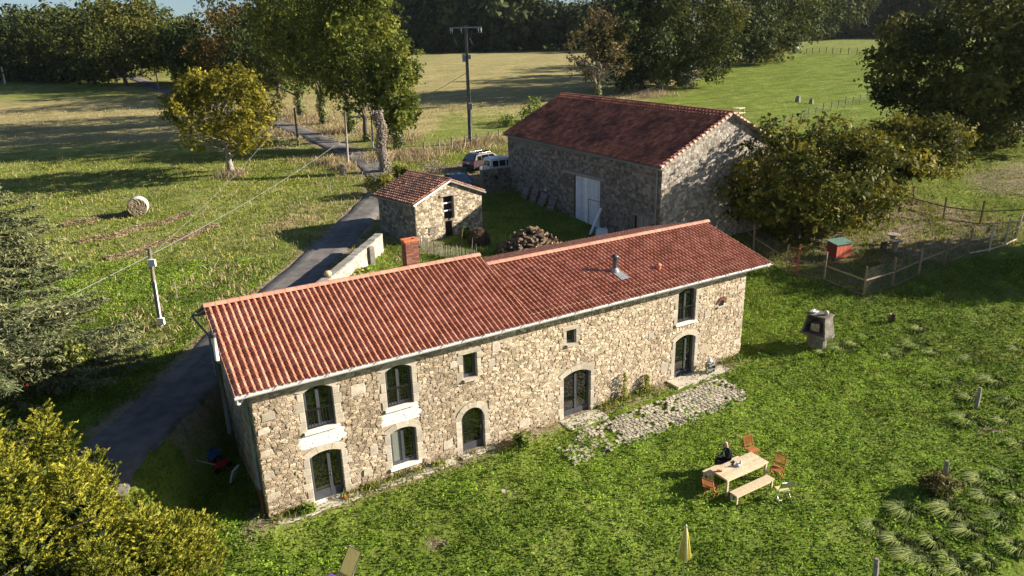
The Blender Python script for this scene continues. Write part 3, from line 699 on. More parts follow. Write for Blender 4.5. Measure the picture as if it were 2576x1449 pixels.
# metal stove pipe and vent tile on the right roof
def on_slope(px, py, sl):
    d = sight(px, py); n = np.array([0, -sl, 1.0]); O = np.array([0, EY, EZ+.06]); t = ((O-CAM_P)@n)/(d@n); return CAM_P+d*t
P = on_slope(1546, 684, SR)
q = MB(); q.box((P[0]+.05, P[1]-.28, P[2]+SR*-.28+.05), (.5, 1.0, .03), M=Matrix.Rotation(math.atan(SR), 4, 'X')); q.build('flashing', M_PIPE, RR)
q = MB(); q.tube([(P[0], P[1], P[2]-.1), (P[0], P[1], P[2]+.72)], .12, 16); SP = q.build('stove_pipe', M_ANTH, RR)
q = MB(); q.lathe((P[0], P[1], P[2]), [(.24, .02), (.2, .12), (.13, .22)], 16); q.build('pipe_collar', M_PIPE, SP)
q = MB(); q.lathe((P[0], P[1], P[2]+.7), [(.12, 0), (.19, .04), (.19, .1), (.02, .2), (0, .2)], 16); q.build('pipe_cowl', M_ANTH, SP)
P = on_slope(1656, 676, SR); q = MB(); q.lathe((P[0], P[1], P[2]), [(.13, 0), (.12, .14), (.16, .17), (.14, .23), (0, .27)], 12); q.build('vent_tile', M_TILE, RR)

# ------------------------------------------------------------------ the barn
BARN = empty('barn', (31.05, 23.6, 2.6), label='large old stone barn with dark red lichened roof and tall white doors', cat='barn')
BX, BY0, BY1, BDX, BE, BR_ = 31.05, 13.3, 34.5, 12.76, 8.23, 11.49
BT = .52/(BY1-BY0)        # the eaves climb gently towards the far end
def bparent(o): o.matrix_local = BARN.matrix_basis.inverted() @ o.matrix_basis; return o
BMATI = Matrix.Translation((-31.05, -23.6, -2.6))
def bfn(f): return lambda a, b, d: np.array(f(a, b, d))-np.array([31.05, 23.6, 2.6])
BZ0 = 1.2
f_front = bfn(plane_fn((BX, BY1, BZ0), (0, -1, 0), (-1, 0, 0))); f_gab = bfn(plane_fn((BX, BY0, BZ0), (1, 0, 0), (0, -1, 0)))
DY0, DY1, DZ1 = BY1-23.75, BY1-20.3, 6.33
SD0, SD1 = BY1-16.0, BY1-14.4
brects = [(DY0, DY1, 0, DZ1-BZ0), (SD0, SD1, 0, 4.35-BZ0)]
q = MB(); Wd = BY1-BY0
xs = sorted({0, Wd, DY0, DY1, SD0, SD1})
for a0, a1 in zip(xs[:-1], xs[1:]):
    top = lambda a: BE+BT*(Wd-a)-BZ0-.1
    z0a = 0
    for r in brects:
        if r[0] <= a0 and a1 <= r[1]+1e-6: z0a = r[3]
    q.add([f_front(a0, z0a, 0), f_front(a1, z0a, 0), f_front(a1, top(a1), 0), f_front(a0, top(a0), 0)], [(0, 1, 2, 3)])
gz_ = BR_-BZ0-.12; ez_ = BE-BZ0-.1
q.add([f_gab(0, 0, 0), f_gab(BDX, 0, 0), f_gab(BDX, ez_, 0), f_gab(BDX/2, gz_, 0), f_gab(0, ez_, 0)], [(0, 1, 2, 3, 4)])
q.add([f_gab(0, 0, -Wd), f_gab(BDX, 0, -Wd), f_gab(BDX, ez_+.5, -Wd), f_gab(BDX/2, gz_+.5, -Wd), f_gab(0, ez_+.5, -Wd)], [(4, 3, 2, 1, 0)])
q.add([f_gab(BDX, 0, 0), f_gab(BDX, 0, -Wd), f_gab(BDX, ez_+.5, -Wd), f_gab(BDX, ez_, 0)], [(0, 1, 2, 3)])
BW = q.build('wall', M_MORTAR_OLD, BARN)
slope_b = (BR_-BE)/(BDX/2)
bd = [(-slope_b, 1, ez_), (slope_b, 1, ez_+slope_b*BDX)]
masonry(BW, stone_cells(BDX, gz_, .27, .17, 31, (), bd), f_gab, M_STONE_LIT if 'M_STONE_LIT' in globals() else mat('sunlit_gable_stone', (.25, .21, .17), (.40, .355, .30), rough=.95, scale=4, bump=.5, bscale=18, tint=.28, c3=(.47, .43, .38)), 8, 220, .024, None, .008)  # lighter stone copy on the gable; sunlight is put into its colour
masonry(BW, stone_cells(Wd, BE-BZ0-.15, .34, .2, 32, [(r[0]-.15, r[1]+.15, 0, r[3]+.28) for r in brects]), f_front, M_STONE_OLD, 9, 80, .025, None, .009)
# roof
def bl(P): return tuple(np.array(P)-np.array([31.05, 23.6, 2.6]))
ov = .32; dxe = BDX/2+ov; rise = BR_-BE+slope_b*.0
q = MB(); V = []
y0, y1 = BY0-.25, BY1+.3
for y, dz in ((y0, 0), (y1, BT*(y1-y0))):
    for x, z in ((BX-ov, BE-.05), (BX+BDX/2, BR_-.05), (BX+BDX+ov, BE-.05), (BX+BDX+ov, BE-.17), (BX+BDX/2, BR_-.17), (BX-ov, BE-.17)): V.append(bl((x, y, z+dz)))
q.add(V, [(0, 6, 7, 1), (1, 7, 8, 2), (2, 8, 9, 3), (3, 9, 10, 4), (4, 10, 11, 5), (5, 11, 6, 0), (0, 1, 4, 5), (1, 2, 3, 4), (7, 6, 11, 10), (8, 7, 10, 9)]); BROOF = q.build('roof', M_WOOD_GREY, BARN)
def tiles_under(parent, grand, *a, **k):
    """tiled_slope for a part whose thing is not at the origin: build in world then re-base"""
    before = set(o.name for o in parent.children)
    tiled_slope(parent, *a, **k)
    T = grand.matrix_basis.inverted()
    for o in parent.children:
        if o.name not in before:
            if o.data.name.startswith('roof_tiles_beyond'): o.data.transform(T)
            else: o.matrix_local = T @ o.matrix_local
LSB = math.hypot(dxe, BR_-BE+.0)
tiles_under(BROOF, BARN, (BX-ov, y1, BE+BT*(y1-y0)), (0, -(y1-y0), -BT*(y1-y0)), (dxe, 0, BR_-BE), y1-y0, LSB, .36, .38, M_TILE_OLD, 41, single=200, jit=.02, amp=.40, lift=.085)
tiles_under(BROOF, BARN, (BX+BDX+ov, y0, BE), (0, y1-y0, BT*(y1-y0)), (-dxe, 0, BR_-BE), y1-y0, LSB, .34, .33, M_TILE_OLD, 42, single=0, jit=.02)
def ridge_b(parent, a, b, m, r, ln, seed):
    ridge_row(parent, bl(a), bl(b), m, r, ln, seed)
ridge_b(BROOF, (BX+BDX/2, y0-.05, BR_+.05), (BX+BDX/2, y1, BR_+.05+BT*(y1-y0)), M_TILE_OLD, .14, .42, 5)
M_TILE_PINK = mat('pale_pink_tile', (.45, .29, .22), (.56, .39, .31), rough=.9, scale=3, tint=.3)
for sgn in (-1, 1):     # verge tiles
    n = 18
    for k in range(n):
        f0, f1 = k/n, (k+1.05)/n; xa = BX+BDX/2+sgn*dxe*(1-f0); xb = BX+BDX/2+sgn*dxe*(1-f1)
        q = MB(); q.tube([bl((xa, y0-.03, BE+(BR_-BE)*f0+.06)), bl((xb, y0-.03, BE+(BR_-BE)*f1+.055))], .095, 8, rg.uniform(-1, 1)); q.build('verge_tile', M_TILE_PINK, BROOF)
gq = half_gutter('gutter', BARN, bl((BX-ov-.08, y1, BE-.06+BT*(y1-y0))), bl((BX-ov-.08, y0, BE-.06)), .09, M_PIPE)
q = MB(); q.tube([bl((BX-ov-.06, BY0+.15, BE-.1)), bl((BX-.12, BY0+.35, BE-.5)), bl((BX-.12, BY0+.35, 1.8))], .055, 8); q.build('downpipe', M_PIPE, BARN)
q = MB(); q.bar(bl((BX-.03, 23.6+1.6, DZ1+.14)), bl((BX-.03, 23.6-4.1, DZ1+.10)), .26, .26); q.build('lintel_beam', M_WOOD_GREY, BARN)
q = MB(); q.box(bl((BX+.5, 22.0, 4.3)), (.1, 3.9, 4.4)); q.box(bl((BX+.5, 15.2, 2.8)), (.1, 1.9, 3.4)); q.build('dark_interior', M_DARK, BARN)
for k, (ya, yb_) in enumerate(((23.7, 22.05), (22.0, 20.36))):
    q = MB(); q.box(bl((BX+.16, (ya+yb_)/2, DZ1-.25)), (.03, abs(ya-yb_), .14)); q.box(bl((BX+.16, (ya+yb_)/2, 3.1)), (.03, abs(ya-yb_), .14)); DR = q.build('barn_door', M_BARNDOOR, BARN)
    n = 8
    for i in range(n):
        yy = ya+(yb_-ya)*(i+.5)/n; q = MB(); q.box(bl((BX+.11+rg.uniform(-.004, .004), yy, (2.35+DZ1)/2)), (.045, abs(yb_-ya)/n-.012, DZ1-2.38), tint=rg.uniform(-1, 1)); q.build('plank', M_BARNDOOR, DR)
    if k == 1:
        q = MB(); q.box(bl((BX+.075, 21.2, 4.55)), (.02, 1.5, .06)); q.box(bl((BX+.075, 21.9, 3.5)), (.02, .05, 2.1)); q.box(bl((BX+.06, 21.85, 3.4)), (.03, .05, .22)); q.build('wicket_trim', M_WOOD_GREY, DR)
q = MB(); q.bar(bl((BX-.02, 16.25, 4.42)), bl((BX-.02, 14.1, 4.42)), .2, .16); q.build('lintel_beam', M_WOOD_GREY, BARN)
q = MB(); q.box(bl((BX+.2, 15.75, 2.9)), (.02, .1, 2.8)); SDR = q.build('side_door', M_WOOD_GREY, BARN)
for i in range(7):
    yy = 15.95-1.5*(i+.5)/7; q = MB(); q.box(bl((BX+.15, yy, 3.0)), (.04, 1.5/7-.015, 2.6), tint=rg.uniform(-1, 1)); q.build('plank', M_WOOD_GREY, SDR)
q = MB(); q.box(bl((BX-.07, 28.0, 4.5)), (.05, .30, .5)); PL = q.build('meter_box', M_CONC, BARN)
q = MB(); q.box(bl((BX-.1, 28.0, 4.42)), (.02, .14, .18)); q.build('meter_window', M_WHITE, PL)

# ------------------------------------------------------------------ the small outbuilding
SB = np.array([16.11, 22.58, 3.0]); SYAW = R(10.6); SW, SLn, SHE, SHR = 6.2, 4.96, 2.99, 4.33
SHED = empty('outbuilding', tuple(SB), SYAW, label='small stone outbuilding with mossy tiled gable roof beside the road', cat='shed')
sg = lambda a, b, d: np.array([a, -d, b-.6])          # gable face in shed space: a right, b up, d outwards
sl_ = lambda a, b, d: np.array([-d, SLn-a, b-.6])     # road-side wall
# loft opening, door, little window
s_up = (2.55, 3.30, 2.05, 3.75); s_dn = (2.62, 3.25, 0, 1.85); s_wn = (1.05, 1.62, 1.05, 1.62)
q = MB()
xs = sorted({0, SW, SW/2, s_up[0], s_up[1], s_dn[0], s_dn[1], s_wn[0], s_wn[1]})
topg = lambda a: (SHE+(SHR-SHE)*(1-abs(a-SW/2)/(SW/2)))+.6-.08
for a0, a1 in zip(xs[:-1], xs[1:]):
    cuts = [(r[2], r[3]) for r in (s_up, s_dn, s_wn) if r[0]-1e-6 <= a0 and a1 <= r[1]+1e-6]; cuts.sort(); z = 0
    for c0, c1 in cuts+[(None, None)]:
        if c0 is None: q.add([sg(a0, z, 0), sg(a1, z, 0), sg(a1, topg(a1), 0), sg(a0, topg(a0), 0)], [(0, 1, 2, 3)])
        else:
            if c0 > z: q.add([sg(a0, z, 0), sg(a1, z, 0), sg(a1, c0, 0), sg(a0, c0, 0)], [(0, 1, 2, 3)])
            z = c1
eh = SHE+.6-.08
q.add([sl_(0, 0, 0), sl_(SLn, 0, 0), sl_(SLn, eh, 0), sl_(0, eh, 0)], [(0, 1, 2, 3)])
q.add([sl_(0, 0, -SW), sl_(SLn, 0, -SW), sl_(SLn, eh, -SW), sl_(0, eh, -SW)], [(3, 2, 1, 0)])
q.add([sg(0, 0, -SLn), sg(SW, 0, -SLn), sg(SW, eh, -SLn), sg(SW/2, SHR+.5, -SLn), sg(0, eh, -SLn)], [(4, 3, 2, 1, 0)])
q.add([sg(.3, 0, -.7), sg(SW-.3, 0, -.7), sg(SW-.3, eh, -.7), sg(.3, eh, -.7)], [(0, 1, 2, 3)])
SWL = q.build('wall', M_MORTAR_OLD, SHED)
sp = (SHR-SHE)/(SW/2)
M_SHEDST = mat('ochre_rubble', (.24, .19, .125), (.40, .33, .235), rough=.95, scale=4, bump=.5, bscale=20, tint=.45, c3=(.48, .42, .33))
masonry(SWL, stone_cells(SW, SHR+.5, .23, .115, 51, [s_up, (s_dn[0]-.08, s_dn[1]+.08, 0, 1.95), s_wn], [(-sp, 1, eh), (sp, 1, eh+sp*SW)]), sg, M_SHEDST, 14, 200, .026, None, .008)
masonry(SWL, stone_cells(SLn, eh, .36, .2, 52), sl_, M_STONE_OLD, 15, 40, .04)
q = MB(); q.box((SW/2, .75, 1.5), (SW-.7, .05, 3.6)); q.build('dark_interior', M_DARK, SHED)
q = MB(); q.box((2.9, -.02, 3.22), (1.35, .22, .14)); q.build('lintel_beam', M_WOOD_GREY, SHED)
q = MB(); q.box((1.33, -.02, 1.08), (.9, .16, .09)); q.build('lintel_beam', M_WOOD_GREY, SHED)
for zz in (2.05, 2.62): 
    q = MB(); q.box((2.92, .02, zz), (.74, .06, .09)); q.build('loft_rail', M_WHITE, SHED)
q = MB(); q.box((3.34, -.14, 2.30), (.07, .32, 1.66)); q.build('loft_shutter', M_WOOD_GREY, SHED)
q = MB(); q.box((1.35, .05, .72), (.05, .05, .55)); q.box((1.35, .05, .62), (.55, .05, .05)); q.build('window_bars', M_WOOD_GREY, SHED)
q = MB(); dxs = SW/2+.25; y0s, y1s = -.25, SLn+.25; V = []
for y in (y0s, y1s):
    for x, z in ((-.25, SHE-.05), (SW/2, SHR-.05), (SW+.25, SHE-.05), (SW+.25, SHE-.15), (SW/2, SHR-.15), (-.25, SHE-.15)): V.append((x, y, z))
q.add(V, [(0, 6, 7, 1), (1, 7, 8, 2), (2, 8, 9, 3), (3, 9, 10, 4), (4, 10, 11, 5), (5, 11, 6, 0), (0, 1, 4, 5), (1, 2, 3, 4), (7, 6, 11, 10), (8, 7, 10, 9)]); SROOF = q.build('roof', M_WOOD_GREY, SHED)
class _Id: matrix_basis = Matrix.Identity(4)
SMW = Matrix.Translation(Vector(SB)) @ Matrix.Rotation(SYAW, 4, 'Z')
def sw(p): return SMW @ Vector(p)
def swd(p): return SMW.to_3x3() @ Vector(p)
LSS = math.hypot(dxs, SHR-SHE)
tiles_under(SROOF, type('G', (), {'matrix_basis': SMW}), sw((-.25, y1s, SHE)), swd((0, -1, 0)), swd((dxs, 0, SHR-SHE)), y1s-y0s, LSS, .29, .27, M_TILE_SHED, 61, single=150, jit=.02, amp=.38, lift=.07)
tiles_under(SROOF, type('G', (), {'matrix_basis': SMW}), sw((SW+.25, y0s, SHE)), swd((0, 1, 0)), swd((-dxs, 0, SHR-SHE)), y1s-y0s, LSS, .29, .27, M_TILE_SHED, 62, single=60, jit=.02)
ridge_row(SROOF, (SW/2, y0s, SHR+.04), (SW/2, y1s, SHR+.04), M_TILE_SHED, .12, .4, 7)
for sgn in (-1, 1):
    q = MB(); q.bar((SW/2+sgn*dxs, y0s-.01, SHE-.07), (SW/2, y0s-.01, SHR-.07), .04, .12); q.build('bargeboard', M_WHITE if sgn < 0 else M_WOOD_GREY, SROOF)
# ------------------------------------------------------------------ vegetation
M_LF_OAK = mat('oak_leaves', (.040, .062, .012), (.075, .095, .020), rough=.7, scale=.5, tint=.42, c3=(.125, .115, .022), leaf=.22, spec=.15)
M_LF_DARK = mat('dark_oak_leaves', (.026, .046, .014), (.050, .075, .020), rough=.7, scale=.5, tint=.42, c3=(.085, .095, .022), leaf=.2, spec=.15)
M_LF_ASH = mat('ash_leaves', (.062, .10, .016), (.125, .155, .026), rough=.7, scale=.35, tint=.4, c3=(.22, .22, .035), leaf=.3, spec=.15)
M_LF_WALNUT = mat('yellowing_walnut_leaves', (.115, .12, .016), (.20, .18, .02), rough=.7, scale=.6, tint=.4, c3=(.27, .225, .025), leaf=.3, spec=.15)
M_LF_RUST = mat('rusty_leaves', (.055, .046, .014), (.10, .072, .018), rough=.7, scale=.4, tint=.42, c3=(.14, .085, .018), leaf=.2, spec=.1)
M_LF_BROWN = mat('withered_brown_leaves', (.12, .085, .045), (.19, .14, .075), rough=.8, scale=.5, tint=.4, c3=(.17, .15, .05), leaf=.15, spec=.1)
M_LF_CHERRY = mat('cherry_leaves', (.062, .080, .014), (.12, .125, .018), rough=.7, scale=.5, tint=.45, c3=(.21, .18, .022), leaf=.28, spec=.2)
M_LF_SPRUCE = mat('spruce_needles', (.085, .11, .052), (.15, .175, .085), rough=.75, scale=.9, tint=.42, c3=(.24, .24, .11), leaf=.08, spec=.15)
M_LF_THUJA = mat('golden_thuja_sprays', (.062, .092, .012), (.145, .16, .018), rough=.7, scale=.9, tint=.45, c3=(.28, .265, .032), leaf=.28, spec=.15)
M_LF_IVY = mat('ivy_leaves', (.045, .075, .016), (.10, .14, .03), rough=.5, scale=1.5, tint=.42, c3=(.24, .24, .05), leaf=.15, spec=.4)
M_LF_BROOM = mat('broom_twigs', (.085, .135, .020), (.13, .19, .03), rough=.8, scale=1, tint=.35, c3=(.18, .21, .04), leaf=.15, spec=.1)
M_LF_FAR = mat('far_wood_leaves', (.032, .052, .022), (.060, .080, .030), rough=.8, scale=.1, tint=.4, c3=(.09, .10, .035), leaf=.1, spec=.05)
M_GRASS = mat('clover_lawn', (.058, .13, .010), (.12, .22, .016), rough=.75, scale=.55, tint=.45, c3=(.19, .29, .03), leaf=.3, spec=.12, big=(.14, .20, .026), bigscale=.3)
M_GRASS_ROUGH = mat('meadow_blades', (.14, .19, .028), (.23, .26, .048), rough=.8, scale=.4, tint=.4, c3=(.34, .31, .085), leaf=.25, spec=.08)
M_STRAW = mat('dry_grass_blades', (.30, .24, .135), (.43, .355, .22), rough=.9, scale=.5, tint=.4, c3=(.38, .28, .18), leaf=.2, spec=.05)
M_TUSSOCK = mat('silvery_tussock', (.10, .155, .022), (.17, .225, .05), rough=.7, scale=2, tint=.35, c3=(.27, .30, .11), leaf=.2, spec=.2)
M_HAY = mat('hay', (.20, .15, .095), (.31, .245, .16), rough=.95, scale=6, bump=.8, bscale=18, tint=.4)
def leaf_quads(P, Nn, size, rg, asp=1.7, U=None):
    """one bent diamond per point; P (n,3), Nn normals, size (n,)"""
    n = len(P)
    Nn = Nn/np.linalg.norm(Nn, axis=1)[:, None].clip(1e-6)
    if U is None: U = rg.normal(size=(n, 3))
    U = U-Nn*np.sum(U*Nn, 1)[:, None]; U /= np.linalg.norm(U, axis=1)[:, None].clip(1e-6); W = np.cross(Nn, U)
    a = (size*asp/2)[:, None]; b = (size/2)[:, None]
    V = np.stack([P-U*a, P+W*b+Nn*b*.25, P+U*a, P-W*b+Nn*b*.25], 1).reshape(-1, 3)
    return V, np.arange(4*n).reshape(n, 4)
def crown(rad, n, leaf, seed, lobes=26, zc=0.0, lobe=(.26, .42), fill=.5, bottom=-.75, spread=.93, asp=1.6, flat=.85):
    lobes = int(lobes*1.8); lobe = (lobe[0]*.55, lobe[1]*.95)
    """leaf clumps around an uneven set of lobes inside an ellipsoid centred at (0,0,zc); returns mesh and lobe centres"""
    rg = np.random.default_rng(seed); rad = np.array(rad, float); C = []; k = 0
    while len(C) < lobes and k < 4000:
        k += 1; d = rg.normal(size=3); d /= np.linalg.norm(d); d *= rg.uniform(.25, 1)**.45*spread
        if d[2] < bottom: continue
        if C and min(np.linalg.norm(d-c) for c in C) < .13: continue
        C.append(d)
    C = np.array(C); lr = (lobe[0]+(lobe[1]-lobe[0])*rg.random(len(C))**1.3)*(1.15-.3*np.linalg.norm(C, axis=1))
    pr = lr**2; pr /= pr.sum(); L = rg.choice(len(C), n, p=pr)
    d = rg.normal(size=(n, 3)); d /= np.linalg.norm(d, axis=1)[:, None]
    rr = lr[L]*(1-fill*rg.random(n)**1.6)*(1+.22*rg.normal(size=n).clip(-1, 2.2))
    d2 = d.copy(); d2[:, 2] *= flat
    P = (C[L]+d2*rr[:, None])
    nc = int(n*.16); ci = rg.choice(n, nc, replace=False); dc = rg.normal(size=(nc, 3)); dc /= np.linalg.norm(dc, axis=1)[:, None]; P[ci] = dc*(rg.random(nc)**.4*.78)[:, None]; P[ci, 2] = np.maximum(P[ci, 2], bottom*.9)
    # gaps: drop leaves where a coarse noise is low
    g = np.sin(P[:, 0]*9+seed)*np.sin(P[:, 1]*8+seed*1.7)+np.sin(P[:, 2]*10+seed*.6)*np.sin(P[:, 0]*6-P[:, 1]*5)
    keep = g > -.75+.3*rg.random(n); P = P[keep]; d = d[keep]; L = L[keep]; n = len(P)
    # leaves sit in small sprays along a twig
    q6 = 5; m6 = max(1, n//q6); sel = rg.choice(n, m6, replace=False); P0 = P[sel]*rad+np.array([0, 0, zc]); d0 = d[sel]; L = L[sel]
    tw = d0*.8+rg.normal(size=(m6, 3))*.6; tw[:, 2] -= .25; tw /= np.linalg.norm(tw, axis=1)[:, None]
    st_ = np.repeat(tw, q6, 0)*(np.tile(np.arange(q6)-1.0, m6)*rg.uniform(.55, .95, m6*q6)*leaf)[:, None]
    P = np.repeat(P0, q6, 0)+st_+rg.normal(size=(m6*q6, 3))*leaf*.35; n = len(P); d = np.repeat(d0, q6, 0); L = np.repeat(L, q6)
    Nn = d*.7+np.repeat(rg.normal(size=(m6, 3))*.55, q6, 0)+rg.normal(size=(n, 3))*.35+np.array([0, 0, .35])
    V, F = leaf_quads(P, Nn, leaf*np.exp(rg.normal(size=n)*.30-.05).clip(.45, 1.7), rg, asp, np.repeat(tw, q6, 0)+rg.normal(size=(n, 3))*.55)
    lt = rg.uniform(-.75, .8, len(C)); T = (lt[L]+np.repeat(rg.normal(size=m6)*.28, q6)+rg.normal(size=n)*.15).clip(-1, 1)
    return fast_mesh('crown', V, F, T), C*rad+np.array([0, 0, zc])
def trunk_mesh(h, r, limbs, seed, lean=(0, 0), n=8, twig=.12):
    rg = random.Random(seed); q = MB(); pts = []; K = 6
    for i in range(K+1):
        f = i/K; pts.append((lean[0]*f+rg.uniform(-.4, .4)*r*(0 if i in (0,) else 1), lean[1]*f+rg.uniform(-.4, .4)*r*(0 if i == 0 else 1), h*f-.25*(i == 0)))
    q.tube(pts, [r*1.45, r*1.05]+[r*(1-.55*i/K) for i in range(2, K+1)], n)
    for c in limbs:
        f = rg.uniform(.45, 1.0); k = min(K, int(f*K)); p0 = Vector(pts[k]); c = Vector(c); m = p0.lerp(c, .5)+Vector((rg.uniform(-1, 1), rg.uniform(-1, 1), rg.uniform(-.2, .8)))*(c-p0).length*.1
        q.tube([p0, p0.lerp(m, .5), m, m.lerp(c, .6), c], [r*.5, r*.40, r*.30, r*.2, r*.08], 6, cap=False)
    return q.mesh('trunk')
def tree(name, label, cat, px, top, wpx, m, n, seed, leaf=None, barkm=None, base_frac=.02, P=None, group=None, lobes=26, dx=0.0, h=None, wd=None, r=None, rot=None, limbs=14, **kw):
    """stands at the ground point seen at px; top row and crown width in photo pixels give its size"""
    if P is None: P = spot(*px)
    k = mpp(P); H = h if h else (px[1]-top)*k*1.02; W_ = wd if wd else wpx*k
    o = empty(name, (P[0], P[1], gz(P[0], P[1])-.05), 0, label, cat, group)
    cz = H*(1+base_frac)/2; rz = H*(1-base_frac)/2
    leaf = leaf or max(.10, k*3.9)
    me, C = crown((W_/2, W_/2, rz), n, leaf, seed, lobes, cz, **kw)
    me.transform(Matrix.Translation((dx*_r[0], dx*_r[1], 0)))
    link('crown', me, m, o)
    order = sorted(range(len(C)), key=lambda i: C[i][2])[:limbs]
    link('trunk', trunk_mesh(H*(base_frac+.28), r or max(.14, H*.022), [tuple(C[i]+np.array([dx*_r[0], dx*_r[1], 0])) for i in order], seed, (dx*_r[0]*.6, dx*_r[1]*.6)), barkm or M_BARK, o)
    return o
def ivy(o, h, r, n, seed, leaf=.14, m=None, dxy=(0, 0)):
    rg = np.random.default_rng(seed); th = rg.uniform(0, 2*np.pi, n); z = rg.uniform(0, h, n); rr = r*(.75+.5*rg.random(n))*(1+.3*np.sin(z*2+th))
    P = np.stack([np.cos(th)*rr+dxy[0]*z/h, np.sin(th)*rr+dxy[1]*z/h, z], 1); V, F = leaf_quads(P, np.stack([np.cos(th), np.sin(th), rg.uniform(.1, .8, n)], 1)+rg.normal(size=(n, 3))*.3, leaf*rg.uniform(.6, 1.3, n), rg, 1.3)
    link('ivy', fast_mesh('ivy', V, F, rg.uniform(-.8, .8, n)), m or M_LF_IVY, o)
G_L = 'trees at the far side of the left field'
tree('oak_tree', 'dark green tree at the far left end of the field', 'tree', (70, 203), 36, 182, M_LF_DARK, 11492, 1, group=G_L, bottom=-.97)
tree('oak_tree', 'dark round tree, second from the left behind the far field', 'tree', (150, 203), 26, 182, M_LF_OAK, 11492, 2, group=G_L, bottom=-.97)
tree('oak_tree', 'slimmer dark tree left of the big oak by the lane', 'tree', (228, 206), 40, 154, M_LF_DARK, 11492, 3, group=G_L, bottom=-.97)
T_ = tree('oak_tree', 'big leafy oak on the left side of the far lane', 'tree', (318, 216), 4, 266, M_LF_OAK, 20995, 4, group=G_L, bottom=-.97, base_frac=.02)
tree('oak_tree', 'tall pale-topped tree behind the far lane, just right of the big oak', 'tree', (392, 190), 14, 168, M_LF_OAK, 11492, 5, group=G_L, bottom=-.97)
T_ = tree('oak_tree', 'yellowish tree with ivied trunk on the right side of the far lane', 'tree', (446, 210), 52, 168, M_LF_ASH, 14365, 6, group=G_L, bottom=-.97, base_frac=.06); ivy(T_, 3.6, .75, 500, 3, .25)
tree('oak_tree', 'dark evergreen-looking tree left of the rust-topped tree', 'tree', (545, 212), 16, 220, M_LF_DARK, 15000, 7, group=G_L, bottom=-.97)
tree('oak_tree', 'rust-coloured autumn tree behind the yellow walnut', 'tree', (635, 225), 18, 290, M_LF_RUST, 20000, 8, group=G_L, bottom=-.97)
tree('oak_tree', 'broad green tree half hidden behind the tall roadside ashes', 'tree', (705, 248), -25, 290, M_LF_DARK, 20000, 9, group=G_L, bottom=-.97)
woods_later = True
# roadside ashes
G_A = 'tall ash trees along the lane'
for px, top, wp, sd, lab, iv, n in (((757, 292), -70, 190, 21, 'tall ash with black ivied trunk, leftmost of the roadside row', 4.5, 15000), ((815, 312), -150, 220, 22, 'tall bright ash in the middle of the roadside row', 5, 20000),
        ((882, 335), -120, 190, 23, 'tall ash behind the street lamp in the roadside row', 3.5, 16000), ((925, 356), -60, 170, 24, 'pale-trunked ash just behind the street lamp', 1.0, 14000), ((1003, 376), 95, 105, 25, 'ivy-clad ash nearest the drive, rightmost of the roadside row', 5.5, 9000)):
    T_ = tree('ash_tree', lab, 'tree', px, top, wp*1.4, M_LF_ASH, int(n*1.35), sd, group=G_A, base_frac=.12, leaf=.24, barkm=M_BARK, lobes=34, lobe=(.2, .36), r=.34)
    ivy(T_, iv, .62, int(260*iv), sd+5, .18)
# walnut
tree('walnut_tree', 'round yellow-green walnut standing alone in the left field', 'tree', (583, 440), 172, 285, M_LF_WALNUT, 17000, 31, leaf=.20, barkm=M_BARK_PALE, base_frac=.17, lobes=40, lobe=(.2, .34), r=.33)
# brown tree and right-hand hedgerow oaks
T_ = tree('lime_tree', 'thin brown half-bare tree behind the barn roof', 'tree', (1503, 248), 22, 175, M_LF_BROWN, 7500, 41, leaf=.19, barkm=M_BARK_PALE, base_frac=.10, lobes=34, lobe=(.18, .32), fill=.9, limbs=26); ivy(T_, 3.2, .5, 500, 9, .2)
G_R = 'hedgerow oaks between the two meadows'
for px, top, wp, sd, lab, n in (((1612, 226), -30, 190, 42, 'dark hedgerow oak just right of the brown tree', 13000), ((1712, 216), -70, 200, 43, 'tall hedgerow oak above the grey-green bush', 15000), ((1800, 186), -70, 190, 44, 'hedgerow oak in the middle of the fence line', 12000),
        ((1890, 158), -60, 190, 45, 'hedgerow oak over the dark trunks by the fence', 12000), ((1975, 130), -50, 170, 46, 'hedgerow oak beside the far pale bale', 9000), ((2060, 100), -25, 160, 47, 'last hedgerow oak at the far end of the fence', 8000)):
    tree('oak_tree', lab, 'tree', px, top, wp*1.55, M_LF_OAK if sd % 2 else M_LF_DARK, int(n*2.4), sd, group=G_R, base_frac=-.06, bottom=-.93, lobes=36, lobe=(.22, .36))
def bush(name, label, px, wpx, hpx, m, n, seed, cat='bush', group=None, leaf=None, P=None, zs=1.0):
    P = spot(*px) if P is None else P; k = mpp(P); o = empty(name, (P[0], P[1], gz(P[0], P[1])-.05), 0, label, cat, group)
    me, C = crown((wpx*k/2, wpx*k/2*.9, hpx*k*.55), n, leaf or max(.06, k*2.2), seed, 16, hpx*k*.5, bottom=-.9, lobe=(.34, .5)); link('foliage', me, m, o)
    q = MB()
    for i in range(5): c = C[i*3 % len(C)]; q.tube([(0, 0, -.1), tuple(np.array(c)*.5), tuple(c)], [.05, .035, .01], 5)
    q.build('stems', M_BARK, o); return o
bush('holly_bush', 'grey-green evergreen bush at the meadow fence under the oaks', (1725, 222), 75, 62, mat('grey_green_leaves', (.055, .08, .04), (.11, .13, .075), rough=.5, scale=1, tint=.4, leaf=.1, spec=.4), 2600, 51)
bush('broom_bush', 'bright green broom bush behind the far left corner of the barn', (1335, 305), 75, 62, M_LF_BROOM, 2600, 52)
bush('broom_bush', 'low dull green broom clump left of the bright broom bush', (1275, 318), 50, 30, M_LF_BROOM, 1100, 53)
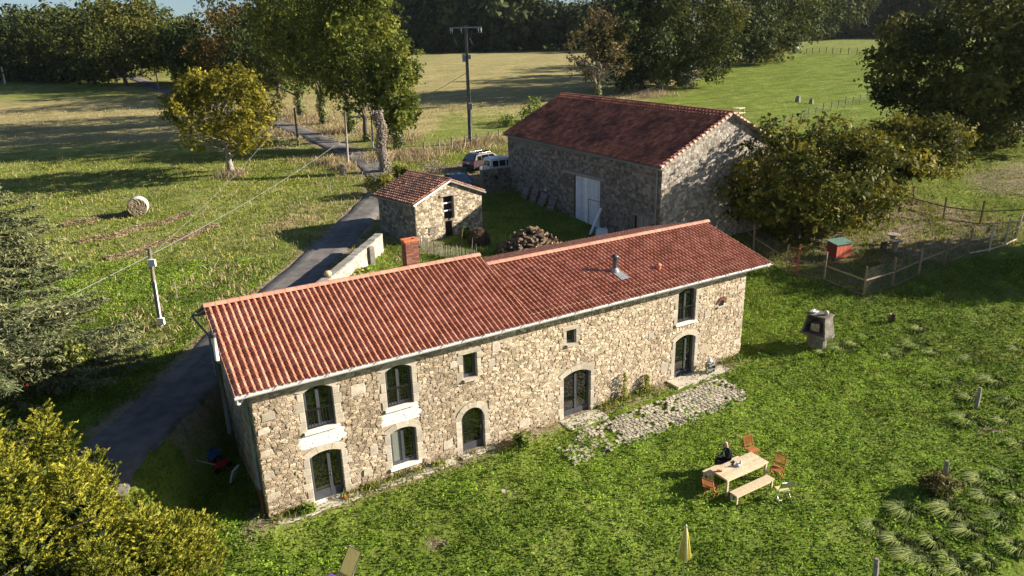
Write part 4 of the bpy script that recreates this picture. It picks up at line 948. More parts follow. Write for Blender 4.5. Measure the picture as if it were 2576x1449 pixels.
# big oak and the orchard trees
tree('oak_tree', 'very large dark oak at the right edge above the garden', 'tree', (2425, 372), -60, 500, M_LF_OAK, 80000, 61, leaf=.25, base_frac=-.10, bottom=-.86, lobes=60, lobe=(.17, .30), r=.45, limbs=24)
for i, (px, lab) in enumerate((((2392, 352), 'bare dark trunk left of the great oak stem'), ((2452, 362), 'bare dark trunk right of the great oak stem'))):
    P = spot(*px); o = empty('tree_trunk', (P[0], P[1], gz(P[0], P[1])), 0, lab, 'trunk', 'trunks under the large oak'); link('trunk', trunk_mesh(5.5, .24, [], 70+i, (.5 if i else -.4, .2)), M_BARK, o)
P1 = spot(2000, 603); P2 = spot(2205, 532)
tree('cherry_tree', 'broad leafy orchard tree covering the barn end and the hen run', 'tree', (2000, 603), 285, 520, M_LF_CHERRY, 48000, 62, leaf=.17, base_frac=.0, lobes=60, lobe=(.17, .30), P=P1, r=.22, bottom=-.9, limbs=24, h=9.3, dx=1.0)
tree('cherry_tree', 'yellowing orchard tree leaning right over the pen fence', 'tree', (2205, 532), 290, 330, M_LF_CHERRY, 26000, 63, leaf=.17, base_frac=.30, lobes=44, lobe=(.18, .32), P=P2, r=.24, dx=1.9, barkm=M_BARK, h=7.9, wd=10.2)
# spruce on the left
def spruce(name, label, P, H, Rr, m, seed, whorls=30, cat='tree'):
    rg = np.random.default_rng(seed); o = empty(name, tuple(P), 0, label, cat); Ps = []; Us = []; Ns = []; Sz = []; T = []; q = MB()
    q.tube([(0, 0, -.2), (0, 0, H*.5), (0, 0, H)], [.28, .18, .03], 8)
    for i in range(whorls):
        f = (i+.4)/whorls; z0 = H*(.03+.95*f); L = Rr*(1-f)**.8+.25
        for k in range(10):
            a = rg.uniform(0, 2*np.pi); ll = L*rg.uniform(.7, 1.12); bt = rg.uniform(-.4, .4); z = z0+rg.uniform(-.25, .25)
            pts = []
            for j in range(7):
                u = j/6; pts.append((math.cos(a)*ll*u, math.sin(a)*ll*u, z-.22*ll*u+.20*ll*u*u))
            q.tube([pts[0], pts[3], pts[6]], [.035, .022, .006], 4, cap=False)
            ns = int(16+ll*26); u = rg.uniform(.12, 1.0, ns); p = np.stack([math.cos(a)*ll*u, math.sin(a)*ll*u, z-.22*ll*u+.20*ll*u*u], 1); sdw = rg.choice([-1, 1], ns)
            tang = np.array([math.cos(a), math.sin(a), .05]); sv_ = np.array([-math.sin(a), math.cos(a), 0]); du = tang*rg.uniform(.3, 1, ns)[:, None]+sv_*(sdw*rg.uniform(.2, 1.1, ns))[:, None]; du[:, 2] -= rg.uniform(0, .35, ns)
            off = rg.uniform(0, 1, ns)*((1.05-u)*.75+.15)*.275*ll
            for w_ in range(5):
                Ps.append(p+du*(off*(.3+.22*w_))[:, None]+rg.normal(size=(ns, 3))*.05); Us.append(du+rg.normal(size=(ns, 3))*.35); Ns.append(np.array([0, 0, 1])+rg.normal(size=(ns, 3))*.6); Sz.append(rg.uniform(.035, .065, ns)); T.append(bt+rg.normal(size=ns)*.3+(u-.5)*.5)
    Ps, Us, Ns, Sz, T = map(np.concatenate, (Ps, Us, Ns, Sz, T))
    V, F = leaf_quads(Ps, Ns, Sz, rg, 5.0, Us); link('crown', fast_mesh('crown', V, F, T.clip(-1, 1)), m, o); q.build('trunk', M_BARK, o); return o
sx, sy = xy(28.6, -23.8)
spruce('spruce_tree', 'drooping grey-green spruce at the left edge above the golden conifer', (sx, sy, gz(sx, sy)), 13.2, 6.4, M_LF_SPRUCE, 5, 50)
def thuja(name, label, P, H, Rr, m, seed, n=2600):
    rg = np.random.default_rng(seed); o = empty(name, tuple(P), 0, label, 'tree')
    K = 26; pa = rg.uniform(0, 2*np.pi, K); pr = Rr*np.sqrt(rg.random(K))*.9; pr[:3] *= .15; ph = H*(1-.72*(pr/Rr)**1.5)*rg.uniform(.82, 1.06, K); pw = Rr*rg.uniform(.22, .36, K)
    pi_ = rg.choice(K, n, p=(ph*pw)/(ph*pw).sum()); f = rg.random(n)**.8; a = rg.uniform(0, 2*np.pi, n); r0 = pw[pi_]*(1-f)**.55*(1+.25*np.sin(a*4+f*13+pi_))*rg.uniform(.7, 1.08, n)+.04
    zr_ = np.zeros(n); lean = pr[pi_]*.25*f; ox = np.cos(pa[pi_])*(pr[pi_]+lean); oy = np.sin(pa[pi_])*(pr[pi_]+lean)
    base = np.stack([ox+np.cos(a)*r0, oy+np.sin(a)*r0, ph[pi_]*(.12+.86*f)], 1); out = np.stack([np.cos(a), np.sin(a), zr_], 1); side = np.stack([-np.sin(a), np.cos(a), zr_], 1); up = np.array([0, 0, 1.0])
    bt = rg.normal(size=n)*.3+(rg.uniform(-.3, .4, K))[pi_]+(f-.5)*.5; tw = side*(rg.normal(size=n)*.5)[:, None]; L = rg.uniform(.25, .6, n)[:, None]; Ps = []; Us = []; Ns = []; Sz = []; T = []
    for k in range(20):
        u = k/19; sgn = 1 if k % 2 else -1; c = base+(out*.45+up*(1.15-.5*u)+tw*.6)*L*u; du = out*.35+up*(.95-.75*u)+side*sgn*(.8-.4*u)+tw*.5
        Ps.append(c+du*.05); Us.append(du); Ns.append(np.cross(du, side*.6+up*.4)+rg.normal(size=(n, 3))*.35); Sz.append(rg.uniform(.024, .046, n)); T.append(bt+(u-.35)*.75+rg.normal(size=n)*.15)
    Ps, Us, Ns, Sz, T = map(np.concatenate, (Ps, Us, Ns, Sz, T))
    V, F = leaf_quads(Ps, Ns, Sz, rg, 3.4, Us); link('crown', fast_mesh('crown', V, F, T.clip(-1, 1)), m, o)
    q = MB(); q.tube([(0, 0, -.2), (0, 0, H*.55), (0, 0, H*.95)], [.3, .18, .04], 8)
    for i in range(60):
        a = rg.uniform(0, 6.28); z = rg.uniform(.1, .85)*H; r0 = Rr*(1-z/H)**.62; q.tube([(0, 0, z-.3), (math.cos(a)*r0*.5, math.sin(a)*r0*.5, z+.1), (math.cos(a)*r0*.95, math.sin(a)*r0*.95, z+.35)], [.04, .03, .01], 4, cap=False)
    q.build('trunk', M_BARK, o)
    c2 = crown((Rr*.62, Rr*.62, H*.40), 7000, .16, seed+2, 30, H*.38, bottom=-1)[0]; link('inner_twigs', c2, M_LF_DARK, o)
    return o
def stand(s, t): x_, y_ = xy(s, t); return (x_, y_, gz(x_, y_))
thuja('thuja_tree', 'golden-green conifer filling the bottom left corner', stand(15.6, -12.6), 6.3, 3.6, M_LF_THUJA, 6, 9000)
thuja('thuja_tree', 'second golden-green conifer cut by the left edge of the picture', stand(18.5, -16.4), 7.7, 3.0, M_LF_THUJA, 7, 6000)
o = bush('ivy_bush', 'round ivy bush at the end of the ruined roadside wall', (205, 962), 105, 105, M_LF_IVY, 5200, 54, leaf=.09)
bush('golden_shrub', 'rounded golden-leaved shrub behind the outbuilding roof', (965, 492), 88, 60, mat('golden_shrub_leaves', (.10, .11, .015), (.20, .19, .02), rough=.6, scale=1, tint=.4, c3=(.28, .25, .03), leaf=.2), 3600, 55, leaf=.10)
bush('golden_shrub', 'taller yellow-green shrub between outbuilding and drive', (1008, 462), 45, 48, M_LF_ASH, 1600, 56, leaf=.10)
bush('bramble_bush', 'leafless grey bramble bush on the wall behind the outbuilding', (1095, 440), 62, 40, mat('bare_twigs', (.20, .16, .13), (.30, .25, .21), rough=.9, tint=.4), 2600, 57, leaf=.05)
bush('wall_shrub', 'small green shrub growing at the house wall beside the left door', (770, 1290), 40, 32, M_LF_BROOM, 900, 58, leaf=.06)
bush('wall_shrub', 'leafy shrub against the house wall between arched door and double door', (1312, 1122), 52, 42, M_LF_BROOM, 1500, 59, leaf=.06)
bush('fig_shrub', 'pale large-leaved shrub behind the golden conifer on the lawn edge', (375, 1360), 60, 70, mat('pale_fig_leaves', (.16, .19, .09), (.26, .29, .15), rough=.6, scale=2, tint=.35, leaf=.2), 900, 60, leaf=.13)
# dead ivied trunk at the drive
P = spot(966, 432); o = empty('ivied_trunk', (P[0], P[1], gz(P[0], P[1])-.05), 0, 'dead trunk wrapped in grey ivy beside the lane bend', 'trunk'); k = mpp(P)
link('trunk', trunk_mesh(150*k, .3, [], 66), M_BARK_PALE, o); ivy(o, 152*k, .52, 2600, 66, .13, MATS['bare_twigs'])
# ------------------------------------------------------------------ grass
def scatter(n, s0, s1, t0, t1, seed, fn=None):
    rg = np.random.default_rng(seed); s = np.sqrt(rg.random(n)*(s1**2-s0**2)+s0**2); u = rg.random(n); t = (t0+(t1-t0)*u)*s
    x, y = xy(s, t); keep = np.ones(n, bool)
    if fn is not None: keep = fn(x, y, s, t, rg)
    return x[keep], y[keep], rg
def off_buildings(x, y, pad=.12):
    b = (x > -pad) & (x < HL+pad) & (y > -.05) & (y < HD+pad)
    return ~b
def lawn_fn(x, y, s, t, rg):
    rd = dist_seg(x, y, ROADC[:90:4].tolist()); k = off_buildings(x, y) & (rd > 1.75)
    k &= ~((y > -.75-.5*vnoise(x, y, 1.1, 9)) & (y < 0) & (x > -.4) & (x < 25.2) & (rg.random(len(x)) > .25))
    k &= ~((x > 13.6) & (x < 22.2) & (y > -3.15) & (y < -1.15) & (rg.random(len(x)) > .20))
    for px, py, r in ((1098, 1362, .38), (1266, 1240, .2)):
        P = spot(px, py); k &= np.hypot(x-P[0], y-P[1]) > r
    cl = vnoise(x, y, 2.6, 12)*.6+vnoise(x, y, 6.0, 13)*.4
    return k & (rg.random(len(x)) < .12+1.25*cl)
def lawn():
    x, y, rg = scatter(400000, 11.5, 47, -.86, .86, 8, lawn_fn); n = len(x)
    hgt = .05+.42*(.45+.75*vnoise(x, y, .3, 19))*(vnoise(x, y, 1.3, 14)*.45+vnoise(x, y, 3.4, 15)*.55)**2.2*rg.uniform(.4, 1.3, n); z = zt(x, y)+hgt
    N = rg.normal(size=(n, 3))*.75; N[:, 2] += .75
    V, F = leaf_quads(np.stack([x, y, z], 1), N, rg.uniform(.035, .085, n), rg, 1.5)
    T = ((vnoise(x, y, .9, 16)-.5)*.8+(vnoise(x, y, .17, 18)-.5)*1.1+(hgt-.06)*3.2+rg.normal(size=n)*.3).clip(-1, 1)
    tag(link('lawn_grass', fast_mesh('lawn_grass', V, F, T), M_GRASS), label='short lush clover lawn around the farmhouse', cat='grass', kind='stuff')
lawn()
def blades(name, x, y, rg, hmin, hmax, wd, m, label, tint0=0.0, lean=.35):
    n = len(x); z = zt(x, y); h = rg.uniform(hmin, hmax, n); a = rg.uniform(0, 2*np.pi, n); ln = rg.normal(size=(n, 2))*lean*h[:, None]
    b = np.stack([x, y, z-.02], 1); sd = np.stack([np.cos(a), np.sin(a), np.zeros(n)], 1)*(wd*rg.uniform(.6, 1.4, n))[:, None]/2
    tp = b+np.stack([ln[:, 0], ln[:, 1], h], 1); md = (b+tp)/2+np.stack([-ln[:, 0]*.15, -ln[:, 1]*.15, h*.1], 1)
    V = np.stack([b-sd, b+sd, md+sd*.8, tp, tp, md-sd*.8], 1)
    V = np.stack([b-sd, b+sd, md+sd*.8, tp, md-sd*.8], 1).reshape(-1, 3); F = np.arange(5*n).reshape(n, 5)
    T = (tint0+(vnoise(x, y, .8, 21)-.5)*.9+rg.normal(size=n)*.3).clip(-1, 1)
    return tag(link(name, fast_mesh(name, V, F, T), m), label=label, cat='grass', kind='stuff')
def verge_fn(x, y, s, t, rg):
    rd = dist_seg(x, y, ROADC[::4].tolist()); d, so, dk = zones(x, y)
    return off_buildings(x, y, .3) & (rd > 1.5) & (rg.random(len(x)) < np.clip((d-.22)*1.8, 0, 1)*np.where(rd < 8, 1, np.where(s < 84, .5, .10))) & ~((x > 15) & (x < 44) & (y > 12) & (y < 36))
x, y, rg = scatter(150000, 26, 130, -.78, .35, 31, verge_fn)
blades('dry_grass', x, y, rg, .12, .5, .06, M_STRAW, 'dry straw-coloured grass along the lane and meadow edges')
def mead_fn(x, y, s, t, rg):
    rd = dist_seg(x, y, ROADC[::4].tolist())
    return (rd > 1.4+.4*vnoise(x, y, 1.2, 35)) & off_buildings(x, y, .3) & ~((x > 31) & (x < 44) & (y > 13) & (y < 35)) & ~((x > 15) & (x < 22.5) & (y > 22) & (y < 29)) & ((x < 0) | (y > 9) | (x > 25)) & ((t < -.12*s) | (t > .2*s) | (y > 9)) & (rg.random(len(x)) < .35+vnoise(x, y, .5, 33)*.9)
x, y, rg = scatter(150000, 27, 85, -.8, .8, 32, mead_fn)
blades('meadow_grass', x, y, rg, .08, .26, .07, M_GRASS_ROUGH, 'longer green grass of the field, courtyard and hen run')
def tuft(name, label, P, h, r, n, m, seed, group):
    rg = np.random.default_rng(seed); a = rg.uniform(0, 2*np.pi, n); rr = r*np.sqrt(rg.random(n))*.35; out = rg.uniform(.3, 1, n)*r; hh = h*rg.uniform(.6, 1.1, n)
    b = np.stack([np.cos(a)*rr, np.sin(a)*rr, np.zeros(n)-.03], 1); dv = np.stack([np.cos(a), np.sin(a), np.zeros(n)], 1); sd = np.stack([-np.sin(a), np.cos(a), np.zeros(n)], 1)*.010
    m1 = b+dv*(out*.45)[:, None]+np.array([0, 0, 1])*hh[:, None]*.9; wn_ = np.array([-.25, .1, 0])*r*2*rg.random(n)[:, None]; tp = b+dv*out[:, None]+wn_+np.array([0, 0, 1])*(hh*rg.uniform(.35, .8, n))[:, None]
    V = np.stack([b-sd, b+sd, m1+sd, tp, m1-sd], 1).reshape(-1, 3)
    return tag(link(name, fast_mesh(name, V, np.arange(5*n).reshape(n, 5), rg.uniform(-.9, .9, n)), m, None, (P[0], P[1], gz(P[0], P[1]))), label, 'grass tuft', group)
TUS = [(2315, 830), (2260, 885), (2240, 900), (2300, 870), (2350, 890), (2445, 905), (2390, 960), (2330, 970), (2150, 868), (2115, 880), (2435, 1060), (2520, 1065), (2545, 1010), (2440, 1005), (2395, 1290), (2480, 1250), (2530, 1200), (2470, 1210), (2300, 1400), (2345, 1425), (2260, 1365), (2390, 1405), (2440, 1340), (2520, 1310), (2560, 1260), (2200, 1330), (2555, 1380), (2480, 1420), (2420, 1440), (2280, 1290), (2560, 880), (2500, 960), (2180, 850), (2560, 1120), (2070, 890), (2350, 1370)]
rt_ = random.Random(4)
LM = [((2060, 830), 'near the stone barbecue'), ((2250, 850), 'in the patch right of the barbecue'), ((2455, 1000), 'around the uppermost old post'), ((2371, 1226), 'around the post in the brown bush'), ((2300, 1420), 'in the bottom corner patch'), ((2550, 1300), 'at the lower right edge'), ((2550, 900), 'at the upper right edge of the lawn')]
ORD = ['leftmost', 'second from left', 'third from left', 'fourth from left', 'fifth from left', 'sixth from left', 'seventh from left', 'eighth from left', 'ninth from left', 'tenth from left', 'eleventh from left']
near = {}
for p in TUS: near.setdefault(min(range(len(LM)), key=lambda k: math.hypot(p[0]-LM[k][0][0], p[1]-LM[k][0][1])), []).append(p)
i = 0
for k, ps in near.items():
    for j, p in enumerate(sorted(ps)):
        tuft('grass_tussock', 'silvery arching grass tussock %s, %s' % (LM[k][1], ORD[j]), spot(*p), rt_.uniform(.16, .32), rt_.uniform(.35, .8), 460, M_TUSSOCK, 100+i, 'grass tussocks on the right of the lawn'); i += 1
tuft('dry_tuft', 'tall dry yellow weed tuft behind the stone barbecue', spot(2242, 812), .7, .22, 90, M_STRAW, 90, None)
cx_, cy_ = [], []; rgd = np.random.default_rng(44)
for p, r_, n_ in (((1053, 392), 2.6, 1560), ((1184, 366), 2.4, 900), ((1010, 352), 2.4, 960), ((583, 442), 1.3, 420), ((828, 410), 1.6, 540), ((870, 425), 1.0, 300), ((1250, 354), 2.4, 600), ((960, 400), 2.0, 600), ((860, 330), 2.5, 720), ((780, 300), 3, 840), ((1640, 240), 4, 900)):
    P = spot(*p); cx_.append(P[0]+rgd.normal(size=n_)*r_*.6); cy_.append(P[1]+rgd.normal(size=n_)*r_*.6)
blades('tall_dry_grass', np.concatenate(cx_), np.concatenate(cy_), rgd, .25, .95, .045, M_STRAW, 'tall dry grass clumps at tree feet, bank and electricity pole', lean=.4)
# ------------------------------------------------------------------ far woods
def woods(name, label, spots_, m, seed, leaf, n):
    rg = np.random.default_rng(seed); Vs, Fs, Ts, off = [], [], [], 0
    for i, (px, py, h, wd) in enumerate(spots_):
        d = sight(px, py); P = spot(px, py); me, _ = crown((wd/2, wd/2, h*.5), n, leaf, seed+i, 16, h*.48, bottom=-1)
        v = np.empty(len(me.vertices)*3, np.float32); me.vertices.foreach_get('co', v); f = np.empty(len(me.loops), np.int32); me.loops.foreach_get('vertex_index', f); a = np.empty(len(me.polygons), np.float32); me.attributes['tint'].data.foreach_get('value', a); bpy.data.meshes.remove(me)
        Vs.append(v.reshape(-1, 3)+np.array([P[0], P[1], gz(P[0], P[1])])); Fs.append(f.reshape(-1, 4)+off); Ts.append(a); off += len(v)//3
    return tag(link(name, fast_mesh(name, np.concatenate(Vs), np.concatenate(Fs), np.concatenate(Ts)), m), label=label, cat='woods', kind='stuff')
rw = random.Random(9)
woods('far_woods', 'dark wood behind the golden meadow', [(x_, 127-x_*.004+rw.uniform(-2, 6), rw.uniform(19, 27), rw.uniform(13, 19)) for x_ in range(1130, 1640, 24)], M_LF_FAR, 300, .85, 3200)
woods('far_hedge', 'low hedge of trees at the end of the golden meadow', [(x_, 130+rw.uniform(-3, 3), rw.uniform(9, 13), rw.uniform(10, 14)) for x_ in range(960, 1160, 18)], M_LF_FAR, 340, .7, 1500)
woods('far_woods', 'dark wood beyond the right-hand meadow', [(x_, 92-(x_-2100)*.010+rw.uniform(-2, 2), rw.uniform(24, 34), rw.uniform(20, 28)) for x_ in range(2080, 2700, 26)], M_LF_FAR, 360, 1.2, 3600)
woods('far_woods', 'wooded blue hill on the horizon', [(x_, 128-(x_ % 60)*.06, rw.uniform(26, 36), rw.uniform(30, 44)) for x_ in range(900, 1300, 12)], M_LF_FAR, 400, 1.7, 1400)
woods('far_woods', 'distant tree line at the far left horizon', [(x_, 163+rw.uniform(-2, 3), rw.uniform(18, 26), rw.uniform(26, 40)) for x_ in range(-160, 330, 22)], M_LF_FAR, 440, 1.2, 800)
woods('far_hedge', 'bracken hedge along the top of the right-hand meadow', [(x_, 97-(x_-2100)*.02, 4.5, 9) for x_ in range(2100, 2420, 16)], M_LF_FAR, 480, .8, 300)

for i, (x_, y_, lab) in enumerate(((66, -9.5, 'tall tree beyond the right edge shading the lawn by the hen run'), (74, -16, 'second tall tree beyond the right edge'))):
    tree('oak_tree', lab, 'tree', None, 0, 0, M_LF_DARK, 14000, 640+i, leaf=.34, P=np.array([x_, y_, gz(x_, y_)]), h=14, wd=10, base_frac=.08, group='trees beyond the right edge')
woods('field_hedge', 'dark undergrowth under the far left trees', [(x_, 203+(x_-30)*.035+rw.uniform(-3, 3), rw.uniform(4, 7), rw.uniform(8, 12)) for x_ in list(range(-60, 290, 22))+[520, 560, 600, 650, 700]], M_LF_DARK, 520, .5, 600)
# ------------------------------------------------------------------ paving at the house
PAV = tag(bpy.data.objects.new('paving', None), kind='structure'); COL.objects.link(PAV)
M_COB = mat('patio_cobble', (.33, .285, .225), (.46, .41, .335), rough=.9, scale=6, bump=.4, tint=.35, big=(.36, .33, .27), bigscale=1.2)
rc = random.Random(12); cob = []
nrow = 14
for j in range(nrow):
    y0_ = -1.20-j*.155; x_ = 11.5+rc.uniform(0, .25)+(1.6 if j < 2 else 0)
    while x_ < 22.0-max(0, j-9)*.1:
        wdt = rc.uniform(.17, .27)
        grow = vnoise(np.array([x_]), np.array([y0_]), 1.3, 44)[0]+(.22 if x_ < 14.5 else 0)
        if rc.random() > (grow-.52)*1.5: cob.append((x_+wdt/2, y0_-.07+rc.uniform(-.012, .012), wdt-.03, .125))
        x_ += wdt
cob.sort(key=lambda c: c[0]**2+(c[1]+24)**2)
def cobble(b, c, T=None):
    x_, y_, w_, d_ = c; z_ = gz(x_, y_)+.03; e = .018; V = []
    for (zz, s_) in ((-.06, 0), (.025, 0), (.042, e)):
        for sx_, sy_ in ((-1, -1), (1, -1), (1, 1), (-1, 1)): V.append((x_+sx_*(w_/2-s_)+rc.uniform(-.006, .006), y_+sy_*(d_/2-s_)+rc.uniform(-.006, .006), z_+zz+rc.uniform(-.006, .006)))
    b.add(V, [(0, 1, 5, 4), (1, 2, 6, 5), (2, 3, 7, 6), (3, 0, 4, 7), (4, 5, 9, 8), (5, 6, 10, 9), (6, 7, 11, 10), (7, 4, 8, 11), (8, 9, 10, 11)], rc.uniform(-1, 1))
for c in cob[:300]: b = MB(); cobble(b, c); b.build('cobble', M_COB, PAV)
b = MB()
for c in cob[300:]: cobble(b, c)
if len(cob) > 300: tag(b.build('cobbles_beyond', M_COB, PAV), kind='stuff')
def slab(name, x0, x1, y0, y1, th=.07):
    q = MB(); n = 8; P = []
    for k in range(n+1): P.append((x0+(x1-x0)*k/n, y0+rc.uniform(-.05, .05)))
    for k in range(n, -1, -1): P.append((x0+(x1-x0)*k/n, y1))
    zz = max(gz(x0, y0), gz(x1, y0)); q.prism(P, lambda a, b_, d: np.array([a, b_, d]), zz-.25, zz+th); return q.build(name, M_CONC_PALE, PAV)
slab('door_slab', .2, 3.4, -.62, -.12, .03); slab('door_slab', 4.0, 7.6, -.5, -.05, .03); slab('door_slab', 7.9, 9.5, -.42, -.12, .03); slab('door_slab', 13.0, 15.2, -1.0, -.12, .04); slab('door_slab', 19.6, 23.3, -.95, -.05, .05)

# ------------------------------------------------------------------ garden table, benches and chairs
def furniture(name, label, cat, x0, x1, y0, y1, h, leg, boards, group=None, apron=True):
    o = empty(name, ((x0+x1)/2, (y0+y1)/2, gz((x0+x1)/2, (y0+y1)/2)), 0, label, cat, group); W_, D_ = x1-x0, y1-y0
    for k in range(boards):
        q = MB(); q.box((0, -D_/2+D_*(k+.5)/boards, h-.02), (W_, D_/boards-.006, .04), tint=rc.uniform(-1, 1)); q.build('board', M_WOOD, o)
    for sx_ in (-1, 1):
        for sy_ in (-1, 1): q = MB(); q.box((sx_*(W_/2-.08), sy_*(D_/2-.06), (h-.04)/2), (leg, leg, h-.042)); q.build('leg', M_WOOD, o)
    if apron:
        for sy_ in (-1, 1): q = MB(); q.box((0, sy_*(D_/2-.06), h-.09), (W_-.18-leg, .03, .09)); q.build('apron', M_WOOD, o)
        for sx_ in (-1, 1): q = MB(); q.box((sx_*(W_/2-.08), 0, h-.09), (.03, D_-.14-leg, .09)); q.build('apron', M_WOOD, o)
    return o
furniture('garden_table', 'long pale pine garden table on the lawn', 'table', 15.12, 17.40, -8.22, -7.34, .75, .085, 6)
furniture('bench', 'pale pine bench on the near side of the garden table', 'bench', 14.98, 17.05, -8.84, -8.47, .45, .07, 2, 'benches at the garden table')
furniture('bench', 'pale pine bench the man sits on, behind the garden table', 'bench', 15.13, 17.12, -7.28, -6.93, .45, .07, 2, 'benches at the garden table')
def folding_chair(label, P, face, tint=0.0):
    """wooden folding chair; face = direction the sitter looks, radians from +x"""
    o = empty('folding_chair', (P[0], P[1], gz(P[0], P[1])), face-math.pi/2, label, 'chair', 'wooden folding chairs around the garden table')
    W_ = .44
    for sx_ in (-1, 1):
        x_ = sx_*W_/2
        q = MB(); q.bar((x_, .26, 0), (x_, -.20, .46), .022, .04); q.bar((x_, -.20, .46), (x_, -.36, .92), .022, .04); q.build('back_leg', M_TEAK, o)
        q = MB(); q.bar((x_*.88, -.26, 0), (x_*.88, .22, .44), .022, .04); q.build('leg', M_TEAK, o)
    for k in range(6): q = MB(); q.box((0, -.17+k*.075, .45), (W_-.03, .06, .018), tint=rc.uniform(-1, 1)); q.build('seat_slat', M_TEAK, o)
    for k, zz in enumerate((.56, .90)): q = MB(); q.bar((-W_/2, -.235-(zz-.56)*.35, zz), (W_/2, -.235-(zz-.56)*.35, zz), .02, .05); q.build('back_rail', M_TEAK, o)
    for k in range(9):
        x_ = -W_/2+.04+(W_-.08)*k/8; q = MB(); q.bar((x_, -.242, .58), (x_, -.348, .88), .026, .012, up=(1, 0, 0)); q.build('back_slat', M_TEAK, o)
    return o
C1 = level(1893, 1130, .45); folding_chair('brown wooden folding chair standing behind the far end of the garden table', C1, R(-95))
C2 = level(1954, 1178, .45); folding_chair('brown wooden folding chair at the right end of the garden table', C2, R(195))
C3 = level(1788, 1222, .45); folding_chair('bright orange wooden folding chair at the left end of the garden table', C3, R(20))
M_CLOTH_Y = mat('pale_yellow_canvas', (.62, .58, .26), (.72, .68, .34), rough=.85, scale=8, tint=.15, leaf=.15)
P = spot(1966, 1255); o = empty('camping_chair', (P[0], P[1], gz(P[0], P[1])), R(70), 'metal folding chair with pale yellow canvas beside the near bench', 'chair')
for sx_ in (-1, 1):
    q = MB(); q.tube([(-.30, sx_*.25, 0), (.12, sx_*.25, .44)], .015, 7); q.tube([(.20, sx_*.22, 0), (-.10, sx_*.24, .44), (-.30, sx_*.25, .92)], .015, 7); q.build('frame', M_METAL, o)
q = MB(); q.tube([(-.30, -.25, .92), (-.30, .25, .92)], .015, 7); q.tube([(-.22, -.25, .12), (-.22, .25, .12)], .012, 7); q.build('cross_tube', M_METAL, o)
q = MB(); q.box((-.245, 0, .76), (.02, .47, .30), M=Matrix.Rotation(R(-22), 4, 'Y')); q.build('back_canvas', M_CLOTH_Y, o)
q = MB(); q.box((.02, 0, .44), (.36, .46, .018)); q.build('seat_canvas', M_CLOTH_Y, o)
# things on the table
def topz(x_, y_, h=.75): return gz(16.26, -7.78)+h
P = level((2450+905/2.047)*.644, (1650+338/2.047)*.644, .80)
q = MB(); q.lathe((0, 0, 0), [(0, 0), (.05, 0), (.055, .1), (.05, .16), (.02, .22), (.02, .26), (0, .26)], 12); o = q.build('water_bottle', glass_mat('clear_bottle', (.65, .7, .72), .1, 1.45), None, (P[0], P[1], topz(0, 0))); tag(o, 'small clear bottle standing on the garden table', 'bottle')
M_BAG = mat('white_plastic', (.75, .75, .76), rough=.4)
q = MB(); rr_ = np.random.default_rng(3)
def crumple(name, c, r, m, seed, flat=.6, n=(7, 12)):
    g = np.random.default_rng(seed); b = MB(); V = []; F = []
    for i in range(n[0]+1):
        for k in range(n[1]):
            th = math.pi*i/n[0]; ph = 2*math.pi*k/n[1]; rr = r*(1+.28*g.normal()) if 0 < i < n[0] else r
            V.append((math.sin(th)*math.cos(ph)*rr, math.sin(th)*math.sin(ph)*rr, max(-r*flat*.92, math.cos(th)*rr*flat)+r*flat*.92))
    for i in range(n[0]):
        for k in range(n[1]): F.append((i*n[1]+k, (i+1)*n[1]+k, (i+1)*n[1]+(k+1) % n[1], i*n[1]+(k+1) % n[1]))
    b.add(V, F, 0); return b.build(name, m, None, c)
P = level((2450+885/2.047)*.644, (1650+342/2.047)*.644, .78); tag(crumple('paper_bag', (P[0], P[1], topz(0, 0)), .10, M_BAG, 2), 'crumpled white bag beside the bottle on the table', 'bag')
P = level((2450+850/2.047)*.644, (1650+325/2.047)*.644, .76); q = MB(); q.box((0, 0, .012), (.26, .05, .024), rz=.5); q.box((.06, .06, .02), (.12, .07, .04), rz=.9); tag(q.build('hand_tool', M_IRON, None, (P[0], P[1], topz(0, 0))), 'small dark tool lying on the garden table', 'tool')
P = level((2450+738/2.047)*.644, (1650+388/2.047)*.644, .77); o = empty('snack_packet', (P[0], P[1], topz(0, 0)), R(-40), 'small orange packet near the left end of the table', 'packet')
q = MB(); q.box((0, 0, .035), (.2, .09, .07), taper=.85); q.build('body', M_TERRA, o); q = MB(); q.box((.04, 0, .072), (.06, .06, .006)); q.build('print', M_CLOTH_Y, o)

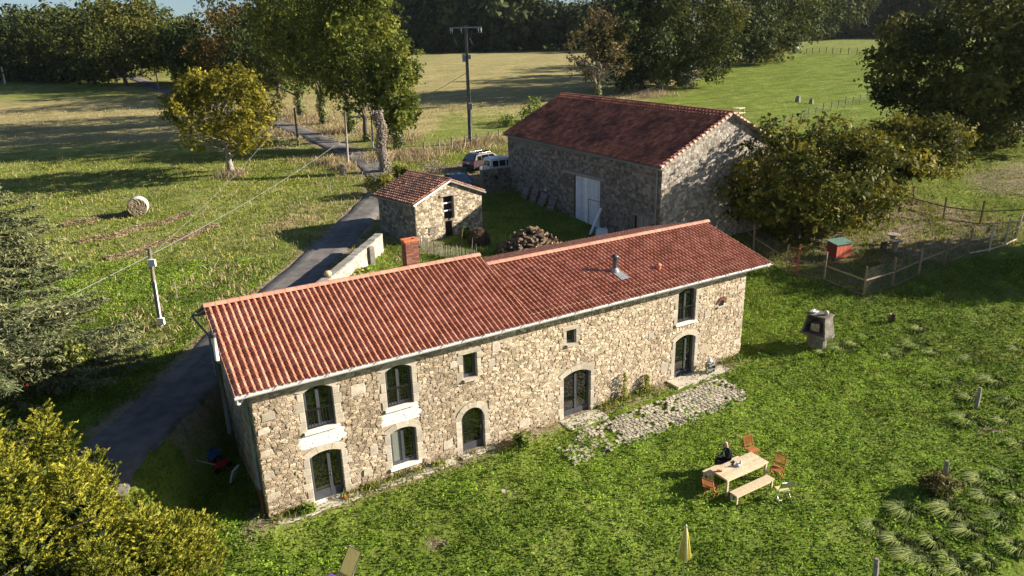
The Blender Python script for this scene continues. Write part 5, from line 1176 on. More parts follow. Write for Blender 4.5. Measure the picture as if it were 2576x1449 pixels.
# ------------------------------------------------------------------ the man on the bench
def person():
    fx, fy = math.cos(R(150)), math.sin(R(150)); px_, py_ = 16.48, -7.03
    o = empty('person', (px_, py_, gz(px_, py_)), R(150)-math.pi/2, 'bald man in black jacket with light blue lanyard sitting on the far bench', 'person')
    # local: +y is where he faces
    J = {'pel': (0, 0, .54), 'spn': (0, .01, .78), 'chs': (0, .06, .98), 'nek': (0, .11, 1.12), 'hd0': (0, .14, 1.19), 'hd1': (0, .17, 1.28), 'hd2': (0, .16, 1.36)}
    rad = {'pel': .16, 'spn': .155, 'chs': .165, 'nek': .062, 'hd0': .075, 'hd1': .098, 'hd2': .075}
    E_ = [('pel', 'spn'), ('spn', 'chs'), ('chs', 'nek'), ('nek', 'hd0'), ('hd0', 'hd1'), ('hd1', 'hd2')]
    for s_, sx_ in (('l', -1), ('r', 1)):
        J.update({'sh'+s_: (sx_*.19, .06, 1.05), 'el'+s_: (sx_*.25, .12, .78), 'wr'+s_: (sx_*.07, .31, .72), 'pm'+s_: (sx_*.035, .36, .71), 'hp'+s_: (sx_*.10, .03, .53), 'kn'+s_: (sx_*.14, .46, .52), 'ak'+s_: (sx_*.14, .44, .10), 'ft'+s_: (sx_*.15, .60, .05)})
        rad.update({'sh'+s_: .075, 'el'+s_: .056, 'wr'+s_: .036, 'pm'+s_: .040, 'hp'+s_: .10, 'kn'+s_: .068, 'ak'+s_: .045, 'ft'+s_: .042})
        E_ += [('chs', 'sh'+s_), ('sh'+s_, 'el'+s_), ('el'+s_, 'wr'+s_), ('wr'+s_, 'pm'+s_), ('pel', 'hp'+s_), ('hp'+s_, 'kn'+s_), ('kn'+s_, 'ak'+s_), ('ak'+s_, 'ft'+s_)]
        for f in range(5):
            a = (f-2)*.014; base = (sx_*(.028+.004*f), .375, .705+a); L_ = (.035, .06, .065, .06, .045)[f]
            if f == 0: base = (sx_*.05, .34, .735)
            k1, k2 = 'f%s%d' % (s_, f), 'g%s%d' % (s_, f); J[k1] = (base[0]-sx_*.012, base[1]+L_*.5, base[2]); J[k2] = (base[0]-sx_*.035, base[1]+L_*.75, base[2]-.012); rad[k1] = .0095; rad[k2] = .0075; E_ += [('pm'+s_, k1), (k1, k2)]
    names = list(J); me = bpy.data.meshes.new('body'); me.from_pydata([J[n_] for n_ in names], [(names.index(a), names.index(b_)) for a, b_ in E_], [])
    b = bpy.data.objects.new('body', me); COL.objects.link(b); b.parent = o
    md = b.modifiers.new('skin', 'SKIN'); md.use_smooth_shade = True; b.modifiers.new('sub', 'SUBSURF').levels = 2; b.modifiers['sub'].render_levels = 2
    for i, n_ in enumerate(names): me.skin_vertices[0].data[i].radius = (rad[n_], rad[n_]); me.skin_vertices[0].data[i].use_root = (n_ == 'pel')
    dg = bpy.context.evaluated_depsgraph_get(); dg.update(); me2 = bpy.data.meshes.new_from_object(b.evaluated_get(dg)); b.modifiers.clear(); b.data = me2; me2.name = 'body'
    sk = mat('skin', (.52, .30, .22), (.58, .35, .26), rough=.55, scale=20); bk = mat('black_fleece', (.012, .013, .018), (.02, .02, .027), rough=.9, scale=20); tr_ = mat('dark_trousers', (.02, .022, .03), rough=.9); sh_ = mat('dark_shoes', (.03, .025, .02), rough=.6)
    me2.materials.clear()
    for m_ in (bk, sk, tr_, sh_): me2.materials.append(m_)
    for p in me2.polygons:
        c = p.center; i = 0
        if c.z > 1.135: i = 1
        elif c.y > .325 and .6 < c.z < .82 and abs(c.x) < .12: i = 1
        elif c.z < .085: i = 3
        elif c.z < .50 or (c.y > .14 and c.z < .62): i = 2
        p.material_index = i; p.use_smooth = True
    hb = MB(); hb.lathe((0, .262, 1.275), [(0, .03), (.012, .01), (.017, -.012), (.0, -.02)], 8); hb.build('nose', sk, o)
    for sx_ in (-1, 1):
        e = MB(); e.lathe((sx_*.097, .15, 1.27), [(0, -.035), (.014, -.02), (.02, .0), (.018, .02), (0, .035)], 8, scale=(.6, 1)); e.build('ear', sk, o)
        e = MB(); e.lathe((sx_*.036, .252, 1.30), [(0, -.009), (.009, 0), (0, .009)], 6); e.build('eye', M_IRON, o)
    e = MB(); e.box((0, .247, 1.235), (.05, .012, .008)); e.build('mouth', mat('lips', (.4, .16, .13)), o)
    e = MB(); e.box((0, .235, 1.20), (.10, .05, .03), taper=.8); e.build('beard', mat('grey_stubble', (.2, .16, .13), rough=.9), o)
    ln = MB(); ln.bar((-.07, .06, 1.14), (-.085, .20, 1.05), .022, .006, up=(0, 1, 0)); ln.bar((-.085, .225, 1.04), (-.01, .235, .82), .022, .006, up=(0, 1, 0)); ln.bar((.07, .06, 1.14), (.085, .20, 1.05), .022, .006, up=(0, 1, 0)); ln.bar((.085, .225, 1.04), (.01, .235, .82), .022, .006, up=(0, 1, 0)); ln.build('lanyard', mat('light_blue_ribbon', (.25, .50, .68), rough=.6), o)
    q = MB(); q.box((0, .40, .735), (.075, .14, .012), M=Matrix.Rotation(.3, 4, 'X')); q.parent_only = True
    ph = q.build('phone', M_IRON, None); ph.matrix_world = Matrix.Translation(o.location) @ Matrix.Rotation(o.rotation_euler.z, 4, 'Z'); tag(ph, 'dark phone held in the seated man\'s hands', 'phone')
person()

# ------------------------------------------------------------------ parasol, sun bed, barbecue, blocks
P = level(1721, 1404, 1.28); o = empty('parasol', (P[0], P[1], gz(P[0], P[1])), 0, 'closed yellow and white parasol at the bottom of the lawn', 'parasol')
q = MB(); q.tube([(0, 0, -.2), (0, 0, 2.46)], .02, 8); q.build('pole', M_METAL, o)
q = MB(); V = []; F = []; n = 24
for (rr, zz) in ((.03, 2.42), (.07, 2.25), (.12, 1.9), (.165, 1.55), (.19, 1.30)):
    for k in range(n): th = 2*math.pi*k/n; f_ = 1+(.16 if k % 2 else -.16)*min(1, (2.45-zz)*1.4); V.append((math.cos(th)*rr*f_, math.sin(th)*rr*f_, zz+(.03 if k % 2 else 0)*(zz < 1.4)))
for i in range(4):
    for k in range(n): F.append((i*n+k, (i+1)*n+k, (i+1)*n+(k+1) % n, i*n+(k+1) % n))
q.add(V, F, 0); q.t = [1.0 if (k // 2) % 4 == 0 else -.2 for i in range(4) for k in range(n)]; q.build('canopy', mat('yellow_canvas', (.66, .56, .10), (.74, .64, .15), rough=.8, scale=10, tint=.2, c3=(.78, .75, .55), leaf=.2), o)
q = MB(); q.lathe((0, 0, 2.44), [(.02, 0), (.03, .03), (.012, .09), (0, .1)], 8); q.build('finial', M_WHITE, o)
P = level(868, 1448, .32); o = empty('sun_bed', (P[0], P[1], gz(P[0], P[1])), R(26), 'cream sun lounger with raised back at the bottom edge', 'sun lounger')
q = MB()
for sy_ in (-1, 1): q.tube([(.55, sy_*.29, 1.0), (.02, sy_*.29, .34), (-1.25, sy_*.29, .34)], .016, 7)
q.tube([(.55, -.29, 1.0), (.55, .29, 1.0)], .016, 7); q.tube([(-1.25, -.29, .34), (-1.25, .29, .34)], .016, 7); q.build('frame', mat('taupe_metal', (.25, .23, .21), rough=.4), o)
for x_ in (-1.05, -.1, .3):
    q = MB(); q.tube([(x_, -.29, 0), (x_+.06, -.29, .34)], .014, 7); q.tube([(x_, .29, 0), (x_+.06, .29, .34)], .014, 7); q.build('leg', MATS['taupe_metal'], o)
q = MB(); q.bar((.02, 0, .345), (.54, 0, .985), .54, .012, up=(0, 0, 1)); q.build('back_canvas', mat('cream_canvas', (.72, .66, .42), (.78, .72, .48), rough=.85, scale=8, leaf=.65), o)
q = MB(); q.bar((-1.24, 0, .345), (.02, 0, .345), .54, .012); q.build('seat_canvas', MATS['cream_canvas'], o)
P = level(838, 1448, .0); tag(crumple('purple_towel', (P[0]-.1, P[1]-.25, gz(P[0], P[1])), .22, mat('purple_cloth', (.14, .05, .30), rough=.9), 6, .35), 'purple towel lying beside the sun lounger', 'towel')
M_CONC_OLD = mat('weathered_concrete', (.13, .12, .10), (.24, .22, .19), rough=.95, scale=3, bump=.4, bscale=20, tint=.2, big=(.10, .09, .075), bigscale=1.2)
P = spot(2052, 872); BQ = empty('stone_barbecue', (P[0], P[1], gz(P[0], P[1])), R(-84), 'weathered grey concrete barbecue with hooded firebox on the lawn', 'barbecue')
q = MB(); q.lathe((0, 0, -.1), [(.46, 0), (.47, .3), (.45, .82), (.40, .84)], 14, smooth=False, scale=(1.15, .9)); q.build('base', M_CONC_OLD, BQ)
q = MB(); q.prism([(-.72, -.5), (.72, -.5), (.86, 0), (.72, .5), (-.72, .5), (-.86, 0)], lambda a, b_, d: np.array([a, b_, d]), .72, .86); q.build('hearth_slab', M_CONC_OLD, BQ)
for sx_ in (-1, 1):
    q = MB(); V = [(sx_*.70, -.46, .865), (sx_*.70, .48, .865), (sx_*.52, .42, 1.86), (sx_*.52, -.34, 1.86)]; W2 = [(a-sx_*.09, b_, c_) for a, b_, c_ in V]; q.add(V+W2, [(0, 1, 2, 3), (7, 6, 5, 4), (0, 4, 5, 1), (1, 5, 6, 2), (2, 6, 7, 3), (3, 7, 4, 0)]); q.build('side_panel', M_CONC_OLD, BQ)
q = MB(); V = [(-.60, .46, .865), (.60, .46, .865), (.43, .38, 1.86), (-.43, .38, 1.86)]; W2 = [(a, b_-.09, c_) for a, b_, c_ in V]; q.add(V+W2, [(0, 1, 2, 3), (7, 6, 5, 4), (0, 4, 5, 1), (1, 5, 6, 2), (2, 6, 7, 3), (3, 7, 4, 0)]); q.build('back_panel', M_CONC_OLD, BQ)
q = MB(); q.box((0, .04, 1.90), (1.16, .92, .07)); q.build('top_slab', M_CONC_OLD, BQ)
q = MB(); q.box((-.1, .0, 1.12), (.46, .4, .42), rz=.2); bx_ = q.build('wooden_crate', M_WOOD_GREY, None); bx_.matrix_world = Matrix.Translation(BQ.location) @ Matrix.Rotation(R(-84), 4, 'Z') @ Matrix.Translation((0, 0, .05)); tag(bx_, 'small wooden crate inside the barbecue firebox', 'crate')
def on(o, p): return Matrix.Translation(o.location) @ Matrix.Rotation(o.rotation_euler.z, 4, 'Z') @ Vector(p)
q = MB(); q.lathe((0, 0, 0), [(0, 0), (.08, .01), (.13, .07), (.14, .13), (.1, .22), (.0, .26)], 14); tag(q.build('stone_ball', M_CONC_PALE, None, on(BQ, (.30, .1, 1.94))), 'pale round stone on top of the barbecue', 'stone')
tag(crumple('white_cloth', on(BQ, (-.28, -.1, 1.94)), .2, M_WHITE, 9, .35), 'crumpled white cloth on top of the barbecue', 'cloth')
P = spot(2003, 869); q = MB(); q.lathe((0, 0, 0), [(0, .01), (.09, .012), (.12, .03), (.115, .035), (.08, .02), (0, .018)], 16); tag(q.build('plate', M_WHITE, None, (P[0], P[1], gz(P[0], P[1])+.06)), 'white plate on the grass left of the barbecue', 'plate')
def block(label, c, rz):
    o = empty('concrete_block', c, rz, label, 'block', 'concrete blocks by the right-hand door')
    q = MB(); fnb = lambda a, b_, d: np.array([a, d, b_])
    for z0_, z1_ in ((0, .035), (.165, .2)): q.box((0, 0, (z0_+z1_)/2), (.5, .25, z1_-z0_))
    for x_ in (-.23, 0, .23): q.box((x_, 0, .1), (.038, .249, .13))
    q.build('shell', M_CONC, o); q = MB(); q.box((0, .02, .1), (.46, .15, .128)); q.build('cell', M_DARK, o)
bz = gz(22.15, -.6)+.05
block('concrete block at the bottom, beside the right-hand door', (22.15, -.55, bz), R(8)); block('second concrete block of the pile beside the door', (22.2, -.5, bz+.2), R(-14)); block('topmost concrete block, under the white bag', (22.1, -.52, bz+.4), R(20))
tag(crumple('white_bag', (22.12, -.5, bz+.6), .14, M_BAG, 12, .7), 'white bag on the concrete blocks beside the door', 'bag')
P = spot(1857, 908); q = MB(); q.lathe((0, 0, 0), [(0, 0), (.045, 0), (.045, .18), (.015, .26), (.015, .31), (0, .31)], 10); tag(q.build('green_bottle', glass_mat('green_glass', (.03, .30, .20), .1, 1.5), None, (P[0], P[1], gz(P[0], P[1])+.03)), 'green bottle at the right corner of the farmhouse', 'bottle')
q = MB(); q.lathe((0, 0, 0), [(0, 0), (.12, 0), (.16, .05), (.15, .055), (.11, .015), (0, .012)], 18); tag(q.build('plant_saucer', M_TERRA, None, (2.85, -.28, gz(2.85, -.28)+.035)), 'terracotta saucer on the step of the left door', 'saucer')
for i, (p, h_, lab) in enumerate((((2455, 1027), 1.05, 'old wooden post in the rough grass near the right edge, uppermost of three'), ((2371, 1226), 1.15, 'leaning wooden post rising from a brown bush on the right'), ((2198, 1470), .95, 'old wooden post cut by the bottom edge'))):
    P = spot(*p); o = empty('old_post', (P[0], P[1], gz(P[0], P[1])), .4*i, lab, 'post', 'old posts in the rough grass')
    q = MB(); q.tube([(0, 0, -.2), (.02, 0, h_*.6), (.05, .02, h_)], [.10, .09, .07], 7, smooth=False); q.build('shaft', M_WOOD_GREY, o); q = MB(); q.tube([(-.07, 0, h_*.7), (.12, .0, h_*.72)], .008, 5); q.build('wire_stub', M_WIRE, o)
bush('bramble_bush', 'low reddish-brown bush around the leaning post', (2360, 1240), 95, 55, mat('russet_leaves', (.10, .085, .025), (.17, .13, .04), rough=.8, scale=2, tint=.4, c3=(.13, .15, .04), leaf=.2), 3200, 68, leaf=.06)
P = spot(1266, 1240); q = MB(); q.prism([(-.09, -.05), (.06, -.07), (.1, .02), (.03, .07), (-.07, .05)], lambda a, b_, d: np.array([a, b_, d]), 0, .08); tag(q.build('stone', M_DRESSED, None, (P[0], P[1], gz(P[0], P[1])+.04)), 'single pale stone lying on the lawn', 'stone')

# ------------------------------------------------------------------ hen run
PENF = empty('pen_fence', (PEN[0][0], PEN[0][1], gz(*PEN[0])), 0, 'wire-mesh pen fence of wooden posts and rails right of the house', 'fence'); PB = np.array(PENF.location)
def runs(pts, closed=False): return [np.array([*spot(*p)[:2]]) for p in pts]
penrun = runs([(1838, 577), (1895, 633), (1977, 688), (2072, 706), (2172, 745), (2244, 723), (2310, 693), (2374, 667), (2434, 640), (2489, 630), (2527, 618), (2556, 604), (2572, 560), (2464, 583-18), (2372, 552), (2292, 530), (2235, 515)])
HP = 1.95
for i, p in enumerate(penrun):
    z_ = gz(*p); q = MB(); q.bar(np.array([p[0], p[1], z_-.2])-PB, np.array([p[0]+rc.uniform(-.05, .05), p[1]+rc.uniform(-.05, .05), z_+HP*rc.uniform(.95, 1.08)])-PB, .09, .09, rc.uniform(-1, 1)); q.build('post', M_WOOD if i in (10, 11, 9) else mat('brown_post', (.24, .17, .10), (.34, .25, .16), rough=.9, scale=6, tint=.3) if 'brown_post' not in MATS else MATS['brown_post'], PENF)
for i, (a, b_) in enumerate(zip(penrun[:-1], penrun[1:])):
    za, zb = gz(*a), gz(*b_)
    for hh in (1.05, .08):
        q = MB(); q.bar(np.array([*a, za+hh])-PB, np.array([*b_, zb+hh])-PB, .04, .09, rc.uniform(-1, 1)); q.build('rail', M_WOOD if 8 <= i <= 10 else MATS['brown_post'], PENF)
    q = MB(); L_ = np.linalg.norm(b_-a); n1 = int(L_/.09); w_ = .0035
    for k in range(n1):
        p = a+(b_-a)*(k/n1); zz = za+(zb-za)*k/n1; d_ = (b_-a)/L_*w_; V = [np.array([*(p-d_), zz])-PB, np.array([*(p+d_), zz])-PB, np.array([*(p+d_), zz+HP*.93])-PB, np.array([*(p-d_), zz+HP*.93])-PB]; q.add(V, [(0, 1, 2, 3)])
    for k in range(18):
        hz_ = .1+k*.1; q.add([np.array([*a, za+hz_-w_])-PB, np.array([*b_, zb+hz_-w_])-PB, np.array([*b_, zb+hz_+w_])-PB, np.array([*a, za+hz_+w_])-PB], [(0, 1, 2, 3)])
    q.build('wire_netting', M_WIRE, PENF)
M_REDP = mat('red_oxide_paint', (.48, .10, .05), (.56, .14, .08), rough=.7, scale=6, tint=.2)
ga, gb = penrun[2], penrun[2]+(penrun[3]-penrun[2])*.55
for (a, b_, lab) in ((ga+np.array([.15, .1]), ga+(penrun[3]-penrun[2])*.30+np.array([.1, .1]), 'red wooden gate frame of the hen run, left leaf'), (ga+(penrun[3]-penrun[2])*.32+np.array([.1, .1]), ga+(penrun[3]-penrun[2])*.32+np.array([.9, .75]), 'red wooden gate frame of the hen run, right leaf standing open')):
    z_ = gz(*a); o = empty('pen_gate', (a[0], a[1], z_), math.atan2(b_[1]-a[1], b_[0]-a[0]), lab, 'gate', 'red gates of the hen run'); L_ = float(np.linalg.norm(b_-a))
    for x_ in (0, L_): q = MB(); q.box((x_, 0, .95), (.06, .05, 1.75)); q.build('stile', M_REDP, o)
    for hh in (.1, .68, 1.25, 1.8): q = MB(); q.box((L_/2, 0, hh), (L_-.062, .045, .06)); q.build('rail', M_REDP, o)
    q = MB(); q.box((L_/2, 0, .95), (.04, .03, 1.6)); q.build('mullion', M_REDP, o)
P = spot(2108, 648); o = empty('hen_house', (P[0], P[1], gz(P[0], P[1])), R(-8), 'small red wooden hen house with sloping green roof', 'hen house')
for k in range(8): 
    q = MB(); q.box((-.62+k*.177, -.45, .62), (.17, .03, .95), tint=rc.uniform(-1, 1)); q.build('plank', M_REDP, o)
q = MB(); q.prism([(-.45, .15), (.45, .15), (.45, 1.22), (-.45, 1.08)], lambda a, b_, d: np.array([d, a, b_]), -.70, .70); q.build('box', mat('dark_red_paint', (.26, .05, .035), (.32, .07, .05), rough=.7), o)
q = MB(); q.box((0, 0, 1.2), (1.6, 1.1, .05), M=Matrix.Rotation(.15, 4, 'X')); q.build('roof', mat('green_felt', (.07, .16, .13), (.11, .22, .18), rough=.8, scale=4), o)
q = MB(); q.box((.715, -.1, .55), (.03, .4, .6)); q.build('hatch', M_REDP, o)
for sx_ in (-1, 1):
    for sy_ in (-1, 1): q = MB(); q.box((sx_*.62, sy_*.38, .06), (.08, .08, .2)); q.build('foot', M_WOOD_GREY, o)
for i, (p, lab) in enumerate((((2250, 632), 'upright wooden cable reel in the hen run, nearer one'), ((2244, 615), 'upright wooden cable reel in the hen run, farther one'))):
    P = spot(*p); o = empty('cable_reel', (P[0], P[1], gz(P[0], P[1])), 0, lab, 'cable reel', 'cable reels in the hen run')
    for zz, rr in ((.03, .45), (.78, .46)): q = MB(); q.lathe((0, 0, zz), [(0, -.03), (rr, -.03), (rr, .03), (.06, .03), (.05, .0), (0, 0)], 18, smooth=False); q.build('disc', M_WOOD_GREY, o)
    q = MB(); q.tube([(0, 0, .06), (0, 0, .76)], .2, 12); q.build('drum', M_WOOD_GREY, o)
P = spot(2222, 628); q = MB(); q.tube([(0, 0, -.1), (0, 0, .6)], [.22, .2], 10); tag(q.build('log_stump', M_BARK, None, (P[0], P[1], gz(P[0], P[1]))), 'dark log stump beside the cable reels', 'stump')
def weeds(name, x, y, rg_, lo, hi, m, lab): blades(name, x, y, rg_, lo, hi, .06, m, lab)
gx = np.random.default_rng(77); pa = np.array(PEN); bx0, by0 = pa.min(0); bx1, by1 = pa.max(0); xx = gx.uniform(bx0, bx1, 26000); yy = gx.uniform(by0, by1, 26000); kp = inside(xx, yy, PEN) & (gx.random(26000) < .05+.8*vnoise(xx, yy, .6, 55)**2.5); blades('pen_weeds', xx[kp], yy[kp], gx, .06, .38, .06, M_GRASS_ROUGH, 'rank green weeds inside the hen run')

# ------------------------------------------------------------------ courtyard
pc = spot(1337, 632); LOGS = []
M_LOG = mat('split_log', (.13, .09, .06), (.23, .16, .10), rough=.9, scale=7, bump=.3, tint=.5); rl = random.Random(8); lm = []
for v in range(10):
    q = MB(); L_ = rl.uniform(.42, .55); rr = rl.uniform(.08, .13); n = rl.choice((3, 4, 5)); P_ = []
    for k in range(n): th = 2*math.pi*k/n+rl.uniform(-.3, .3); P_.append((math.cos(th)*rr, math.sin(th)*rr*.8))
    q.prism(P_, lambda a, b_, d: np.array([d, a, b_]), -L_/2, L_/2, rl.uniform(-1, 1)); q.t[0] = q.t[1] = 1.2; me = q.mesh('log'); me.materials.append(M_LOG); lm.append(me)
RX, RYY, HH = 2.75, 2.0, 1.65
for i in range(290):
    rad_ = math.sqrt(rl.random()); th = rl.uniform(0, 2*math.pi); x_ = math.cos(th)*rad_*RX; y_ = math.sin(th)*rad_*RYY; zz = HH*(1-rad_**1.3)*rl.uniform(.88, 1.04)
    o = bpy.data.objects.new('log', rl.choice(lm)); COL.objects.link(o); wx, wy = pc[0]+x_, pc[1]+y_; o.location = (wx, wy, gz(wx, wy)+.06+zz); o.rotation_euler = (rl.uniform(0, 6.28), rl.uniform(-.5, .5), rl.uniform(0, 6.28)); tag(o, 'split firewood log in the big heap in the shaded courtyard', 'log', 'split logs heaped in the courtyard')
q = MB(); q.lathe((0, 0, -.1), [(2.3, 0), (1.7, .55), (1.0, 1.0), (.4, 1.3), (0, 1.4)], 16, scale=(1.1, .8)); tag(q.build('log_heap_core', M_BARK, None, (pc[0], pc[1], gz(pc[0], pc[1]))), label='dark mass of buried logs under the firewood heap', cat='logs', kind='stuff')
def pallet(label, y_, tilt, rz=0):
    o = empty('pallet', (30.35, y_, gz(30.4, y_)), 0, label, 'pallet', 'pallets leaning on the barn wall')
    A = Matrix.Rotation(tilt, 4, 'Y') @ Matrix.Rotation(rz, 4, 'X')
    for k in range(6): q = MB(); q.box(A @ Vector((-.06, 0, .08+k*.2)), (.022, .8, .1), M=A, tint=rc.uniform(-1, 1)); q.build('slat', M_WOOD_GREY, o)
    for yy_ in (-.36, 0, .36): q = MB(); q.box(A @ Vector((0, yy_, .6)), (.09, .09, 1.2), M=A); q.build('bearer', M_WOOD_GREY, o)
for lab, y_, tl, rz_ in (('dark pallet leaning on the barn wall, farthest from the doors', 30.8, .42, .05), ('small pallet leaning second from the left on the barn wall', 29.3, .4, -.05), ('pale pallet leaning third from the left on the barn wall', 28.0, .45, .08), ('slatted pallet leaning nearest the white barn doors', 26.5, .42, 0)): pallet(lab, y_, tl, rz_)
q = MB(); q.bar((0, 0, 0), (1.25, .25, 1.95), .22, .10); o = q.build('leaning_beam', M_BARNDOOR, None, (29.55, 19.55, gz(29.5, 19.5))); tag(o, 'whitish wooden beam leaning beside the barn doors', 'beam')
o = empty('ladder', (30.2, 16.9, gz(30.2, 16.9)), 0, 'wooden ladder leaning on the barn wall near the corner', 'ladder')
for yy_ in (-.22, .22): q = MB(); q.bar((0, yy_, 0), (.75, yy_, 2.5), .06, .05, up=(0, 1, 0)); q.build('stile', M_WOOD_GREY, o)
for k in range(8): q = MB(); q.bar((.75*(k+.6)/8.3, -.22, 2.5*(k+.6)/8.3), (.75*(k+.6)/8.3, .22, 2.5*(k+.6)/8.3), .035, .035); q.build('rung', M_WOOD_GREY, o)
P = level(1538, 588, 2.2); o = empty('bulk_bag', (29.3, 17.75, gz(29.3, 17.75)), .2, 'white woven bulk bag standing open in the courtyard', 'bag')
q = MB(); V = []; nn = 16
for (rr, zz) in ((.42, 0), (.50, .3), (.52, .7), (.47, .92), (.50, 1.0), (.40, .96), (.36, .8)):
    for k in range(nn): th = 2*math.pi*k/nn; f_ = 1+.10*math.cos(4*th)+rl.uniform(-.05, .05); V.append((math.cos(th)*rr*f_, math.sin(th)*rr*f_, zz+(rl.uniform(-.08, .1) if zz > .85 else 0)))
q.add(V, [(i*nn+k, i*nn+(k+1) % nn, (i+1)*nn+(k+1) % nn, (i+1)*nn+k) for i in range(6) for k in range(nn)], 0, True); q.build('sack', M_BARNDOOR, o)
for sx_ in (-1, 1): q = MB(); q.tube([(sx_*.4, -.2, .9), (sx_*.42, 0, 1.15), (sx_*.4, .2, .9)], .02, 6); q.build('handle', M_WHITE, o)
q = MB(); q.lathe((0, 0, .6), [(.36, 0), (.3, .14), (0, .2)], 12); q.build('contents', M_LOG, o)
# gate wall between barn and drive, with its opening
GW = empty('gate_wall', (29.0, 34.2, gz(29, 34.2)), 0, 'old stone wall with a low arched opening at the barn corner', 'wall'); gb_ = np.array(GW.location)
gf = lambda a, b_, d: np.array([-1.0+a, -d, b_-.4]); GWW, GWH = 3.0, 2.45
q = MB(); hole_wall(q, GWW, GWH, gf, [(1.15, 2.05, 0, 1.85)], 0); hole_wall(q, GWW, GWH, lambda a, b_, d: gf(a, b_, -.5), [(1.15, 2.05, 0, 1.85)], 0)
for a in (1.15, 2.05): q.add([gf(a, 0, 0), gf(a, 1.85, 0), gf(a, 1.85, -.5), gf(a, 0, -.5)], [(0, 1, 2, 3)])
q.add([gf(0, GWH, 0), gf(GWW, GWH, 0), gf(GWW, GWH, -.5), gf(0, GWH, -.5)], [(0, 1, 2, 3)]); q.add([gf(1.15, 1.85, 0), gf(2.05, 1.85, 0), gf(2.05, 1.85, -.5), gf(1.15, 1.85, -.5)], [(0, 1, 2, 3)]); q.add([gf(0, 0, 0), gf(0, GWH, 0), gf(0, GWH, -.5), gf(0, 0, -.5)], [(0, 1, 2, 3)])
gw_ = q.build('core', M_MORTAR_OLD, GW); masonry(GW, stone_cells(GWW, GWH, .32, .2, 71, [(1.15, 2.05, 0, 1.85)]), gf, M_STONE_OLD, 16, 60, .04)
OG = empty('yard_gate', (23.2, 31.2, gz(23.2, 31.2)), math.atan2(2.6, 3.3), 'dark wooden picket gate between outbuilding and gate wall', 'gate')
for k in range(22): q = MB(); q.box((.1+k*.19, 0, .75), (.12, .03, 1.5+.06*(k % 2)), tint=rc.uniform(-1, 1)); q.build('picket', M_WOOD_GREY, OG)
for hh in (.35, 1.15): q = MB(); q.box((2.1, .035, hh), (4.2, .04, .09)); q.build('rail', M_WOOD_GREY, OG)
# paling fence of the kitchen garden
pf = [np.array(spot(*p)[:2]) for p in ((1050, 618), (1085, 640), (1140, 655), (1200, 668))]; PF = empty('paling_fence', (*pf[0], gz(*pf[0])), 0, 'low chestnut paling fence in front of the outbuilding', 'fence'); p0_ = np.array(PF.location)
pp_ = catmull(pf, 14)
for i, p in enumerate(pp_): z_ = gz(*p); q = MB(); q.bar(np.array([*p, z_-.1])-p0_, np.array([p[0]+rc.uniform(-.05, .05), p[1], z_+rc.uniform(.85, 1.15)])-p0_, .06, .035, rc.uniform(-1, 1)); q.build('pale', M_WOOD_GREY, PF)
for hh in (.3, .8):
    q = MB(); q.tube([np.array([*p, gz(*p)+hh])-p0_ for p in pp_[::3]], .012, 5); q.build('wire', M_WIRE, PF)
P = spot(1205, 612); o = empty('hay_heap', (P[0], P[1], gz(P[0], P[1])), 0, 'brown dome of old hay against the outbuilding', 'hay heap'); q = MB(); q.lathe((0, 0, -.1), [(.72, 0), (.76, .35), (.62, .75), (.36, 1.05), (0, 1.15)], 18); q.build('core', mat('old_hay', (.085, .06, .038), (.14, .10, .06), rough=1, scale=5, bump=.9, bscale=14), o)
g = np.random.default_rng(4); n = 2600; th = g.uniform(0, 2*np.pi, n); ph = np.arccos(g.random(n)); Pd = np.stack([np.cos(th)*np.sin(ph)*.78, np.sin(th)*np.sin(ph)*.78, np.cos(ph)*1.08], 1)*g.uniform(.95, 1.12, (n, 1)); V, F = leaf_quads(Pd, Pd+g.normal(size=(n, 3))*.4, g.uniform(.02, .04, n), g, 6); link('loose_hay', fast_mesh('loose_hay', V, F, g.uniform(-.9, .9, n)), MATS['old_hay'], o)
bush('tomato_plant', 'yellowing leafy plant at the outbuilding door', (1170, 600), 28, 38, M_LF_ASH, 700, 81, leaf=.08, cat='plant')
for i, (p, dx_, h_, lab) in enumerate((((1158, 618), .35, 1.5, 'slanting pale pole beside the outbuilding door'), ((1186, 640), .15, 1.2, 'thin bare stick at the end of the paling fence'), ((1199, 642), -.02, .8, 'short bare stick right of the thin one'))):
    P = spot(*p); q = MB(); q.tube([(0, 0, -.1), (dx_*.5, 0, h_*.5), (dx_, 0, h_)], .025, 5); tag(q.build('garden_stick', M_WOOD_GREY, None, (P[0], P[1], gz(P[0], P[1]))), lab, 'stick', 'garden sticks')
# garden wall by the lane with squash plants
ga_, gb2 = np.array([5.6, 12.7]), np.array([13.4, 22.3])
LWn = float(np.linalg.norm(gb2-ga_)); gd = (gb2-ga_)/LWn; gn = np.array([gd[1], -gd[0]]); z0_, z1_ = gz(*ga_), gz(*gb2)
GA = empty('garden_wall', (ga_[0], ga_[1], z0_), 0, 'pale rendered stone garden wall along the lane behind the house', 'wall')
wf = lambda a, b_, d: np.array([gd[0]*a+gn[0]*d, gd[1]*a+gn[1]*d, b_-.3+(z1_-z0_)*a/LWn]); WHt = 1.55
q = MB(); q.add([wf(0, 0, 0), wf(LWn, 0, 0), wf(LWn, WHt, 0), wf(0, WHt, 0), wf(0, 0, -.45), wf(LWn, 0, -.45), wf(LWn, WHt, -.45), wf(0, WHt, -.45)], [(0, 1, 2, 3), (7, 6, 5, 4), (1, 5, 6, 2), (4, 0, 3, 7)]); q.build('core', M_MORTAR, GA)
masonry(GA, stone_cells(LWn, WHt-.02, .3, .19, 72), wf, mat('pale_limed_stone', (.38, .335, .27), (.50, .455, .385), rough=.95, scale=4, bump=.4, tint=.35), 17, 90, .03)
nc_ = 22
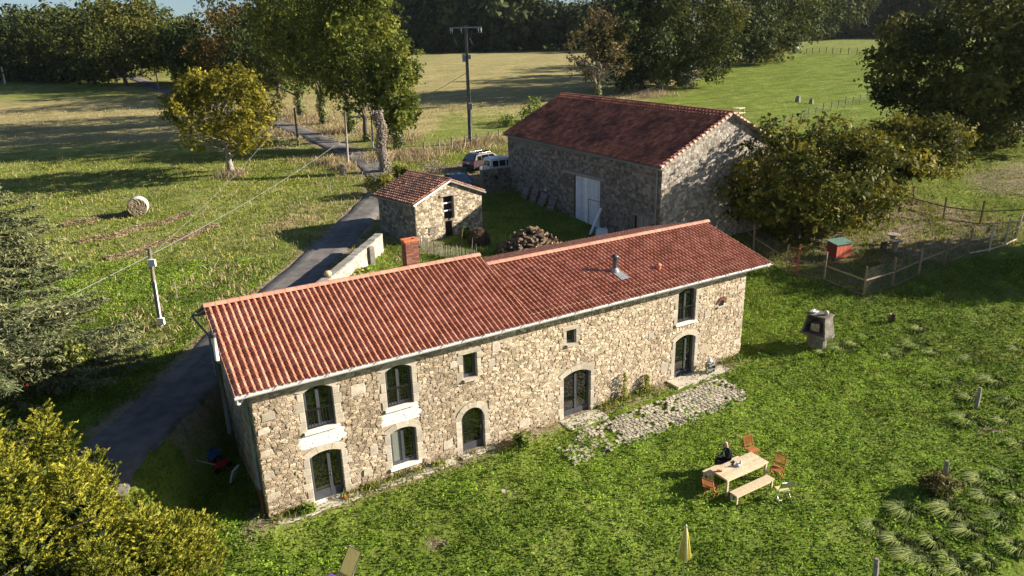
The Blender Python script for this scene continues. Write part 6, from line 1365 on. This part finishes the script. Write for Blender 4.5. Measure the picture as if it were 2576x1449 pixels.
for k in range(nc_): 
    a0_, a1_ = LWn*k/nc_+.01, LWn*(k+1)/nc_-.01; q = MB(); V = [wf(a, WHt+hh, d) for hh in (0, .09+rc.uniform(0, .03)) for a, d in ((a0_, .04), (a1_, .04), (a1_, -.49), (a0_, -.49))]; q.add(V, [(3, 2, 1, 0), (4, 5, 6, 7), (0, 1, 5, 4), (1, 2, 6, 5), (2, 3, 7, 6), (3, 0, 4, 7)], rc.uniform(-1, 1)); q.build('coping_stone', M_CONC, GA)
M_SQ = mat('squash_skin', (.62, .42, .22), (.70, .55, .32), rough=.5, scale=4)
for i, (a, hh, d, lab) in enumerate(((3.0, WHt+.1, -.2, 'pale orange squash on top of the garden wall'), (3.6, .85, .25, 'pale squash hanging among vines below the garden wall'))):
    q = MB(); pr = [(0, 0), (.12, .01), (.21, .1), (.22, .2), (.15, .31), (.03, .33), (0, .31)]; q.lathe((0, 0, 0), pr, 20)
    q.v = [(x_*(1+.08*math.cos(8*math.atan2(y_, x_))), y_*(1+.08*math.cos(8*math.atan2(y_, x_))), z_) for x_, y_, z_ in q.v]
    o = empty('squash', tuple(wf(a, hh, d)+np.array(GA.location)), 0, lab, 'squash'); q.build('fruit', M_SQ, o); q = MB(); q.tube([(0, 0, .3), (.03, .02, .4)], .02, 5); q.build('stalk', M_LF_IVY, o)
rgv = np.random.default_rng(5); n = 2600; a_ = rgv.uniform(1.8, 7.0, n); d_ = rgv.uniform(.1, 3.6, n); xx = GA.location.x+gd[0]*a_+gn[0]*d_; yy = GA.location.y+gd[1]*a_+gn[1]*d_
zz = zt(xx, yy)+rgv.uniform(.05, .6, n)*(vnoise(xx, yy, .8, 61)+.3); N_ = rgv.normal(size=(n, 3))*.5; N_[:, 2] += .8; kp = off_buildings(xx, yy, .4)
V, F = leaf_quads(np.stack([xx, yy, zz], 1)[kp], N_[kp], rgv.uniform(.10, .24, n)[kp], rgv, 1.15); tag(link('squash_vines', fast_mesh('squash_vines', V, F, rgv.uniform(-.6, 1, int(kp.sum()))), mat('squash_leaves', (.12, .19, .03), (.22, .28, .05), rough=.7, scale=1, tint=.4, c3=(.38, .36, .08), leaf=.25)), label='yellow-green squash vines in the garden behind the house ridge', cat='plants', kind='stuff')
P = spot(938, 668); q = MB(); q.box((0, 0, .6), (.32, .32, 1.4), taper=.95); tag(q.build('stone_pillar', M_CONC, None, (P[0], P[1], gz(P[0], P[1]))), 'short grey stone pillar in the kitchen garden', 'pillar')
# ------------------------------------------------------------------ cars
def car(name, label, P, hd, L_, W_, H_, paint, kind, cat='car'):
    o = empty(name, (P[0], P[1], gz(P[0], P[1])+.02), hd, label, cat, 'cars parked on the drive')
    # side profile (x forward), z
    if kind == 'suv': pr = [(-.50, .26), (-.505, .42), (-.49, .58), (-.46, .66), (-.40, .90), (-.33, .965), (-.10, 1.0), (.06, .975), (.22, .72), (.42, .62), (.49, .50), (.50, .26)]
    else: pr = [(-.50, .22), (-.50, .60), (-.485, .90), (-.46, .97), (-.30, 1.0), (.04, .985), (.10, .95), (.25, .66), (.44, .56), (.50, .42), (.50, .22)]
    b = MB(); wl = .62 if kind == 'suv' else .58; sec = []
    for x_, z_ in pr:
        k = 1.0 if z_ < wl else 1-.20*(z_-wl)/(1-wl) if kind == 'suv' else 1-.10*(z_-wl)/(1-wl); sec.append((x_*L_, k*W_/2, z_*H_))
    n = len(sec); V = [(x_, -w_, z_) for x_, w_, z_ in sec]+[(x_, -w_*.86, z_+(.03 if z_ > .9*H_ else .0)) for x_, w_, z_ in sec]+[(x_, w_*.86, z_+(.03 if z_ > .9*H_ else .0)) for x_, w_, z_ in sec]+[(x_, w_, z_) for x_, w_, z_ in sec]
    F = []
    for r_ in range(3):
        for i in range(n-1): F.append((r_*n+i, r_*n+i+1, (r_+1)*n+i+1, (r_+1)*n+i))
    b.add(V, F, 0, False)
    b.add([(x_, -w_, z_) for x_, w_, z_ in sec], [list(range(n))[::-1]]); b.add([(x_, w_, z_) for x_, w_, z_ in sec], [list(range(n))])
    body = b.build('body', paint, o)
    bv = body.modifiers.new('bevel', 'BEVEL'); bv.width = .05; bv.segments = 2; bv.limit_method = 'ANGLE'; bv.angle_limit = R(25)
    zb_ = wl*H_
    def side_win(x0, x1, z0, z1, sl0=0, sl1=0):
        for s_ in (-1, 1):
            q = MB(); V = []
            for x_, z_ in ((x0, z0), (x1, z0), (x1-sl1, z1), (x0+sl0, z1)):
                k = 1-(.20 if kind == 'suv' else .10)*(z_/H_-wl)/(1-wl); V.append((x_, s_*(k*W_/2+.006), z_))
            q.add(V, [(0, 1, 2, 3) if s_ < 0 else (3, 2, 1, 0)]); V2 = [(x_, y_-s_*.02, z_) for x_, y_, z_ in V]; q.add(V2, [(3, 2, 1, 0)]); q.build('window', M_GLASS, o)
    if kind == 'suv':
        side_win(-.40*L_, -.27*L_, .64*H_, .86*H_, .10, 0); side_win(-.26*L_, -.06*L_, .63*H_, .90*H_); side_win(-.05*L_, .17*L_, .63*H_, .90*H_, 0, .45)
        q = MB(); q.box((-.435*L_, 0, .79*H_), (.04, W_*.72, .32*H_), M=Matrix.Rotation(R(24), 4, 'Y')); q.build('rear_window', M_GLASS, o)
        q = MB(); q.box((-.05*L_, 0, H_+.025), (.36*L_, W_*.5, .012)); q.build('glass_roof', M_GLASS, o)
        for s_ in (-1, 1): q = MB(); q.tube([(-.32*L_, s_*W_*.36, H_*.99), (-.28*L_, s_*W_*.36, H_+.06), (.02*L_, s_*W_*.36, H_+.05), (.06*L_, s_*W_*.36, H_*.985)], .022, 6); q.build('roof_rail', M_METAL, o)
        ang = R(57); q = MB(); q.box((.145*L_, 0, .85*H_), (.03, W_*.72, .36*H_), M=Matrix.Rotation(R(-52), 4, 'Y')); q.build('windscreen', M_GLASS, o)
    else:
        side_win(-.44*L_, -.29*L_, .60*H_, .88*H_, .03, 0); side_win(-.26*L_, -.10*L_, .60*H_, .88*H_); side_win(-.07*L_, .16*L_, .60*H_, .88*H_, 0, .35)
        for s_ in (-1, 1): q = MB(); q.box((-.497*L_, s_*W_*.2, .75*H_), (.03, W_*.30, .26*H_)); q.build('rear_window', M_GLASS, o)
        q = MB(); q.box((-.505*L_, 0, .55*H_), (.012, .02, .6*H_)); q.build('door_seam', M_IRON, o)
        q = MB(); q.box((.175*L_, 0, .81*H_), (.03, W_*.78, .36*H_), M=Matrix.Rotation(R(-45), 4, 'Y')); q.build('windscreen', M_GLASS, o)
    red = mat('tail_lamp_red', (.30, .01, .01), rough=.2) if 'tail_lamp_red' not in MATS else MATS['tail_lamp_red']
    for s_ in (-1, 1):
        q = MB(); q.box((-.497*L_, s_*W_*(.40 if kind == 'suv' else .45), (.56 if kind == 'suv' else .52)*H_), (.06, W_*(.2 if kind == 'suv' else .07), (.09 if kind == 'suv' else .26)*H_)); q.build('tail_lamp', red, o)
        q = MB(); q.box((.485*L_, s_*W_*.38, .47*H_), (.08, W_*.18, .09*H_)); q.build('headlamp', M_METAL, o)
        q = MB(); q.box((.12*L_, s_*(W_/2+.09), .62*H_), (.12, .16, .12)); q.build('mirror', paint, o)
        for x_ in (-.30, .31):
            w_ = MB(); rw_ = .34 if kind == 'suv' else .30; pts = []
            w_.tube([(x_*L_, s_*(W_/2-.20), rw_), (x_*L_, s_*(W_/2+.015), rw_)], rw_, 20); W_o = w_.build('wheel', mat('tyre_rubber', (.015, .015, .015), rough=.9) if 'tyre_rubber' not in MATS else MATS['tyre_rubber'], o)
            w_ = MB(); w_.tube([(x_*L_, s_*(W_/2+.0), rw_), (x_*L_, s_*(W_/2+.024), rw_)], rw_*.66, 16); w_.build('rim', M_METAL, W_o)
            for k in range(5): th = 2*math.pi*k/5; w_ = MB(); c_ = (x_*L_+math.cos(th+.6)*rw_*.42, s_*(W_/2+.027), rw_+math.sin(th+.6)*rw_*.42); w_.box(c_, (rw_*.2, .008, rw_*.2)); w_.build('spoke_gap', M_IRON, W_o)
    q = MB(); q.box((-.503*L_, 0, (.46 if kind == 'suv' else .40)*H_), (.02, .5, .11)); q.build('number_plate', M_WHITE, o)
    for x_ in (-.49, .49): q = MB(); q.box((x_*L_, 0, .26*H_), (.14, W_*.97, .16*H_)); q.build('bumper', mat('grey_plastic', (.03, .03, .032), rough=.7) if 'grey_plastic' not in MATS else MATS['grey_plastic'], o)
    return o
def paintmat(n, c, r=.25):
    m = bpy.data.materials.new(n); m.use_nodes = True; b = m.node_tree.nodes['Principled BSDF']; b.inputs['Base Color'].default_value = (*c, 1); b.inputs['Roughness'].default_value = r; b.inputs['Coat Weight'].default_value = .6; b.inputs['Coat Roughness'].default_value = .05; return m
HDG = math.atan2(.55*FWD[1]+.83*RGT[1], .55*FWD[0]+.83*RGT[0])
P = spot(1222, 424); car('parked_suv', 'dark plum crossover car parked on the drive behind the van', P, HDG+.12, 4.6, 2.0, 1.78, paintmat('plum_paint', (.075, .05, .06)), 'suv')
P = spot(1272, 443); car('parked_van', 'small white van with rear windows parked at the barn corner', P, HDG-.1, 4.2, 1.8, 2.02, paintmat('white_car_paint', (.75, .76, .78), .3), 'van', 'van')
P = spot(1138, 476); car('parked_car', 'blue car mostly hidden behind the outbuilding roof', P, HDG+2.9, 3.7, 1.6, 1.42, paintmat('blue_paint', (.03, .12, .30)), 'suv')
# ------------------------------------------------------------------ poles and cables
def pole(name, label, base, top, r, m, cat='pole', group=None):
    P = spot(*base); k = mpp(P); h_ = (base[1]-top[1])*k*1.04; lx = (top[0]-base[0]-(base[1]-top[1])*(base[0]-1430)/(5700-base[1]))*k
    o = empty(name, (P[0], P[1], gz(P[0], P[1])), 0, label, cat, group); q = MB(); lean = np.array([_r[0]*lx, _r[1]*lx, h_]); q.tube([(0, 0, -.3), tuple(lean*.5), tuple(lean)], [r*1.15, r, r*.8], 10); q.build('shaft', m, o); return o, lean
EP = spot(1184, 362); kE = mpp(EP); hE = (362-93)*kE*1.04
o = empty('electricity_pole', (EP[0], EP[1], gz(EP[0], EP[1])), -CAM_AZ, 'tall grey concrete electricity pole with crossarm beside the golden meadow', 'pole')
q = MB(); q.box((0, 0, hE/2-.2), (.52, .40, hE+.4), taper=.55); q.build('shaft', mat('dark_concrete', (.085, .08, .08), (.14, .13, .125), rough=.9, scale=2), o)
for k in range(14): q = MB(); q.box((0, -.03, .8+k*.75), (.50*(1-.45*(.8+k*.75)/hE)+.03, .36*(1-.45*(.8+k*.75)/hE)+.06, .03)); q.build('band', M_PIPE, o)
q = MB(); q.box((0, -.14, hE-.25), (3.75, .12, .14)); q.build('crossarm', M_PIPE, o)
for x_ in (-1.75, -1.55, -.5, 1.5, 1.8):
    q = MB(); q.lathe((x_, -.14, hE-.85), [(.02, .55), (.07, .5), (.02, .45), (.08, .38), (.02, .32), (.07, .26), (.02, .2), (.02, 0)], 8); q.build('insulator', M_WHITE, o)
for xa, xb in ((-1.75, -.1), (.15, 1.6)): 
    q = MB(); q.tube([(xa+(xb-xa)*k/8, -.25, hE-.6-1.7*math.sin(math.pi*k/8*.8)) for k in range(9)], .02, 5); q.build('jumper_cable', M_IRON, o)
q = MB(); q.box((-.35, -.1, hE-3.6), (.35, .5, .85)); q.box((.35, -.1, hE-3.5), (.3, .5, .5)); q.build('switch_box', M_PIPE, o)
q = MB(); q.box((.18, -.3, 4.5), (.45, .3, .8)); q.build('meter_box', M_CONC, o); q = MB(); q.box((.18, -.465, 4.85), (.4, .02, .12)); q.build('warning_plate', M_WHITE, o)
q = MB(); q.tube([(.12, -.28, 0), (.12, -.25, 4.2)], .06, 8); q.build('conduit', M_PIPE, o)
o, ln_ = pole('telegraph_pole', 'dark wooden telegraph pole leaning by the lane, left of the thin pole', (751, 367), (740, 277), .13, M_BARK, group='wooden poles along the lane')
o, lnB = pole('telegraph_pole', 'thin pale wooden pole standing on the lane bank', (876, 418), (867, 288), .12, M_WOOD_GREY, group='wooden poles along the lane')
o, ln1 = pole('telegraph_pole', 'near telegraph pole with white boxes in the left field', (405, 825), (372, 625), .11, M_WOOD_GREY, group='wooden poles along the lane'); P1_ = np.array(o.location)
rgt3 = np.array([_r[0], _r[1], 0])
for f, nm in ((.83, 'junction_box'), (.10, 'junction_box')):
    q = MB(); c_ = ln1*f+rgt3*.13-np.array([FWD[0], FWD[1], 0])*.14; q.box(tuple(c_), (.34, .16, .36), rz=-CAM_AZ); q.build(nm, M_WHITE, o)
q = MB(); q.bar(tuple(ln1*.13+rgt3*.10-np.array([*FWD, 0])*.1), tuple(ln1*.60+rgt3*.10-np.array([*FWD, 0])*.1), .09, .05); q.build('cable_cover', M_BARNDOOR, o)
pole('telegraph_pole', 'far telegraph pole on the lane beyond the walnut', (400, 225), (391, 180), .12, M_WOOD_GREY, group='wooden poles along the lane')
pole('white_post', 'white post at the far left edge of the field', (13, 210), (4, 171), .16, M_WHITE, cat='post')
LP_, lnL = pole('street_lamp', 'street lamp with blue-grey head among the roadside trees', (938, 372), (934, 299), .09, M_PIPE, cat='street lamp')
q = MB(); e0 = lnL; e1 = lnL-rgt3*1.5+np.array([0, 0, .05]); q.tube([tuple(e0), tuple(e1)], .04, 6); q.build('arm', M_PIPE, LP_); q = MB(); q.box(tuple(e1-rgt3*.35), (1.0, .32, .16), rz=-CAM_AZ, taper=.7); q.build('lamp_head', mat('blue_grey_enamel', (.16, .24, .34), rough=.4), LP_)
LT = np.array(LP_.location)+lnL
def cable(label, a, b_, sag, r, m):
    q = MB(); a = np.array(a); b_ = np.array(b_); q.tube([tuple(a+(b_-a)*f-np.array([0, 0, sag*4*f*(1-f)])) for f in np.linspace(0, 1, 40)], r, 5); tag(q.build('overhead_cable', m, None), label, 'cable')
M_CAB = mat('grey_cable', (.22, .22, .22), rough=.6)
dA = sight(-160, 905); A_ = CAM_P+dA*26.5
cable('thick twisted cable crossing the left field in front of the pole', A_, LT, 1.1, .020, M_CAB)
cable('overhead cable from the street lamp to the electricity pole', LT, np.array([EP[0], EP[1], gz(EP[0], EP[1])+hE*.62]), .5, .025, M_CAB)
cable('thin telephone wire from the near pole to the lane', P1_+ln1*.9, np.array(spot(751, 367))+np.array([0, 0, 5.0]), .6, .012, M_CAB)
# ------------------------------------------------------------------ bales, windrows, fences, odds and ends
def bale(label, P, r, wd, face):
    o = empty('hay_bale', (P[0], P[1], gz(P[0], P[1])), face, label, 'hay bale'); q = MB()
    n = 28; 
    V = []; 
    for y_ in (-wd/2, -wd/2+.06, wd/2-.06, wd/2):
        for k in range(n): th = 2*math.pi*k/n; rr = r*(1+rl.uniform(-.012, .012))*(.96 if abs(y_) > wd/2-.01 else 1); V.append((math.cos(th)*rr, y_, r+math.sin(th)*rr))
    q.add(V, [(i*n+k, i*n+(k+1) % n, (i+1)*n+(k+1) % n, (i+1)*n+k) for i in range(3) for k in range(n)], 0, True); q.build('net_wrap', mat('bale_net', (.46, .43, .38), (.60, .57, .52), rough=.8, scale=3, bump=.3, tint=.2) if 'bale_net' not in MATS else MATS['bale_net'], o)
    for s_ in (-1, 1):
        e = MB(); rings = 7; V = [(0, s_*(wd/2+.01), r)]; F = []
        for i in range(1, rings+1):
            for k in range(n): th = 2*math.pi*k/n; rr = r*.955*i/rings; V.append((math.cos(th)*rr, s_*(wd/2+rl.uniform(-.02, .04)), r+math.sin(th)*rr))
        for k in range(n): F.append((0, 1+k, 1+(k+1) % n))
        for i in range(rings-1):
            for k in range(n): F.append((1+i*n+k, 1+(i+1)*n+k, 1+(i+1)*n+(k+1) % n, 1+i*n+(k+1) % n))
        e.add(V, F, 0); e.build('straw_end', M_HAY, o)
bale('round hay bale in the left field with net wrap', spot(352, 541), .80, 1.25, -CAM_AZ+.35); bale('far pale round bale at the meadow fence', spot(2001, 133), .9, 1.3, R(60))
for i, (a, b_, lab) in enumerate((((160, 570), (335, 536), 'dry hay row ending at the round bale'), ((200, 614), (480, 540), 'middle dry hay row in the left field'), ((272, 656), (548, 570), 'nearest dry hay row in the left field'))):
    A2, B2 = np.array(spot(*a)[:2]), np.array(spot(*b_)[:2]); g = np.random.default_rng(60+i); n = 5200; f = g.random(n); off = g.normal(size=n)*.22*(.6+.8*vnoise(f*9, f*0+i, 1, 8)); dd = (B2-A2)/np.linalg.norm(B2-A2); nx_ = np.array([-dd[1], dd[0]]); wig = .25*np.sin(f*14+i)
    px_ = A2[0]+(B2-A2)[0]*f+nx_[0]*(off+wig); py_ = A2[1]+(B2-A2)[1]*f+nx_[1]*(off+wig); pz_ = zt(px_, py_)+.05+g.random(n)*.28*np.exp(-(off/.25)**2)
    N_ = g.normal(size=(n, 3))*.5; N_[:, 2] += .6; V, F = leaf_quads(np.stack([px_, py_, pz_], 1), N_, g.uniform(.03, .07, n), g, 6.0, np.stack([dd[0]+g.normal(size=n)*.7, dd[1]+g.normal(size=n)*.7, g.normal(size=n)*.15], 1)); tag(link('hay_row', fast_mesh('hay_row', V, F, g.uniform(-.8, .8, n)), M_STRAW), lab, 'hay row', 'hay rows in the left field')
def post_fence(name, label, px_pts, n, h_, r=.05, m=M_WOOD_GREY, wires=3):
    pts = [np.array(spot(*p)[:2]) for p in px_pts]; ls = [0]
    for a, b_ in zip(pts[:-1], pts[1:]): ls.append(ls[-1]+float(np.linalg.norm(b_-a)))
    o = empty(name, (*pts[0], gz(*pts[0])), 0, label, 'fence'); c0 = np.array(o.location); P_ = []
    for k in range(n):
        s_ = ls[-1]*k/(n-1)+(rc.uniform(-.25, .25) if 0 < k < n-1 else 0); i = max(0, min(len(pts)-2, int(np.searchsorted(ls, s_))-1)); f = (s_-ls[i])/max(1e-6, ls[i+1]-ls[i]); p = pts[i]+(pts[i+1]-pts[i])*f; z_ = gz(*p); P_.append(np.array([*p, z_])-c0)
        q = MB(); q.tube([P_[-1]-np.array([0, 0, .2]), P_[-1]+np.array([rc.uniform(-.08, .08), rc.uniform(-.08, .08), h_*rc.uniform(.85, 1.1)])], r, 6, rc.uniform(-1, 1)); q.build('post', m, o)
    for w_ in range(wires):
        q = MB(); q.tube([p+np.array([0, 0, h_*(.35+.28*w_)]) for p in P_], .012, 4); q.build('wire', M_WIRE, o)
post_fence('meadow_fence', 'long line of fence posts under the hedgerow oaks', [(1545, 272), (1720, 214), (1880, 157), (2075, 92)], 52, 1.35, .07)
post_fence('meadow_fence', 'far cross fence over the right-hand meadow', [(2012, 136), (2120, 137), (2240, 138)], 13, 1.7, .10, M_BARK)
post_fence('paddock_fence', 'wire fence on posts running from the barn towards the big oak', [(1925, 330), (1990, 310), (2100, 276), (2200, 250)], 15, 1.35, .06)
post_fence('roadside_fence', 'grey posts between the drive and the golden meadow', [(1068, 385), (1160, 372), (1255, 352)], 7, 1.3, .07)
for i, (p, h_, lab) in enumerate((((447, 752), 1.05, 'whitish stake on the road bank, nearest the house'), ((617, 627), 1.0, 'whitish stake on the road bank beyond the first one'), ((832, 482), .9, 'short stake on the bank above the lane'), ((590, 1005-560), .6, 'short stake at the walnut'))):
    P = spot(*p); q = MB(); q.bar((0, 0, -.2), (rc.uniform(-.1, .1), 0, h_), .09, .07); tag(q.build('stake', M_WOOD_GREY, None, (P[0], P[1], gz(P[0], P[1]))), lab, 'stake', 'stakes on the road bank')
P = spot(864, 440); q = MB(); q.tube([(0, 0, -.2), (0, 0, .7), (0, 0, 1.0)], [.36, .33, .2], 8, smooth=False); tag(q.build('boundary_stone', M_STONE_OLD, None, (P[0], P[1], gz(P[0], P[1]))), 'rounded grey boundary stone at the foot of the thin pole', 'stone')
for p, s_, lab in (((2007, 256), 1.0, 'grey split stump standing in the right-hand meadow'), ((2041, 260), .8, 'pale stump lying right of the grey one')):
    P = spot(*p); q = MB(); q.tube([(0, 0, -.1), (0, .05, .5*s_), (.05, 0, .9*s_)], [.45*s_, .4*s_, .3*s_], 7, smooth=False); tag(q.build('meadow_stump', M_WOOD_GREY, None, (P[0], P[1], gz(P[0], P[1]))), lab, 'stump')
P = spot(1856, 292); o = empty('feeding_table', (P[0], P[1], gz(P[0], P[1])), .3, 'rough wooden platform table behind the barn ridge', 'table')
q = MB(); q.box((0, 0, 1.1), (1.9, 1.2, .08)); q.build('top', M_WOOD, o); q = MB(); q.box((0, 0, .45), (2.1, 1.3, .07)); q.build('shelf', M_WOOD, o)
for sx_ in (-1, 1):
    for sy_ in (-1, 1): q = MB(); q.box((sx_*.85, sy_*.5, .5), (.1, .1, 1.1)); q.build('leg', M_WOOD_GREY, o)
# shaded yard left of the house
P = spot(592, 1208); o = empty('plastic_crate', (P[0], P[1], gz(P[0], P[1])), .9, 'white plastic panel crate standing in the shaded side yard', 'crate'); 
q = MB(); q.box((0, 0, .3), (.5, .06, .6), M=Matrix.Rotation(.35, 4, 'X')); q.build('panel', M_WHITE, o)
for k in range(4): q = MB(); q.box((-.17+k*.11, -.05, .32), (.05, .012, .45), M=Matrix.Rotation(.35, 4, 'X')); q.build('slot', M_PIPE, o)
P = spot(552, 1178); o = empty('lawn_mower', (P[0], P[1], gz(P[0], P[1])), .5, 'red lawn mower in the deep shade beside the house', 'mower')
q = MB(); q.box((0, 0, .28), (.7, .5, .25), taper=.8); q.build('deck', mat('mower_red', (.35, .03, .03), rough=.4), o); q = MB(); q.lathe((0, 0, .4), [(.2, 0), (.18, .14), (0, .18)], 12); q.build('engine', M_IRON, o)
for sx_ in (-1, 1):
    for sy_ in (-1, 1): q = MB(); q.tube([(sx_*.3, sy_*.27, .12), (sx_*.3, sy_*.33, .12)], .12, 12); q.build('wheel', MATS['tyre_rubber'], o)
q = MB(); q.tube([(-.3, -.2, .4), (-.95, -.2, .95), (-.95, .2, .95), (-.3, .2, .4)], .015, 6); q.build('handlebar', M_METAL, o)
P = spot(532, 1150); tag(crumple('blue_sack', (P[0], P[1], gz(P[0], P[1])), .3, mat('blue_plastic', (.03, .09, .22), rough=.5), 15, .6), 'blue plastic sack behind the red mower', 'sack')
# ruined roadside wall
ra, rb = np.array(spot(80, 992)[:2]), np.array(spot(225, 972)[:2]); Lr = float(np.linalg.norm(rb-ra)); rd_ = (rb-ra)/Lr; rn_ = np.array([rd_[1], -rd_[0]]); zr0 = gz(*ra); RW = empty('ruined_wall', (*ra, zr0), 0, 'low ruined stone wall left of the lane under the ivy bush', 'wall')
rf = lambda a, b_, d: np.array([rd_[0]*a+rn_[0]*d, rd_[1]*a+rn_[1]*d, b_-.2]); q = MB(); q.add([rf(0, 0, 0), rf(Lr, 0, 0), rf(Lr, .75, 0), rf(0, .95, 0), rf(0, 0, -.5), rf(Lr, 0, -.5), rf(Lr, .75, -.5), rf(0, .95, -.5)], [(0, 1, 2, 3), (7, 6, 5, 4), (1, 5, 6, 2), (4, 0, 3, 7), (3, 2, 6, 7)]); q.build('core', M_MORTAR_OLD, RW); masonry(RW, stone_cells(Lr, .74, .24, .16, 73), rf, M_STONE, 18, 40, .05)
P = spot(70, 1000); o = empty('red_harrow', (P[0], P[1], gz(P[0], P[1])), .3, 'red metal farm implement behind the golden conifer', 'implement')
for k in range(4): q = MB(); q.tube([(k*.3, 0, 0), (k*.3+.1, .1, .6), (k*.3+.4, .2, .8)], .03, 6); q.build('tine', mat('red_metal', (.45, .04, .03), rough=.5) if 'red_metal' not in MATS else MATS['red_metal'], o)
q = MB(); q.bar((-.1, 0, .55), (1.2, .15, .55), .07, .07); q.build('frame', MATS['red_metal'], o)
# plants at the wall foot
gq_ = np.random.default_rng(91); n = 2600; xx = gq_.uniform(0, 24.9, n); yy = -np.abs(gq_.normal(size=n))*.28-.06; kp = (vnoise(xx, xx*0, .45, 62) > .52) | ((xx > 15.2) & (xx < 18.6)); blades('wall_foot_weeds', xx[kp], yy[kp], gq_, .08, .42, .035, M_GRASS_ROUGH, 'weeds and thin grass along the foot of the house wall')
for i, (x_, h_, lab) in enumerate(((16.75, 1.45, 'tall pale weed against the wall right of the double door'), (18.15, .95, 'smaller pale weed against the wall, nearer the right door'))):
    o = empty('tall_weed', (x_, -.22, gz(x_, -.22)), 0, lab, 'plant'); g = np.random.default_rng(70+i); n = 420; z_ = g.uniform(.1, h_, n); V, F = leaf_quads(np.stack([g.normal(size=n)*.12*(1.2-z_/h_), g.normal(size=n)*.09, z_], 1), g.normal(size=(n, 3))+np.array([0, -.6, .6]), g.uniform(.03, .06, n), g, 2.4); link('leaves', fast_mesh('leaves', V, F, g.uniform(-.2, 1, n)), M_GRASS_ROUGH, o); q = MB(); q.tube([(0, 0, -.05), (0, .02, h_)], [.015, .006], 5); q.build('stem', M_LF_BROOM, o)

# ------------------------------------------------------------------ air
hm = bpy.data.materials.new('haze'); hm.use_nodes = True; ht = hm.node_tree; ht.nodes.clear(); ho = _n(ht, 'ShaderNodeOutputMaterial'); hv = _n(ht, 'ShaderNodeVolumePrincipled'); hv.inputs['Color'].default_value = (.80, .88, 1, 1); hv.inputs['Density'].default_value = .00004; hv.inputs['Anisotropy'].default_value = .2; ht.links.new(hv.outputs[0], ho.inputs['Volume'])
q = MB(); cx_, cy_ = xy(1180, 0); q.box((0, 0, 39), (5600, 5600, 82), rz=-CAM_AZ); tag(q.build('haze', hm, None, (cx_, cy_, 0)), kind='stuff')
